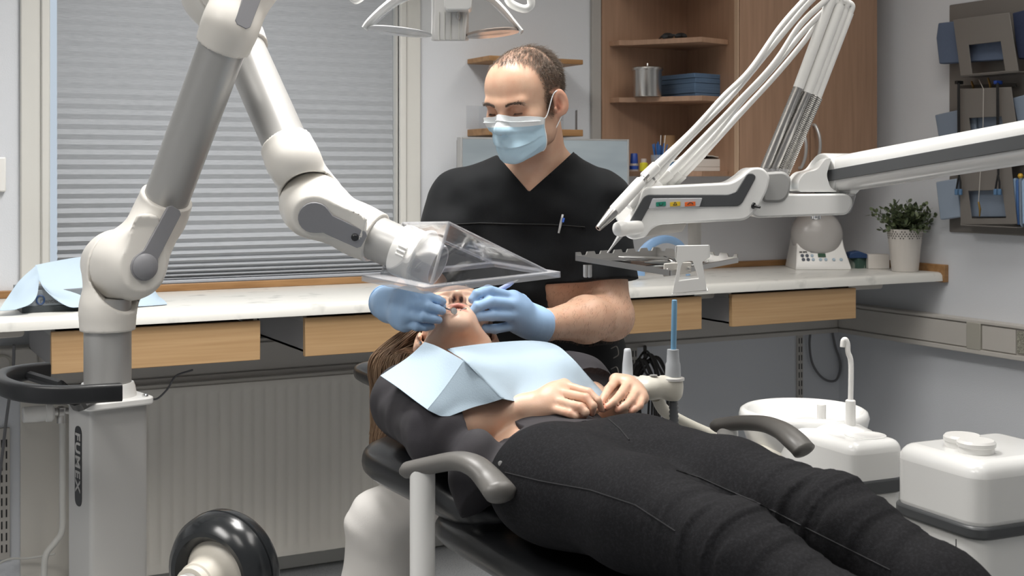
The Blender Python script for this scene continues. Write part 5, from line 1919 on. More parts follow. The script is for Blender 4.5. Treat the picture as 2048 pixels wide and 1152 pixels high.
obj('corrugated_hose', hs, mat('grey_hose', '#5d6064', .45), so, smooth=80)
hs = MB().tube(spline([P(1256, 788, tS), P(1258, 840, tS), P(1275, 900, tS), P(1300, 960, tS)], 6), .007, 12)
obj('thin_hose', hs, mat('grey_hose', '#5d6064', .45), so)
obj('arm', MB().tube(spline([P(1312, 792, tS + .01), P(1340, 830, tS + .08), P(1450, 880, tS + .12), q0 + er * .03 + eb * .22 + UP * .0], 6), .013, 14), M_cream, so)

# ------------------------------------------------------------------ people: shared pieces


def skin_mat(name, base, red, rough=.45):
    m = bpy.data.materials.new(name)
    m.use_nodes = True
    nt = m.node_tree
    b = nt.nodes['Principled BSDF']
    at = nt.nodes.new('ShaderNodeAttribute')
    at.attribute_name = 'tone'
    tc = nt.nodes.new('ShaderNodeTexCoord')
    nz = nt.nodes.new('ShaderNodeTexNoise')
    nz.inputs['Scale'].default_value = 28
    nz.inputs['Detail'].default_value = 4
    nt.links.new(tc.outputs['Object'], nz.inputs['Vector'])
    mr = nt.nodes.new('ShaderNodeMapRange')
    mr.inputs['From Min'].default_value = .3
    mr.inputs['From Max'].default_value = .7
    mr.inputs['To Min'].default_value = .0
    mr.inputs['To Max'].default_value = .35
    nt.links.new(nz.outputs['Fac'], mr.inputs['Value'])
    mx = nt.nodes.new('ShaderNodeMix')
    mx.data_type = 'RGBA'
    mx.inputs['A'].default_value = (1, 1, 1, 1)
    mx.inputs['B'].default_value = lin(red)
    nt.links.new(mr.outputs[0], mx.inputs['Factor'])
    mu = nt.nodes.new('ShaderNodeMix')
    mu.data_type = 'RGBA'
    mu.blend_type = 'MULTIPLY'
    mu.inputs['Factor'].default_value = 1
    nt.links.new(at.outputs['Color'], mu.inputs['A'])
    nt.links.new(mx.outputs['Result'], mu.inputs['B'])
    nt.links.new(mu.outputs['Result'], b.inputs['Base Color'])
    b.inputs['Roughness'].default_value = rough
    b.inputs['Subsurface Weight'].default_value = .12
    b.inputs['Subsurface Radius'].default_value = (1, .35, .2)
    b.inputs['Subsurface Scale'].default_value = .006
    n2 = nt.nodes.new('ShaderNodeTexNoise')
    n2.inputs['Scale'].default_value = 420
    nt.links.new(tc.outputs['Object'], n2.inputs['Vector'])
    bp = nt.nodes.new('ShaderNodeBump')
    bp.inputs['Strength'].default_value = .12
    bp.inputs['Distance'].default_value = .001
    nt.links.new(n2.outputs['Fac'], bp.inputs['Height'])
    nt.links.new(bp.outputs['Normal'], b.inputs['Normal'])
    return m


def set_tone(o, base, fns):
    """per-vertex skin colour: base plus (colour, weight function of world points)"""
    me = o.data
    n = len(me.vertices)
    co = np.empty(n * 3)
    me.vertices.foreach_get('co', co)
    X = co.reshape(-1, 3) + ORIG[o.name]
    C = np.tile(np.array(lin(base)), (n, 1))
    for c, f in fns:
        w = np.clip(f(X), 0, 1)[:, None]
        C = C * (1 - w) + np.array(lin(c))[None] * w
    a = me.color_attributes.new('tone', 'FLOAT_COLOR', 'POINT')
    a.data.foreach_set('color', C.ravel())


def blob(Mi, c, r, soft=1.5):
    """weight 1 inside an ellipsoid of the local frame, fading to 0"""
    c, r = np.array(c, float), np.array(r, float)

    def f(X):
        L = X @ Mi[:3, :3].T + Mi[:3, 3]
        k = np.linalg.norm((L - c) / r, axis=1)
        return np.clip((soft - k) / (soft - 1 + 1e-6), 0, 1)
    return f


def add_head(B, M, female=False, mouth_open=False):
    """local frame: x = the person's right, y = ahead, z = crown; origin between the ears; chin near z -.107, vertex near .135"""
    B.frame(M)
    n0 = len(B.p)
    j = .92 if female else 1.0
    B.ell((0, -.014, .050), (.0755, .097, .084), k=.0)
    B.ell((0, .040, .056), (.062 * j, .046, .060), k=.03)
    B.ell((0, .046, -.012), (.058 * j, .050, .070), k=.03)
    for s in (-1, 1):
        B.ell((s * .044, .058, -.006), (.022, .024, .020), k=.02)
        B.cap((s * .056 * j, .000, -.030), (s * .050 * j, .022, -.066), .020, .017, k=.025)
        B.cap((s * .050 * j, .022, -.066), (s * .014 * j, .080, -.092), .018, .017, k=.02)
        B.cap((s * .010, .088, .036), (s * .044, .077, .039), .010 if not female else .007, .008, k=.014)
    B.ell((0, .086, -.090), (.020, .016, .016), k=.015)
    B.ell((0, .046, -.066), (.046 * j, .045, .032), k=.02)
    B.ell((0, .078, -.056), (.032, .026, .032), k=.02)
    # nose
    B.cap((0, .088, .028), (0, .110, -.012), .0075, .0095, k=.012)
    B.ell((0, .114, -.018), (.0115, .0110, .0100), k=.008)
    for s in (-1, 1):
        B.ell((s * .0115, .104, -.022), (.0075, .0095, .0080), k=.006)
    # eyes under closed or lowered lids
    for s in (-1, 1):
        B.ell((s * .031, .094, .0225), (.0145, .012, .010), k=.009, op=-1)
        B.ell((s * .031, .0735, .0220), (.0150, .0150, .0125), k=.004)
        B.cap((s * .017, .0835, .0265), (s * .044, .0795, .0255), .0030, .0030, k=.004)
        B.ell((s * .0075, .112, -.0315), (.0042, .0060, .0065), k=.003, op=-1)
    # mouth
    if mouth_open:
        B.ell((0, .104, -.0560), (.0185, .021, .0110), k=.004, op=-1)
        for s in (-1, 1):
            B.chain([((0, .1010, -.0435), .0050), ((s * .010, .0985, -.0445), .0046), ((s * .021, .088, -.0545), .0030)], k=.004)
            B.chain([((0, .0985, -.0695), .0056), ((s * .011, .0955, -.0680), .0050), ((s * .021, .088, -.0550), .0030)], k=.004)
    else:
        for s in (-1, 1):
            B.chain([((0, .1000, -.0485), .0052), ((s * .012, .0965, -.0495), .0045), ((s * .023, .086, -.0525), .0028)], k=.005)
            B.chain([((0, .0985, -.0585), .0058), ((s * .012, .0955, -.0575), .0050), ((s * .023, .086, -.0530), .0028)], k=.005)
    # ears
    for s in (-1, 1):
        rot = Matrix.Rotation(s * R(20), 3, 'Z') @ Matrix.Rotation(R(-8), 3, 'X')
        B.ell((s * .0835, -.013, .008), (.0070, .0205, .0310), k=.006, rot=rot)
        B.ell((s * .0765, -.006, -.017), (.0070, .0100, .0110), k=.006, rot=rot)
        B.ell((s * .0905, -.008, .012), (.0075, .0115, .0185), k=.003, op=-1, rot=rot)
        B.cap((s * .0855, -.016, .022), (s * .0850, -.016, -.006), .0028, .0028, k=.003)
        B.ell((s * .0835, .001, -.004), (.0050, .0050, .0070), k=.003, op=-1, rot=rot)
        B.ell((s * .0800, .008, -.003), (.0035, .0045, .0060), k=.004, rot=rot)
    B.frame(None)
    return n0


def trace(fn, px, py, t0=1.2, t1=3.6, off=0.0):
    """first point of the surface fn seen through a spot of the picture"""
    t = t0
    for _ in range(160):
        p = P(px, py, t)
        d = float(fn(np.array([tuple(p)]))[0]) - off
        if d < .0004:
            break
        t += max(d * .7, .0006)
        if t > t1:
            break
    return P(px, py, t)


def trace_many(fn, pxy, t0=1.2, t1=3.6, off=0.0, steps=160):
    """distances along the view axis at which the surface fn is first met, for many picture spots"""
    pxy = np.array(pxy, float)
    a = np.stack([A(P(x, y, 1.0)) - A(F(0, 0, CAMH)) for x, y in pxy])
    o = A(F(0, 0, CAMH))
    t = np.full(len(pxy), t0)
    live = np.ones(len(pxy), bool)
    for _ in range(steps):
        d = np.full(len(t), 0.0)
        d[live] = np.minimum(fn(o + a[live] * t[live][:, None]), .06) - off
        live = live & (d > .0004) & (t < t1)
        if not live.any():
            break
        t = np.where(live, t + np.maximum(d * .75, .0006), t)
    return np.where(t >= t1, np.nan, t)


def to_pic(p):
    q = Vector(p)
    t = q.x * SY + q.y * CY
    r = q.x * CY - q.y * SY
    return CX + r / t * FPX, HY + (CAMH - q.z) / t * FPX, t


def seam(name, fn, pts, r, m, parent, off=.0, n=10, t0=1.2):
    q = []
    for a, b in zip(pts[:-1], pts[1:]):
        q += [(a[0] + (b[0] - a[0]) * i / n, a[1] + (b[1] - a[1]) * i / n) for i in range(n)]
    q.append(pts[-1])
    tt = trace_many(fn, q, t0, off=off)
    sp = [P(x, y, t) for (x, y), t in zip(q, tt) if t == t]
    return obj(name, MB().tube(sp, r, 6), m, parent)


def strands(name, curves, radius, m, parent):
    """fine hair: list of point lists (same length) as one hair-curves object"""
    n = len(curves[0])
    hc = bpy.data.hair_curves.new(name)
    hc.add_curves([n] * len(curves))
    o = ORIG[parent.name]
    pos = (np.array(curves, dtype=np.float32) - o.astype(np.float32)).reshape(-1)
    at = hc.attributes.get('position') or hc.attributes.new('position', 'FLOAT_VECTOR', 'POINT')
    at.data.foreach_set('vector', pos)
    ra = hc.attributes.get('radius') or hc.attributes.new('radius', 'FLOAT', 'POINT')
    rr = np.tile(np.linspace(radius, radius * .35, n), len(curves)).astype(np.float32)
    ra.data.foreach_set('value', rr)
    hc.materials.append(m)
    ob = bpy.data.objects.new(name, hc)
    col.objects.link(ob)
    ob.parent = parent
    ORIG[ob.name] = o
    return ob


def clothmat(name, c, c2=None, rough=.85, bump=(600, .25, .0015), sheen=0.0):
    return mat(name, c, rough, bump=bump, var=(6, c2, .35, .65) if c2 else None, sheen=sheen * .3, spec=.15)


M_scrub = clothmat('black_scrub_cloth', '#16181a', '#121315', .8, (900, .3, .001), .12)
M_trous = clothmat('white_trouser_cloth', '#d8d5d1', None, .85)
M_glove = mat('blue_nitrile', '#9dbde0', .48, bump=(90, .12, .002))
M_mask = clothmat('mask_blue', '#b5d2e3', None, .8, (700, .15, .001))
M_maskw = clothmat('mask_white', '#e6eaec', None, .8)
M_jeans = mat('black_denim', '#1b1b1d', .8, bump=((900, 900, 900), .5, .0015), var=(260, '#27272a', .45, .75), spec=.12)
M_tunic = clothmat('charcoal_tunic', '#3d3b3e', '#373539', .75, (700, .2, .001), .1)
SKIN_D, SKIN_P = '#cba78f', '#debca4'
M_skd = skin_mat('skin_dentist', SKIN_D, '#e8c4b4', .4)
M_skp = skin_mat('skin_patient', SKIN_P, '#f0c6b2', .42)

# ------------------------------------------------------------------ the dentist
psi, pit = R(34), R(20)
fh = F(-math.sin(psi), -math.cos(psi), 0)
fwd = (fh * math.cos(pit) - UP * math.sin(pit)).normalized()
rgt = fwd.cross(UP).normalized()
crn = rgt.cross(fwd)
earL = P(1117, 208, 2.86)
DS = 1.0
E0 = earL + rgt * (.080 * DS) + fwd * .008 - crn * .005
MH = basis(rgt, fwd, crn, E0, DS)
MHi = np.linalg.inv(MH)

de = thing('person', F(.085, 3.12, 0), 'man in black short-sleeved scrubs, blue face mask and blue gloves bending over the patient', 'person')
D = Body()
Pv, Wt, Chs, Uc = F(.088, 3.13, .56), F(.078, 3.10, .78), F(.052, 3.04, 1.00), F(.050, 3.01, 1.125)
vf = (VIEW, .74)
TORSO0 = len(D.p)
D.cap(Pv, Wt, .168, .150, k=.0, flat=vf)
D.cap(Wt, Chs, .150, .172, k=.05, flat=vf)
D.cap(Chs, Uc, .172, .120, k=.05, flat=vf)
SR, SL = P(926, 402, 3.03), P(1199, 404, 2.99)
D.cap(Uc, SR, .078, .054, k=.05)
D.cap(Uc, SL, .078, .054, k=.05)
Nb = P(1085, 345, 3.02)
D.cap(Nb, SR.lerp(Nb, .25), .060, .045, k=.04)
D.cap(Nb, SL.lerp(Nb, .25), .060, .045, k=.04)
D.cap(Nb - UP * .03, E0 - crn * .05 - fwd * .022, .064, .057, k=.03)
ER, WR = P(840, 588, 2.90), P(781, 607, 2.672)
EL, WL_ = P(1221, 632, 2.94), P(1092, 650, 2.735)
ARM0 = len(D.p)
D.cap(SR, ER, .051, .042, k=.03)
D.cap(ER, ER.lerp(WR, .35), .041, .041, k=.025)
D.cap(ER.lerp(WR, .35), WR, .041, .028, k=.02)
D.cap(SL, EL, .052, .046, k=.03)
D.ell(EL + UP * -.006, .046, k=.02)
D.cap(EL, EL.lerp(WL_, .40), .048, .050, k=.025)
D.cap(EL.lerp(WL_, .40), WL_, .050, .0300, k=.02)
D.cap(WL_, WL_ + (WL_ - EL).normalized() * .04, .030, .027, k=.02)
ARM1 = len(D.p)
D.zlow = .83
add_head(D, MH)
D.zlow = 1.0
body = sdf_obj('body', D, M_skd, de, h=.0034)


def stub(X):
    L = X @ MHi[:3, :3].T + MHi[:3, 3]
    lo = np.clip((.010 - L[:, 2]) / .02, 0, 1) * np.clip((L[:, 2] + .15) / .03, 0, 1)
    fr = np.clip((L[:, 1] + .005) / .02, 0, 1)
    return .50 * lo * fr


def scalp(X):
    L = X @ MHi[:3, :3].T + MHi[:3, 3]
    return .55 * hairw(L)


def hairw(L):
    """1 where hair grows: receding hairline with a thin forelock, short sides and sideburns"""
    x, y, z = L[:, 0], L[:, 1], L[:, 2]
    top = np.clip((.040 - y + np.clip(z - .105, -.02, .03) * .6 + .016 * np.exp(-(x / .020) ** 2)) / .012, 0, 1) * np.clip((z - .085) / .02, 0, 1)
    side = np.clip((.030 - y) / .012, 0, 1) * np.clip((z - .012 - np.clip(y, -1, .02) * .2) / .012, 0, 1)
    back = np.clip((-.035 - y) / .012, 0, 1) * np.clip((z + .045) / .02, 0, 1)
    burn = np.clip((.022 - y) / .008, 0, 1) * np.clip((y - .004) / .006, 0, 1) * np.clip((z + .022) / .01, 0, 1) * (np.abs(x) > .05)
    ear = (np.abs(x) > .073) & (z < .042) & (y > -.038) & (y < .012)
    return np.where(ear, 0, np.maximum(np.maximum(top, side), np.maximum(back, burn)))


set_tone(body, SKIN_D, [('#8d7464', stub), ('#4c3e36', scalp), ('#cb967f', lambda X: .7 * blob(MHi, (-.084, -.012, .008), (.012, .022, .034))(X)), ('#a86f5a', blob(MHi, (-.083, -.004, .006), (.006, .007, .011), 1.8)),
                        ('#b5836a', blob(MHi, (.0, .11, -.015), (.02, .02, .02))), ('#b98c72', blob(MHi, (.031, .085, .020), (.02, .02, .012))), ('#b98c72', blob(MHi, (-.031, .085, .020), (.02, .02, .012)))])
rng = np.random.default_rng(5)
me = body.data
vco = np.empty(len(me.vertices) * 3)
me.vertices.foreach_get('co', vco)
vn_ = np.empty(len(me.vertices) * 3)
me.vertices.foreach_get('normal', vn_)
VW = vco.reshape(-1, 3) + ORIG[body.name]
VN = vn_.reshape(-1, 3)
VL = VW @ MHi[:3, :3].T + MHi[:3, 3]
hw_ = np.where(np.linalg.norm(VL, axis=1) < .2, hairw(VL), 0)
idx = np.nonzero(hw_ > .05)[0]
cur = []
Rh = MH[:3, :3] / DS
for _ in range(24000):
    i = idx[rng.integers(len(idx))]
    if rng.random() > hw_[i] * (.35 if (VL[i, 1] > .0 and VL[i, 2] > .10) else 1):
        continue
    p = VW[i] + rng.normal(0, .0022, 3)
    n = VN[i]
    toplen = np.clip((VL[i, 2] - .06) / .05, 0, 1)
    comb = Rh @ np.array([-.25, .75 if VL[i, 1] > -.04 else -.2, -.25 - .6 * (1 - toplen)])
    d = n * (.72 - .60 * toplen) + comb * (.35 + .75 * toplen) + rng.normal(0, .16, 3)
    d /= np.linalg.norm(d)
    ln = (.0065 + .010 * toplen) * rng.uniform(.7, 1.2)
    q = p + d * ln * .5
    d2 = d + comb * .35 * toplen - n * .25
    cur.append([p - n * .001, q, q + d2 / np.linalg.norm(d2) * ln * .5])
M_hair1 = mat('dark_brown_hair', '#4a3d33', .6, var=(120, '#6b5c4e', .4, .7))
strands('hair', cur, .00030, M_hair1, de)
cur = []
LB, SB = [], []
for s in (-1, 1):
    for _ in range(240):
        f = rng.random()
        LB.append([s * (.012 + .036 * f), .0985 - .020 * f ** 2, .0345 + .005 * math.sin(f * 2.6) + rng.normal(0, .0013)])
        SB.append((s, f))
PBw = np.array(LB) @ MH[:3, :3].T + MH[:3, 3]
d0_ = D(PBw)
GB = np.stack([D(PBw + np.eye(3)[i] * .001) - d0_ for i in range(3)], -1)
GB /= np.linalg.norm(GB, axis=1, keepdims=True)
PBw = PBw - GB * d0_[:, None]
for p, nrm, (s, f) in zip(PBw, GB, SB):
    d = Rh @ np.array([s * .8, .0, .45 - .6 * f]) + nrm * .30 + rng.normal(0, .12, 3)
    d /= np.linalg.norm(d)
    cur.append([p - nrm * .0008, p + d * .0042, p + d * .0075 - nrm * .001])
strands('eyebrows', cur, .00032, mat('brow_hair', '#54453a', .7), de)
la = []
for s in (-1, 1):
    for k in range(34):
        f = k / 33
        a_ = R(-52 + 104 * f)
        Lp = np.array([s * .031 + .0150 * math.sin(a_), .0735 + .0150 * math.cos(a_), .0168 - .0022 * math.cos(a_)])
        p = (MH @ np.append(Lp, 1))[:3]
        d = Rh @ np.array([math.sin(a_) * .5, .8, -.55])
        la.append([p - d * .001, p + d * .003, p + d * .0055])
strands('eyelashes', la, .00022, mat('lash', '#1f1814', .7), de)
# sparse hair on the forearms
ar = np.nonzero(((np.linalg.norm(VW - A(EL.lerp(WL_, .5)), axis=1) < .16)))[0]
cur = []
for _ in range(1300):
    i = ar[rng.integers(len(ar))]
    n = VN[i]
    d = A((WL_ - EL).normalized()) * .6 - np.array([0, 0, .6]) + n * .45 + rng.normal(0, .2, 3)
    d -= n * min(0, d @ n)
    d /= np.linalg.norm(d)
    p = VW[i] + rng.normal(0, .002, 3) * (1 - np.abs(n))
    cur.append([p, p + d * .005, p + d * .009 - n * .003])
strands('arm_hair', cur, .00016, mat('arm_hair', '#6a5344', .7), de)

# scrubs: a shell around torso and upper arms
SC = Body()
SC.p = [list(q) for q in D.p[TORSO0:ARM0]]
SC.p = [tuple(q) for q in SC.p]
SC.lo, SC.hi = D.lo.copy(), D.hi.copy()
hemR = SR.lerp(ER, .80)
hemL = SL.lerp(EL, .70)
SC.cap(SR, hemR, .054, .056, k=.04)
SC.cap(SL, hemL, .054, .062, k=.04)
SC.cap(F(.085, 3.12, .50), F(.07, 3.07, .90), .188, .172, k=.05, flat=(VIEW, .78))
SC_in = Body()
SC_in.p = SC.p
dirR, dirL = A((ER - SR).normalized()), A((EL - SL).normalized())
vbot = trace(D, 1058, 384, 2.2)
cu_u, cu_w = A(RIGHT), A(UP)


def scrub_post(X, d):
    # soft folds running down from the shoulders and across the waist
    Y = X - A(Uc)
    u, w = Y @ cu_u, Y[:, 2]
    q = np.stack([u * 9 + w * 3.5, Y @ A(VIEW) * 6, w * 5 - u * 3], -1)
    q2 = np.stack([u * 22 - w * 7, Y @ A(VIEW) * 10, w * 24 + u * 6], -1)
    d = d - .0115 - .0075 * vnoise(q, 3) - .0055 * vnoise(q2, 8)
    # sleeve hems
    aR = (X - A(hemR)) @ dirR
    nearR = np.linalg.norm(X - A(hemR), axis=1) < .14
    d = np.where(nearR, np.maximum(d, aR), d)
    aL = (X - A(hemL)) @ (dirL * .96 + A(RIGHT) * .0 + A(UP) * -.1)
    nearL = np.linalg.norm(X - A(hemL), axis=1) < .15
    d = np.where(nearL, np.maximum(d, aL), d)
    # V neck in front, collar line at the back
    ux = (X - A(vbot)) @ cu_u
    wz = X[:, 2] - vbot.z
    ax = np.where(ux > 0, ux / .105, -ux / .080)
    vcut = (ax * .093 - wz) * .65
    vcut = np.maximum(vcut, -.02 + 0 * vcut)
    front = (X - A(Nb)) @ A(VIEW) < .055
    coll = np.linalg.norm((X - A(Nb + UP * .02)) * np.array([1, 1, .55]), axis=1) - .079
    cut = np.where(front, np.minimum(vcut, 9), 9)
    d = np.maximum(d, -np.where(front, vcut, coll) if False else -np.minimum(cut, coll))
    return np.maximum(d, .46 - X[:, 2])


SC.post.append(scrub_post)
lo_s, hi_s = np.array([1e9] * 3), np.array([-1e9] * 3)
for c_, r_ in ((Pv, .24), (Uc, .25), (SR, .14), (SL, .14), (hemR, .14), (hemL, .15)):
    lo_s = np.minimum(lo_s, A(c_) - r_)
    hi_s = np.maximum(hi_s, A(c_) + r_)
top_ = obj('scrub_top', SC.mesh(.0045, lo_s, hi_s), M_scrub, de, smooth=180)
M_stitch = mat('scrub_stitch', '#111213', .8)
seam('yoke_seam', SC, [(905, 449), (960, 446), (1030, 448), (1100, 449), (1170, 454)], .0016, M_stitch, top_, .0004)
for sp_ in ([(1058, 386), (1110, 346), (1150, 306)], [(1058, 386), (1036, 350), (1020, 322)]):
    pass
# bracelet-like tie loops on the side
for yy in (697, 738):
    a_ = trace(SC, 1222, yy, 2.2)
    obj('tie_loop', MB().tube(spline([a_, a_ + RIGHT * .012 - VIEW * .012 + UP * .006, a_ + RIGHT * .016 - VIEW * .012 - UP * .012, a_ + RIGHT * .006 - UP * .022], 5), .0013, 6), mat('tie_cord', '#8e8c88', .7), top_)
pn0 = trace(SC, 1125, 430, 2.2)
pn1 = trace(SC, 1117, 466, 2.2, off=.003)
pe = thing('pen', pn1, 'slim pen with blue clip in the dentist breast pocket', 'pen')
dpn = (pn1 - pn0)
off_ = -VIEW * .006
obj('barrel', MB().tube([pn0 + off_ + dpn * .12, pn0 + off_ + dpn * .6, pn0 + off_ + dpn], [.0030, .0030, .0022], 12), M_alu, pe)
obj('clip', MB().tube([pn0 + off_ + dpn * .16 + RIGHT * .004 - VIEW * .003, pn0 + off_ + dpn * .40 + RIGHT * .004 - VIEW * .004], [(.0032, .0022)] * 2, 8), mat('pen_blue', '#3f69c4', .35), pe)
obj('push_button', MB().tube([pn0 + off_ + dpn * -.04, pn0 + off_ + dpn * .12], .0024, 10), M_white, pe)

# trousers and shoes
TRs = Body()
hipR, hipL = F(-.02, 3.10, .545), F(.19, 3.10, .545)
knR, anR = P(757, 1052, 2.80), F(-.30, 2.83, .10)
knL, anL = F(.40, 2.92, .47), F(.42, 2.98, .10)
TRs.cap(hipR, hipL, .125, .125, k=.0)
for h_, k_, a_ in ((hipR, knR, anR), (hipL, knL, anL)):
    TRs.cap(h_, k_, .105, .070, k=.05)
    TRs.cap(k_, k_.lerp(a_, .35), .068, .070, k=.03)
    TRs.cap(k_.lerp(a_, .35), a_, .070, .058, k=.03)


def trous_post(X, d):
    Y = X - A(knR)
    q = np.stack([Y @ A(RIGHT) * 9 + Y[:, 2] * 9, Y @ A(VIEW) * 8, Y[:, 2] * 22 + Y @ A(RIGHT) * 10], -1)
    q2 = np.stack([Y @ A(RIGHT) * 5, Y @ A(VIEW) * 5, Y[:, 2] * 12 - Y @ A(RIGHT) * 14], -1)
    return np.maximum(d - .006 * vnoise(q, 4) - .005 * vnoise(q2, 14), .075 - X[:, 2])


TRs.post.append(trous_post)
obj('trousers', TRs.mesh(.006), M_trous, de, smooth=180)
for a_ in (anR, anL):
    S_ = Body()
    S_.cap(a_ + UP * -.01, a_ + UP * -.03, .04, .045, k=.02)
    S_.cap(a_ + UP * -.055 + VIEW * .03, a_ + UP * -.06 - VIEW * .15, .045, .04, k=.03)
    S_.post.append(lambda X, d: np.maximum(d, .004 - X[:, 2]))
    obj('shoe', S_.mesh(.006), M_white, de, smooth=180)
so_ = thing('dentist_stool', F(.085, 3.13, 0), 'round black stool under the dentist, hidden behind the chair', 'stool')
obj('seat', MB().lathe([(.17, 0), (.19, .012), (.19, .04), (.17, .055), (0, .058)], F(.085, 3.13, .385), n=40), M_leather, so_)
obj('column', MB().lathe([(.025, .06), (.025, .39)], F(.085, 3.13, 0), n=20), M_chrome, so_)
obj('foot', MB().lathe([(.24, 0), (.24, .02), (.05, .06)], F(.085, 3.13, 0), n=40), M_chrome, so_)

# face mask: a sheet standing off the face, with pleats, plus ear loops
HD_ = Body()
HD_.lo, HD_.hi = D.lo, D.hi
HD_.zlow = .83
add_head(HD_, np.eye(4))
NU, NV = 46, 40
ax_o = np.array([0, .012, -.040])
V_, U_ = np.meshgrid(np.linspace(0, 1, NV + 1), np.linspace(-1, 1, NU + 1), indexing='ij')
AU = np.abs(U_)
az = R(66) * U_ * (1 - .10 * V_)
el = R(25) - R(82) * V_ + R(7) * (1 - AU) * (1 - V_) + R(16) * U_ * U_ * V_ - R(4) * U_ * U_ * (1 - V_)
DV = np.stack([np.sin(az) * np.cos(el), np.cos(az) * np.cos(el), np.sin(el)], -1)
RR = np.full(V_.shape, .16)
for _ in range(60):
    dd_ = HD_((ax_o + DV * RR[..., None]).reshape(-1, 3)).reshape(V_.shape)
    RR = np.where(dd_ < .0003, RR, RR - np.maximum(dd_ * .8, .0003))
ELL = 1 / np.sqrt((DV[..., 0] / .074) ** 2 + (DV[..., 1] / .098) ** 2 + (DV[..., 2] / .062) ** 2)
FLc = 1 - AU ** 3
RR = np.maximum(RR + .0065, ELL * (.82 + .18 * FLc))
plt = (V_ * 4.2 + .35 * AU * V_) % 1
RR = RR + .0045 * FLc * np.sin(np.minimum(1, V_ * 1.2) * math.pi) ** .6 * (plt - .5)
g = ax_o + DV * RR[..., None]
G = np.array(g)
wr = vnoise(np.stack([G[..., 0] * 45 + G[..., 2] * 30, G[..., 1] * 20, G[..., 2] * 70], -1).reshape(-1, 3), 6).reshape(G.shape[:2])
nn = G - ax_o
nn /= np.linalg.norm(nn, axis=-1, keepdims=True)
uu_ = np.abs(np.linspace(-1, 1, NU + 1))[None]
G = G + nn * (wr * .0022 * (1 - uu_ ** 4))[..., None]


def tohead(p):
    return Vector(MH[:3, :3] @ np.array(p) + MH[:3, 3])


GW = [[tohead(p) for p in row] for row in G]
mk = obj('face_mask', MB().sheet(GW[6:], .0012), M_mask, de, smooth=60)
obj('nose_band', MB().sheet(GW[:7], .0014), M_maskw, mk, smooth=60)
for cidx in (0, NU):
    e_ = [GW[i][cidx] for i in range(NV + 1)]
    obj('side_binding', MB().tube(e_, [(.0022, .0012)] * len(e_), 6), M_maskw, mk)
obj('lower_binding', MB().tube(GW[NV], .0012, 6), M_maskw, mk)
nb = [p + (p - tohead(ax_o)).normalized() * .0008 for p in GW[3][4:NU - 3]]
obj('nose_wire_fold', MB().tube(nb, [(.0022, .0008)] * len(nb), 6), M_maskw, mk)
for s, cidx in ((-1, 0), (1, NU)):
    ctop, cbot = GW[1][cidx], GW[NV - 2][cidx]
    ear_t, ear_b = tohead((s * .0815, .006, .033)), tohead((s * .084, -.022, .030))
    back1 = tohead((s * .080, -.030, .0))
    low = tohead((s * .0790, -.004, -.030))
    mid1 = tohead((s * .0765, .030, .000))
    obj('ear_loop', MB().tube(spline([ctop, mid1 + (ctop - mid1) * .3, ear_t, ear_b, back1, low, cbot], 6), .0012, 6), M_maskw, mk)

# ------------------------------------------------------------------ the patient
al_ = F(.90, .43, 0).normalized()
HM = F(.136, 2.085, .700)
SM = F(-.033, 2.4975, .772)
sR, sL = P(818, 803, 2.42), F(.129, 2.575, .772)
cr_p = F(-.06, .93, .35).normalized()
ny_p = F(.02, -.35, .937)
ny_p = (ny_p - cr_p * ny_p.dot(cr_p)).normalized()
rt_p = ny_p.cross(cr_p).normalized()
EP = P(914, 679, 2.655)
MP = basis(rt_p, ny_p, cr_p, EP, .97)
MPi = np.linalg.inv(MP)
pa = thing('person', Vector((HM.x, HM.y, .60)), 'woman in dark grey tunic and black jeans lying on the dental chair, hands on belly', 'person')
PB = Body()
zf = (UP, .66)
PT0 = len(PB.p)
PB.cap(HM - al_ * .050, HM + al_ * .050, .112, .112, k=.0, flat=(UP, .74))
ab = HM.lerp(SM, .45)
ab.z = .692
PB.cap(HM, ab, .125, .122, k=.05, flat=(UP, .62))
PB.cap(ab, SM.lerp(HM, .22) + UP * .000, .122, .128, k=.05, flat=(UP, .66))
PB.cap(SM, sR, .070, .050, k=.04)
PB.cap(SM, sL, .070, .050, k=.04)
for s in (-1, 1):
    PB.ell(SM.lerp(HM, .30) + al_ * (.066 * s) + UP * .052, (.055, .055, .040), k=.03)
PB.cap(SM + UP * .012 - (HM - SM).normalized() * .02, EP - ny_p * .012 - cr_p * .045, .052, .050, k=.03)
PT1 = len(PB.p)
eR, wR = P(874, 862, 2.205), P(1040, 817, 2.245)
eL, wL = F(.170, 2.46, .735), P(1256, 782, 2.40)
PB.cap(sR, eR, .046, .040, k=.03)
PB.cap(eR, eR.lerp(wR, .35), .041, .037, k=.02)
PB.cap(eR.lerp(wR, .35), wR, .037, .0225, k=.02, flat=(UP, .95))
PB.cap(sL, eL, .046, .038, k=.03)
PB.cap(eL, wL, .038, .0225, k=.02)
PA1 = len(PB.p)


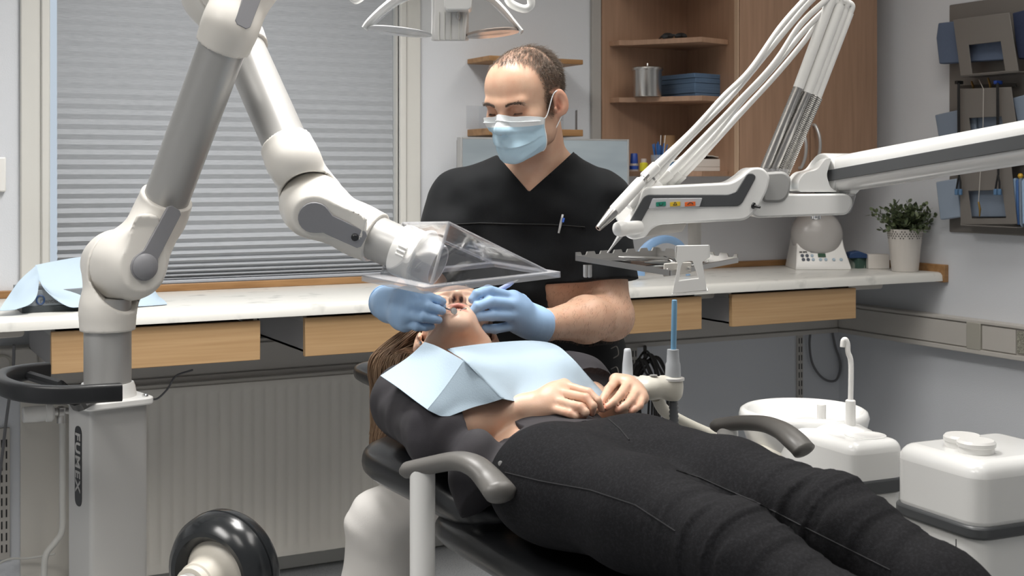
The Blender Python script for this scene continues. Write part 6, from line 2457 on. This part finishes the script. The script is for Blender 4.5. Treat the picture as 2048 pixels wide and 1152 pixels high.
def hand(B, wrist, rw, fingers, thumb, rf=(.0080, .0074, .0068, .0058), rp=.0125, k=.008, kp=.016):
    """fingers: four lists of knuckle, middle joint, end joint, tip; thumb: base, joint, joint, tip"""
    w0 = Vector(wrist)
    for f in fingers:
        B.cap(w0.lerp(f[0], .12), f[0], rw * .62, rp, k=kp)
    for f0, f1 in zip(fingers[:-1], fingers[1:]):
        B.cap(f0[0].lerp(w0, .25), f1[0].lerp(w0, .25), rp * .95, rp * .95, k=kp)
    for q, f in enumerate(fingers):
        s = (1.0, 1.03, .98, .86)[q]
        B.cap(f[0], f[1], rf[0] * s * 1.08, rf[1] * s * 1.06, k=k * .75)
        B.cap(f[1], f[2], rf[1] * s * 1.06, rf[2] * s, k=k * .4)
        B.cap(f[2], f[3], rf[2] * s, rf[3] * s, k=k * .3)
    B.cap(w0.lerp(thumb[0], .3), thumb[0], rw * .6, rf[0] * 1.5, k=kp)
    B.cap(thumb[0], thumb[1], rf[0] * 1.5, rf[0] * 1.15, k=k)
    B.cap(thumb[1], thumb[2], rf[0] * 1.15, rf[1] * 1.05, k=k * .4)
    B.cap(thumb[2], thumb[3], rf[1] * 1.05, rf[2] * .95, k=k * .3)


def J(*a):
    return [P(*q) for q in a]


fR = [J((1128, 771, 2.262), (1177, 785, 2.225), (1195, 801, 2.215), (1203, 818, 2.222)),
      J((1118, 785, 2.245), (1172, 796, 2.200), (1186, 812, 2.190), (1184, 826, 2.198)),
      J((1108, 801, 2.232), (1160, 814, 2.185), (1171, 824, 2.180), (1168, 832, 2.19)),
      J((1100, 817, 2.225), (1140, 827, 2.190), (1153, 832, 2.185), (1158, 836, 2.19))]
tR = J((1095, 790, 2.285), (1140, 800, 2.28), (1170, 810, 2.262), (1192, 820, 2.245))
hand(PB, wR, .0225, fR, tR)
fL = [J((1232, 760, 2.335), (1217, 779, 2.275), (1209, 793, 2.252), (1203, 805, 2.240)),
      J((1256, 767, 2.325), (1241, 790, 2.262), (1226, 805, 2.240), (1213, 815, 2.232)),
      J((1272, 782, 2.315), (1261, 802, 2.262), (1248, 813, 2.245), (1235, 820, 2.24)),
      J((1284, 796, 2.308), (1279, 811, 2.268), (1270, 818, 2.255), (1262, 823, 2.25))]
tL_ = J((1238, 778, 2.35), (1220, 792, 2.31), (1212, 806, 2.285), (1206, 818, 2.262))
hand(PB, wL, .0225, fL, tL_)
PH1 = len(PB.p)
add_head(PB, MP, True, True)
# legs
hR_, hL_ = HM - al_ * .082 + UP * .012, HM + al_ * .082 + UP * .014
kR, kL = P(1478, 1106, 1.725), P(1672, 1046, 1.79)
aR_, aL_ = F(.565, 1.38, .56), F(.70, 1.47, .57)
LG0 = len(PB.p)
for h_, k_, a_ in ((hR_, kR, aR_), (hL_, kL, aL_)):
    PB.cap(h_, h_.lerp(k_, .5), .082, .074, k=.05)
    PB.cap(h_.lerp(k_, .5), k_, .074, .056, k=.03)
    PB.cap(k_, k_.lerp(a_, .4), .055, .052, k=.03)
    PB.cap(k_.lerp(a_, .4), a_, .052, .034, k=.03)
    ft = (k_ - a_).normalized()
    PB.cap(a_ + F(.01, -.01, -.01), a_ + F(.05, -.06, .12), .035, .024, k=.02)
LG1 = len(PB.p)
pb = sdf_obj('body', PB, M_skp, pa, h=.0036)
lipw = lambda c, r: blob(MPi, c, r, 1.35)
set_tone(pb, SKIN_P, [('#c98676', lipw((0, .100, -.044), (.018, .009, .0058))), ('#c98676', lipw((0, .098, -.069), (.018, .009, .0065))), ('#6a3530', lipw((0, .090, -.056), (.015, .014, .0085))),
                      ('#3a2420', lipw((.0075, .108, -.029), (.0036, .0075, .0055))), ('#3a2420', lipw((-.0075, .108, -.029), (.0036, .0075, .0055)))] +
         [('#d49a80', lambda X, c=A(f[i]): np.clip(1.4 - np.linalg.norm(X - c, axis=1) / .011, 0, 1) * .55) for f in fR + fL for i in (0, 1)] +
         [('#d98f78', lambda X, c=A(f[3]): np.clip(1.5 - np.linalg.norm(X - c, axis=1) / .009, 0, 1) * .5) for f in fR + fL])
th = MB()
for k in range(-4, 5):
    a_ = k * .0042
    th.rings([[Vector(MP[:3, :3] @ np.array([a_ + sx * w_, .0965 - 55 * a_ * a_ * .25 + dy, zz]) + MP[:3, 3]) for sx, dy in ((-1, -.002), (-.7, .0008), (.7, .0008), (1, -.002))] for zz, w_ in ((-.0530, .0019), (-.0505, .0021), (-.0450, .0021))])
obj('upper_teeth', th, mat('tooth_enamel', '#eee6d6', .25), pa)
th = MB()
for k in range(-4, 5):
    a_ = k * .0038
    th.rings([[Vector(MP[:3, :3] @ np.array([a_ + sx * w_, .0925 - 55 * a_ * a_ * .25 + dy, zz]) + MP[:3, 3]) for sx, dy in ((-1, -.002), (-.7, .0008), (.7, .0008), (1, -.002))] for zz, w_ in ((-.0685, .0017), (-.0650, .0018), (-.0625, .0015))])
obj('lower_teeth', th, mat('tooth_enamel', '#eee6d6', .25), pa)
la = []
for s in (-1, 1):
    for k in range(26):
        a_ = R(-50 + 100 * k / 25)
        Lp = np.array([s * .031 + .0150 * math.sin(a_), .0735 + .0150 * math.cos(a_), .0148 - .0022 * math.cos(a_)])
        p = (MP @ np.append(Lp, 1))[:3]
        d = MP[:3, :3] @ np.array([math.sin(a_) * .5, .85, -.35])
        la.append([p - d * .001, p + d * .004, p + d * .008])
strands('eyelashes', la, .0002, mat('lash', '#1f1814', .7), pa)
er_ = tohead((0, 0, 0))
ep = Vector(MP[:3, :3] @ np.array((.0805, -.004, -.019)) + MP[:3, 3])
ep = trace(PB, 841.5, 685.5, 2.2)
obj('ear_stud', MB().lathe([(.0030, -.001), (.0036, .0005), (.0032, .002), (.001, .0032), (0, .0033)], ep, (-VIEW * .9 + UP * .3 - RIGHT * .3), 16), M_chrome, pa)
# finger nails
for f in fR + fL:
    pass
# hair: a falling mass of long strands
M_hairp = mat('ash_brown_hair', '#6d5440', .5, var=((60, 60, 6), '#9a7f64', .35, .7))
HB = Body()
HB.frame(MP)
HB.ell((0, -.020, .052), (.080, .100, .090), k=.0)
HB.ell((0, .035, .075), (.066, .050, .060), k=.03)
for s in (-1, 1):
    HB.ell((s * .086, -.008, -.004), (.036, .027, .044), k=.008, op=-1)
HB.frame(None)


def hair_cut(X, d):
    L = X @ MPi[:3, :3].T + MPi[:3, 3]
    face = np.maximum(L[:, 1] - (.038 + .10 * (L[:, 2] - .075)), -(L[:, 2] - .075) * .0 - 9)
    d = np.maximum(d, (L[:, 1] - .052 - .35 * np.clip(.09 - L[:, 2], -1, 1) * -1 * .0) * .7 - .25 * np.clip(L[:, 2] - .075, 0, 1))
    d = np.maximum(d, -.040 - L[:, 2])
    return d


HB.post.append(hair_cut)
hc_ = obj('hair', HB.mesh(.004), M_hairp, pa, smooth=180)
fall = []
for k in range(1300):
    f = rng.random()
    z0_ = -.02 + .135 * f
    y0_ = -.05 + .055 * rng.random()
    L0 = np.array([.076 + rng.uniform(-.004, .006) - .03 * max(0, f - .6), y0_ * (1 - f * .3), z0_])
    L00 = np.array([.060, (-.030 - .03 * rng.random()) if z0_ < .055 else (.030 - .04 * rng.random()), z0_ + .03])
    if z0_ < .055:
        L0[1] = -.040 - .030 * rng.random()
    p0 = (MP @ np.append(L00, 1))[:3]
    p1 = (MP @ np.append(L0, 1))[:3]
    xx = 748 + 66 * (1 - f) ** 1.1 + rng.uniform(-6, 6) if True else 0
    tt = 2.60 + .14 * f + rng.uniform(-.02, .02)
    p2 = A(P(xx + 10 - 8 * f, 715 + rng.uniform(-8, 8), tt))
    p3 = A(P(xx - 3, 780, tt + .01))
    p4 = A(P(744 + (xx - 748) * .72, 845, tt + .015))
    p5 = A(P(742 + (xx - 748) * .5 + rng.uniform(-3, 3), 880 + rng.uniform(-14, 22), tt + .02))
    fall.append([tuple(q) for q in spline([Vector(q) for q in (p0, p1, p2, p3, p4, p5)], 4)])
strands('long_hair', fall, .0012, M_hairp, pa)
wisps = []
for k in range(900):
    s = rng.choice([-1, 1])
    th0 = rng.uniform(0, 1)
    z0_ = .02 + .11 * th0
    a_ = R(rng.uniform(20, 80))
    L0 = np.array([s * .02, .075 - .03 * rng.random(), .095 + .02 * rng.random()])
    L1 = np.array([s * .062, .035, .07 + .03 * rng.random()])
    L2 = np.array([s * .080, -.01, .03 + .05 * rng.random()])
    L3 = np.array([s * .078, -.05, .01 + .05 * rng.random()])
    wisps.append([tuple((MP @ np.append(q, 1))[:3]) for q in (L0, L1, L2, L3)])
strands('side_hair', wisps, .0009, M_hairp, pa)

# jeans
JE = Body()
JE.p = [tuple(q) for q in PB.p[PT0:PT0 + 2]] + [tuple(q) for q in PB.p[LG0:LG1]]
JE.lo, JE.hi = PB.lo, PB.hi
JE.grow = 0.0
wa_n = A((SM - HM).normalized())
kk = [(A(kR), A((aR_ - kR).normalized()), A((hR_ - kR).normalized())), (A(kL), A((aL_ - kL).normalized()), A((hL_ - kL).normalized()))]
ankcut = [(A(aR_), A((aR_ - kR).normalized())), (A(aL_), A((aL_ - kL).normalized()))]


def jeans_post(X, d):
    d = d - .0045
    for kc, dn, up in kk:
        Y = X - kc
        r = np.linalg.norm(Y, axis=1)
        s = Y @ (dn - up) * .5
        wv = np.exp(-(r / .115) ** 2)
        q = np.stack([s * 62 + vnoise(Y * 14, 3) * 1.1, Y @ A(al_) * 7, Y[:, 2] * 7], -1)
        d = d - .0062 * wv * np.maximum(1.0 - 2.6 * np.abs(vnoise(q, 21)), -.2)
    Y = X - A(HM)
    q = np.stack([Y @ wa_n * 34 + Y @ A(al_) * 18, Y @ A(al_) * 10, Y[:, 2] * 10], -1)
    d = d - .0022 * vnoise(q, 5) * np.exp(-(np.linalg.norm(Y + wa_n * .08, axis=1) / .16) ** 2)
    q = np.stack([Y @ wa_n * 26, Y @ A(al_) * 9, Y[:, 2] * 9], -1)
    d = d - .0010 * vnoise(q, 15)
    d = np.maximum(d, Y @ wa_n - .135)
    for c, n in ankcut:
        nr_ = np.linalg.norm(X - c, axis=1) < .12
        d = np.where(nr_, np.maximum(d, (X - c) @ n + .03), d)
    return d


JE.post.append(jeans_post)
lo_j = np.min([A(q) for q in (HM, kR, kL, aR_, aL_)], 0) - .2
hi_j = np.max([A(q) for q in (HM, kR, kL, aR_, aL_)], 0) + .2
je = obj('jeans', JE.mesh(.0055, lo_j, hi_j), M_jeans, pa, smooth=180)
M_jst = mat('jeans_stitch', '#1c1c1f', .8)
seam('fly_seam', JE, [(1217, 838), (1240, 858), (1258, 880)], .0011, M_jst, je, .0003, t0=1.5)
seam('thigh_seam', JE, [(1010, 945), (1080, 962), (1180, 980), (1270, 1010), (1350, 1062)], .0009, M_jst, je, .0002, t0=1.5)
seam('inner_seam', JE, [(1352, 940), (1400, 955), (1460, 982), (1520, 1008), (1600, 1050), (1700, 1100), (1780, 1140)], .0010, M_jst, je, .0002, t0=1.5)
rv = trace(JE, 1001, 927, 1.5)
obj('rivet', MB().lathe([(.004, -.001), (.004, .001), (0, .002)], rv, -VIEW, 14), M_alu, je)
for a_ in (aR_, aL_):
    S_ = Body()
    S_.cap(a_ + F(.008, -.01, -.005), a_ + F(.05, -.06, .125), .044, .034, k=.02)
    obj('shoe', S_.mesh(.006), M_black, pa, smooth=180)

# tunic: shell around torso and upper arms, open at the hem
TU_ = Body()
TU_.p = [tuple(q) for q in PB.p[PT0:PT1 - 1]]
TU_.lo, TU_.hi = PB.lo, PB.hi
cufR = eR.lerp(sR, .04)
TU_.cap(sR, eR + (eR - sR).normalized() * .01, .056, .047, k=.035)
TU_.cap(sL, eL, .056, .052, k=.035)
TU_.cap(eR, eR.lerp(wR, .42), .045, .043, k=.02)
TU_.ell(P(955, 958, 2.13), (.035, .035, .075), k=.03)
tcore = Body()
tcore.p = [tuple(q) for q in PB.p[PT0:PT0 + 3]]
hem_c = P(1175, 834, 2.12)
hem_n = A((P(985, 908, 2.02) - hem_c).cross(P(1330, 828, 2.30) - hem_c).normalized())
hem_n *= math.copysign(1, hem_n @ A(HM - SM))
fa_n = A((wR - eR).normalized())
cut_c = A(eR.lerp(wR, .27))
nk_c = A(SM + UP * .02 - (HM - SM).normalized() * .055)


def d_arm_in(X):
    pa, ba = X - A(eR), A(wR - eR)
    h = np.clip(pa @ ba / (ba @ ba), 0, 1)
    return np.linalg.norm(pa - h[:, None] * ba, axis=1) - .045


def tunic_post(X, d):
    Y = X - A(SM)
    q = np.stack([Y @ A(al_) * 14, Y @ wa_n * 9 + Y[:, 2] * 8, Y[:, 2] * 14], -1)
    q2 = np.stack([Y @ A(al_) * 22 + Y @ wa_n * 12, Y @ wa_n * 30, Y[:, 2] * 26], -1)
    d = d - .0095 - .004 * vnoise(q, 9) - .0028 * vnoise(q2, 11)
    d = np.maximum(d, (X - A(hem_c)) @ hem_n)
    s_ = (X - cut_c) @ fa_n
    nr_ = (np.linalg.norm(X - cut_c - s_[:, None] * fa_n, axis=1) < .066) & (s_ > -.02) & (s_ < .09)
    nr_ &= (d_arm_in(X) < tcore(X) + .02)
    d = np.where(nr_, np.maximum(d, (X - cut_c) @ fa_n), d)
    nl_ = np.linalg.norm(X - A(eL), axis=1) < .10
    d = np.where(nl_, np.maximum(d, (X - A(eL)) @ A((wL - eL).normalized())), d)
    neck = np.linalg.norm(X - nk_c, axis=1) - .072
    return np.maximum(d, -neck)


TU_.post.append(tunic_post)
lo_t = np.min([A(q) for q in (HM, SM, sR, sL, eR, eL)], 0) - .2
hi_t = np.max([A(q) for q in (HM, SM, sR, sL, eR, eL)], 0) + .2
tu = obj('tunic', TU_.mesh(.0045, lo_t, hi_t), M_tunic, pa, smooth=180)
# ------------------------------------------------------------------ gloves with the instruments
GL = Body()
fG = [J((1026, 596, 2.672), (976, 581, 2.628), (954, 588, 2.606), (945, 599, 2.602)),
      J((1032, 611, 2.662), (980, 604, 2.612), (955, 613, 2.592), (946, 622, 2.590)),
      J((1034, 632, 2.662), (984, 631, 2.612), (957, 633, 2.594), (945, 638, 2.592)),
      J((1032, 650, 2.675), (990, 658, 2.632), (967, 657, 2.615), (954, 655, 2.610))]
tG = J((1040, 605, 2.73), (1004, 594, 2.715), (972, 597, 2.670), (950, 606, 2.630))
hand(GL, P(1075, 648, 2.715), .035, fG, tG, (.0112, .0106, .0100, .0088), .0165, .010, .02)
wd = (WL_ - EL).normalized()
GL.cap(P(1062, 647, 2.70), P(1086, 650, 2.730), .0325, .0355, k=.015)


def cuff(c, n, seed, core):
    c, n = A(c), A(n)

    def f(X, d):
        Y = X - c
        s = Y @ n
        q = np.stack([s * 90, Y @ A(UP) * 14, Y @ A(VIEW) * 14], -1)
        d = d - .0012 * vnoise(q, seed) * np.clip(1 - np.abs(s - .01) / .05, 0, 1)
        nr_ = np.linalg.norm(Y, axis=1) < .075
        d = np.where(nr_, np.maximum(d, -s), d)
        return d
    return f


GL.post.append(cuff(P(1085, 650, 2.730), wd, 31, None))
gl1 = sdf_obj('glove', GL, M_glove, de, h=.0024)
obj('cuff_rim', MB().tube([P(1085, 650, 2.730) + (Matrix.Rotation(2 * math.pi * i / 28, 3, wd) @ (wd.orthogonal().normalized() * .0358)) for i in range(29)], .0013, 6), M_glove, gl1)
GR = Body()
fH = [J((824, 590, 2.548), (857, 594, 2.520), (876, 600, 2.528), (885, 603.5, 2.540)),
      J((820, 609, 2.530), (855, 613, 2.505), (875, 619, 2.515), (884, 622, 2.528)),
      J((815, 630, 2.528), (845, 634, 2.500), (866, 638, 2.508), (877, 640, 2.518)),
      J((810, 648, 2.545), (834, 653, 2.515), (852, 654, 2.515), (863, 653, 2.522))]
tH = J((800, 598, 2.60), (840, 598, 2.585), (866, 606, 2.57), (884, 613, 2.556))
hand(GR, P(778, 608, 2.640), .036, fH, tH, (.0098, .0094, .0088, .0078), .0165, .010, .022)
GR.cap(P(782, 608, 2.63), P(768, 605, 2.662), .034, .034, k=.02)
wd2 = (WR - ER).normalized()
wd2 = (P(790, 610, 2.62) - P(765, 605, 2.665)).normalized()
GR.post.append(cuff(P(768, 604, 2.662), wd2, 33, None))
gl2 = sdf_obj('glove', GR, M_glove, de, h=.0024)
obj('cuff_rim', MB().tube([P(768, 604, 2.662) + (Matrix.Rotation(2 * math.pi * i / 28, 3, wd2) @ (wd2.orthogonal().normalized() * .0345)) for i in range(29)], .0013, 6), M_glove, gl2)

pr0, pr1 = P(1026, 565, 2.690), P(943, 610, 2.628)
pb_ = thing('probe', pr0, 'lavender-handled dental probe in the dentist left hand pointing into the open mouth', 'instrument')
obj('handle', MB().tube([pr0, pr0.lerp(pr1, .1), pr0.lerp(pr1, .5), pr0.lerp(pr1, .9), pr1], [.003, .0050, .0052, .0048, .0022], 14), mat('lavender_handle', '#a9b4dd', .35), pb_)
obj('rear_tip', MB().tube([pr0, P(1031, 562.5, 2.694), P(1036, 560, 2.70)], [.0024, .0016, .0008], 8), M_paper, pb_)
obj('needle', MB().tube([pr1, P(932, 616, 2.575), P(920, 621, 2.55)], [.0016, .0010, .0006], 8), M_alu, pb_)
mi0 = P(878, 612, 2.555)
mi1 = P(905, 625, 2.545)
mr_ = thing('mouth_mirror', mi0, 'round steel mouth mirror in the dentist right hand at the corner of the mouth', 'instrument')
obj('handle', MB().tube([P(852, 603, 2.60), mi0, P(893, 617, 2.55), P(902, 620.5, 2.54)], [.003, .003, .0016, .0012], 10), M_steel, mr_)
obj('mirror_head', MB().lathe([(.0066, -.001), (.0069, 0), (.0066, .0012), (.0, .0013)], P(908, 622, 2.535), (-VIEW * .75 + UP * .35 + RIGHT * .4), 24), M_steel, mr_)

# ------------------------------------------------------------------ paper bib on the chest
M_bib = mat('bib_paper', '#a8bac8', .85, bump=((500, 500, 500), .35, .0012))
bb_ = thing('paper_bib', P(1000, 720, 2.4), 'pale blue paper bib spread over the patient chest with one corner folded up', 'paper bib')
chest = [[P(893, 698, 2.43), P(950, 690, 2.495), P(1010, 684, 2.52), P(1065, 682, 2.54), P(1108, 689, 2.56), P(1140, 712, 2.52), P(1172, 748, 2.46), P(1206, 786, 2.40)],
         [P(911, 710, 2.31), P(965, 712, 2.39), P(1020, 708, 2.44), P(1070, 706, 2.47), P(1112, 708, 2.50), P(1143, 728, 2.47), P(1170, 758, 2.42), P(1200, 791, 2.36)],
         [P(928, 722, 2.20), P(975, 735, 2.275), P(1030, 735, 2.345), P(1075, 735, 2.39), P(1112, 738, 2.42), P(1140, 754, 2.41), P(1165, 776, 2.38), P(1195, 798, 2.33)],
         [P(966, 760, 2.19), P(1000, 768, 2.25), P(1045, 770, 2.30), P(1082, 772, 2.33), P(1115, 776, 2.36), P(1140, 785, 2.34), P(1165, 798, 2.33), P(1192, 808, 2.30)],
         [P(1004, 798, 2.18), P(1030, 803, 2.245), P(1060, 808, 2.27), P(1090, 810, 2.29), P(1120, 812, 2.30), P(1142, 816, 2.295), P(1165, 820, 2.285), P(1190, 822, 2.27)]]


chest_under = Body()
chest_under.p = [tuple(q) for q in PB.p[PT0:PT1 - 1]]
chest_under.cap(sR, eR, .056, .052, k=.035)


def lay(grid, gap=.008):
    flat_ = [p for row in grid for p in row]
    pic = [to_pic(p) for p in flat_]
    tt = trace_many(chest_under, [(x, y) for x, y, t in pic], 1.6, off=.016)
    m_, n_ = len(grid), len(grid[0])
    T0 = np.array([t if not (q == q) else min(t, q - gap) for (x, y, t), q in zip(pic, tt)]).reshape(m_, n_)
    T = T0
    for _ in range(2):
        E = np.pad(T, 1, mode='edge')
        T = np.min([E[i:i + m_, j:j + n_] for i in range(3) for j in range(3)], 0)
    for _ in range(3):
        E = np.pad(T, 1, mode='edge')
        T = np.mean([E[i:i + m_, j:j + n_] for i in range(3) for j in range(3)], 0)
    T = np.minimum(T, T0 + .004)
    T[:, 0] = [to_pic(r[0])[2] for r in grid]
    T[:, 1] = np.minimum(T[:, 1], (T[:, 0] + T[:, 2]) / 2)
    T = T.ravel()
    out = [P(x, y, T[i]) for i, (x, y, t) in enumerate(pic)]
    return [out[i * n_:(i + 1) * n_] for i in range(m_)]


obj('chest_sheet', MB().sheet(lay(patch(chest, 8, 8)), .0008), M_bib, bb_, smooth=80)
flap = [[P(849.5, 684.5, 2.42), P(872, 692, 2.365), P(900, 706, 2.285), P(928, 722, 2.199)],
        [P(820, 712, 2.385), P(850, 722, 2.32), P(882, 740, 2.25), P(906, 754, 2.185)],
        [P(790, 733, 2.34), P(822, 752, 2.28), P(857, 772, 2.215), P(881, 788, 2.165)],
        [P(761, 752, 2.31), P(795, 775, 2.24), P(828, 800, 2.18), P(855, 819.5, 2.14)]]
obj('folded_flap', MB().sheet(patch(flap, 5, 5), .0008), M_bib, bb_, smooth=80)
side = [[P(928, 722, 2.199), P(906, 754, 2.185), P(881, 788, 2.165), P(855, 819.5, 2.14)],
        [P(953, 748, 2.192), P(928, 773, 2.182), P(900, 798, 2.167), P(868, 826, 2.145)],
        [P(979, 773, 2.186), P(950, 792, 2.18), P(920, 808, 2.17), P(882, 832, 2.15)],
        [P(1004, 798, 2.18), P(975, 807, 2.18), P(945, 815, 2.172), P(900, 832, 2.155)]]
obj('side_sheet', MB().sheet(patch(side, 5, 5), .0008), M_bib, bb_, smooth=80)
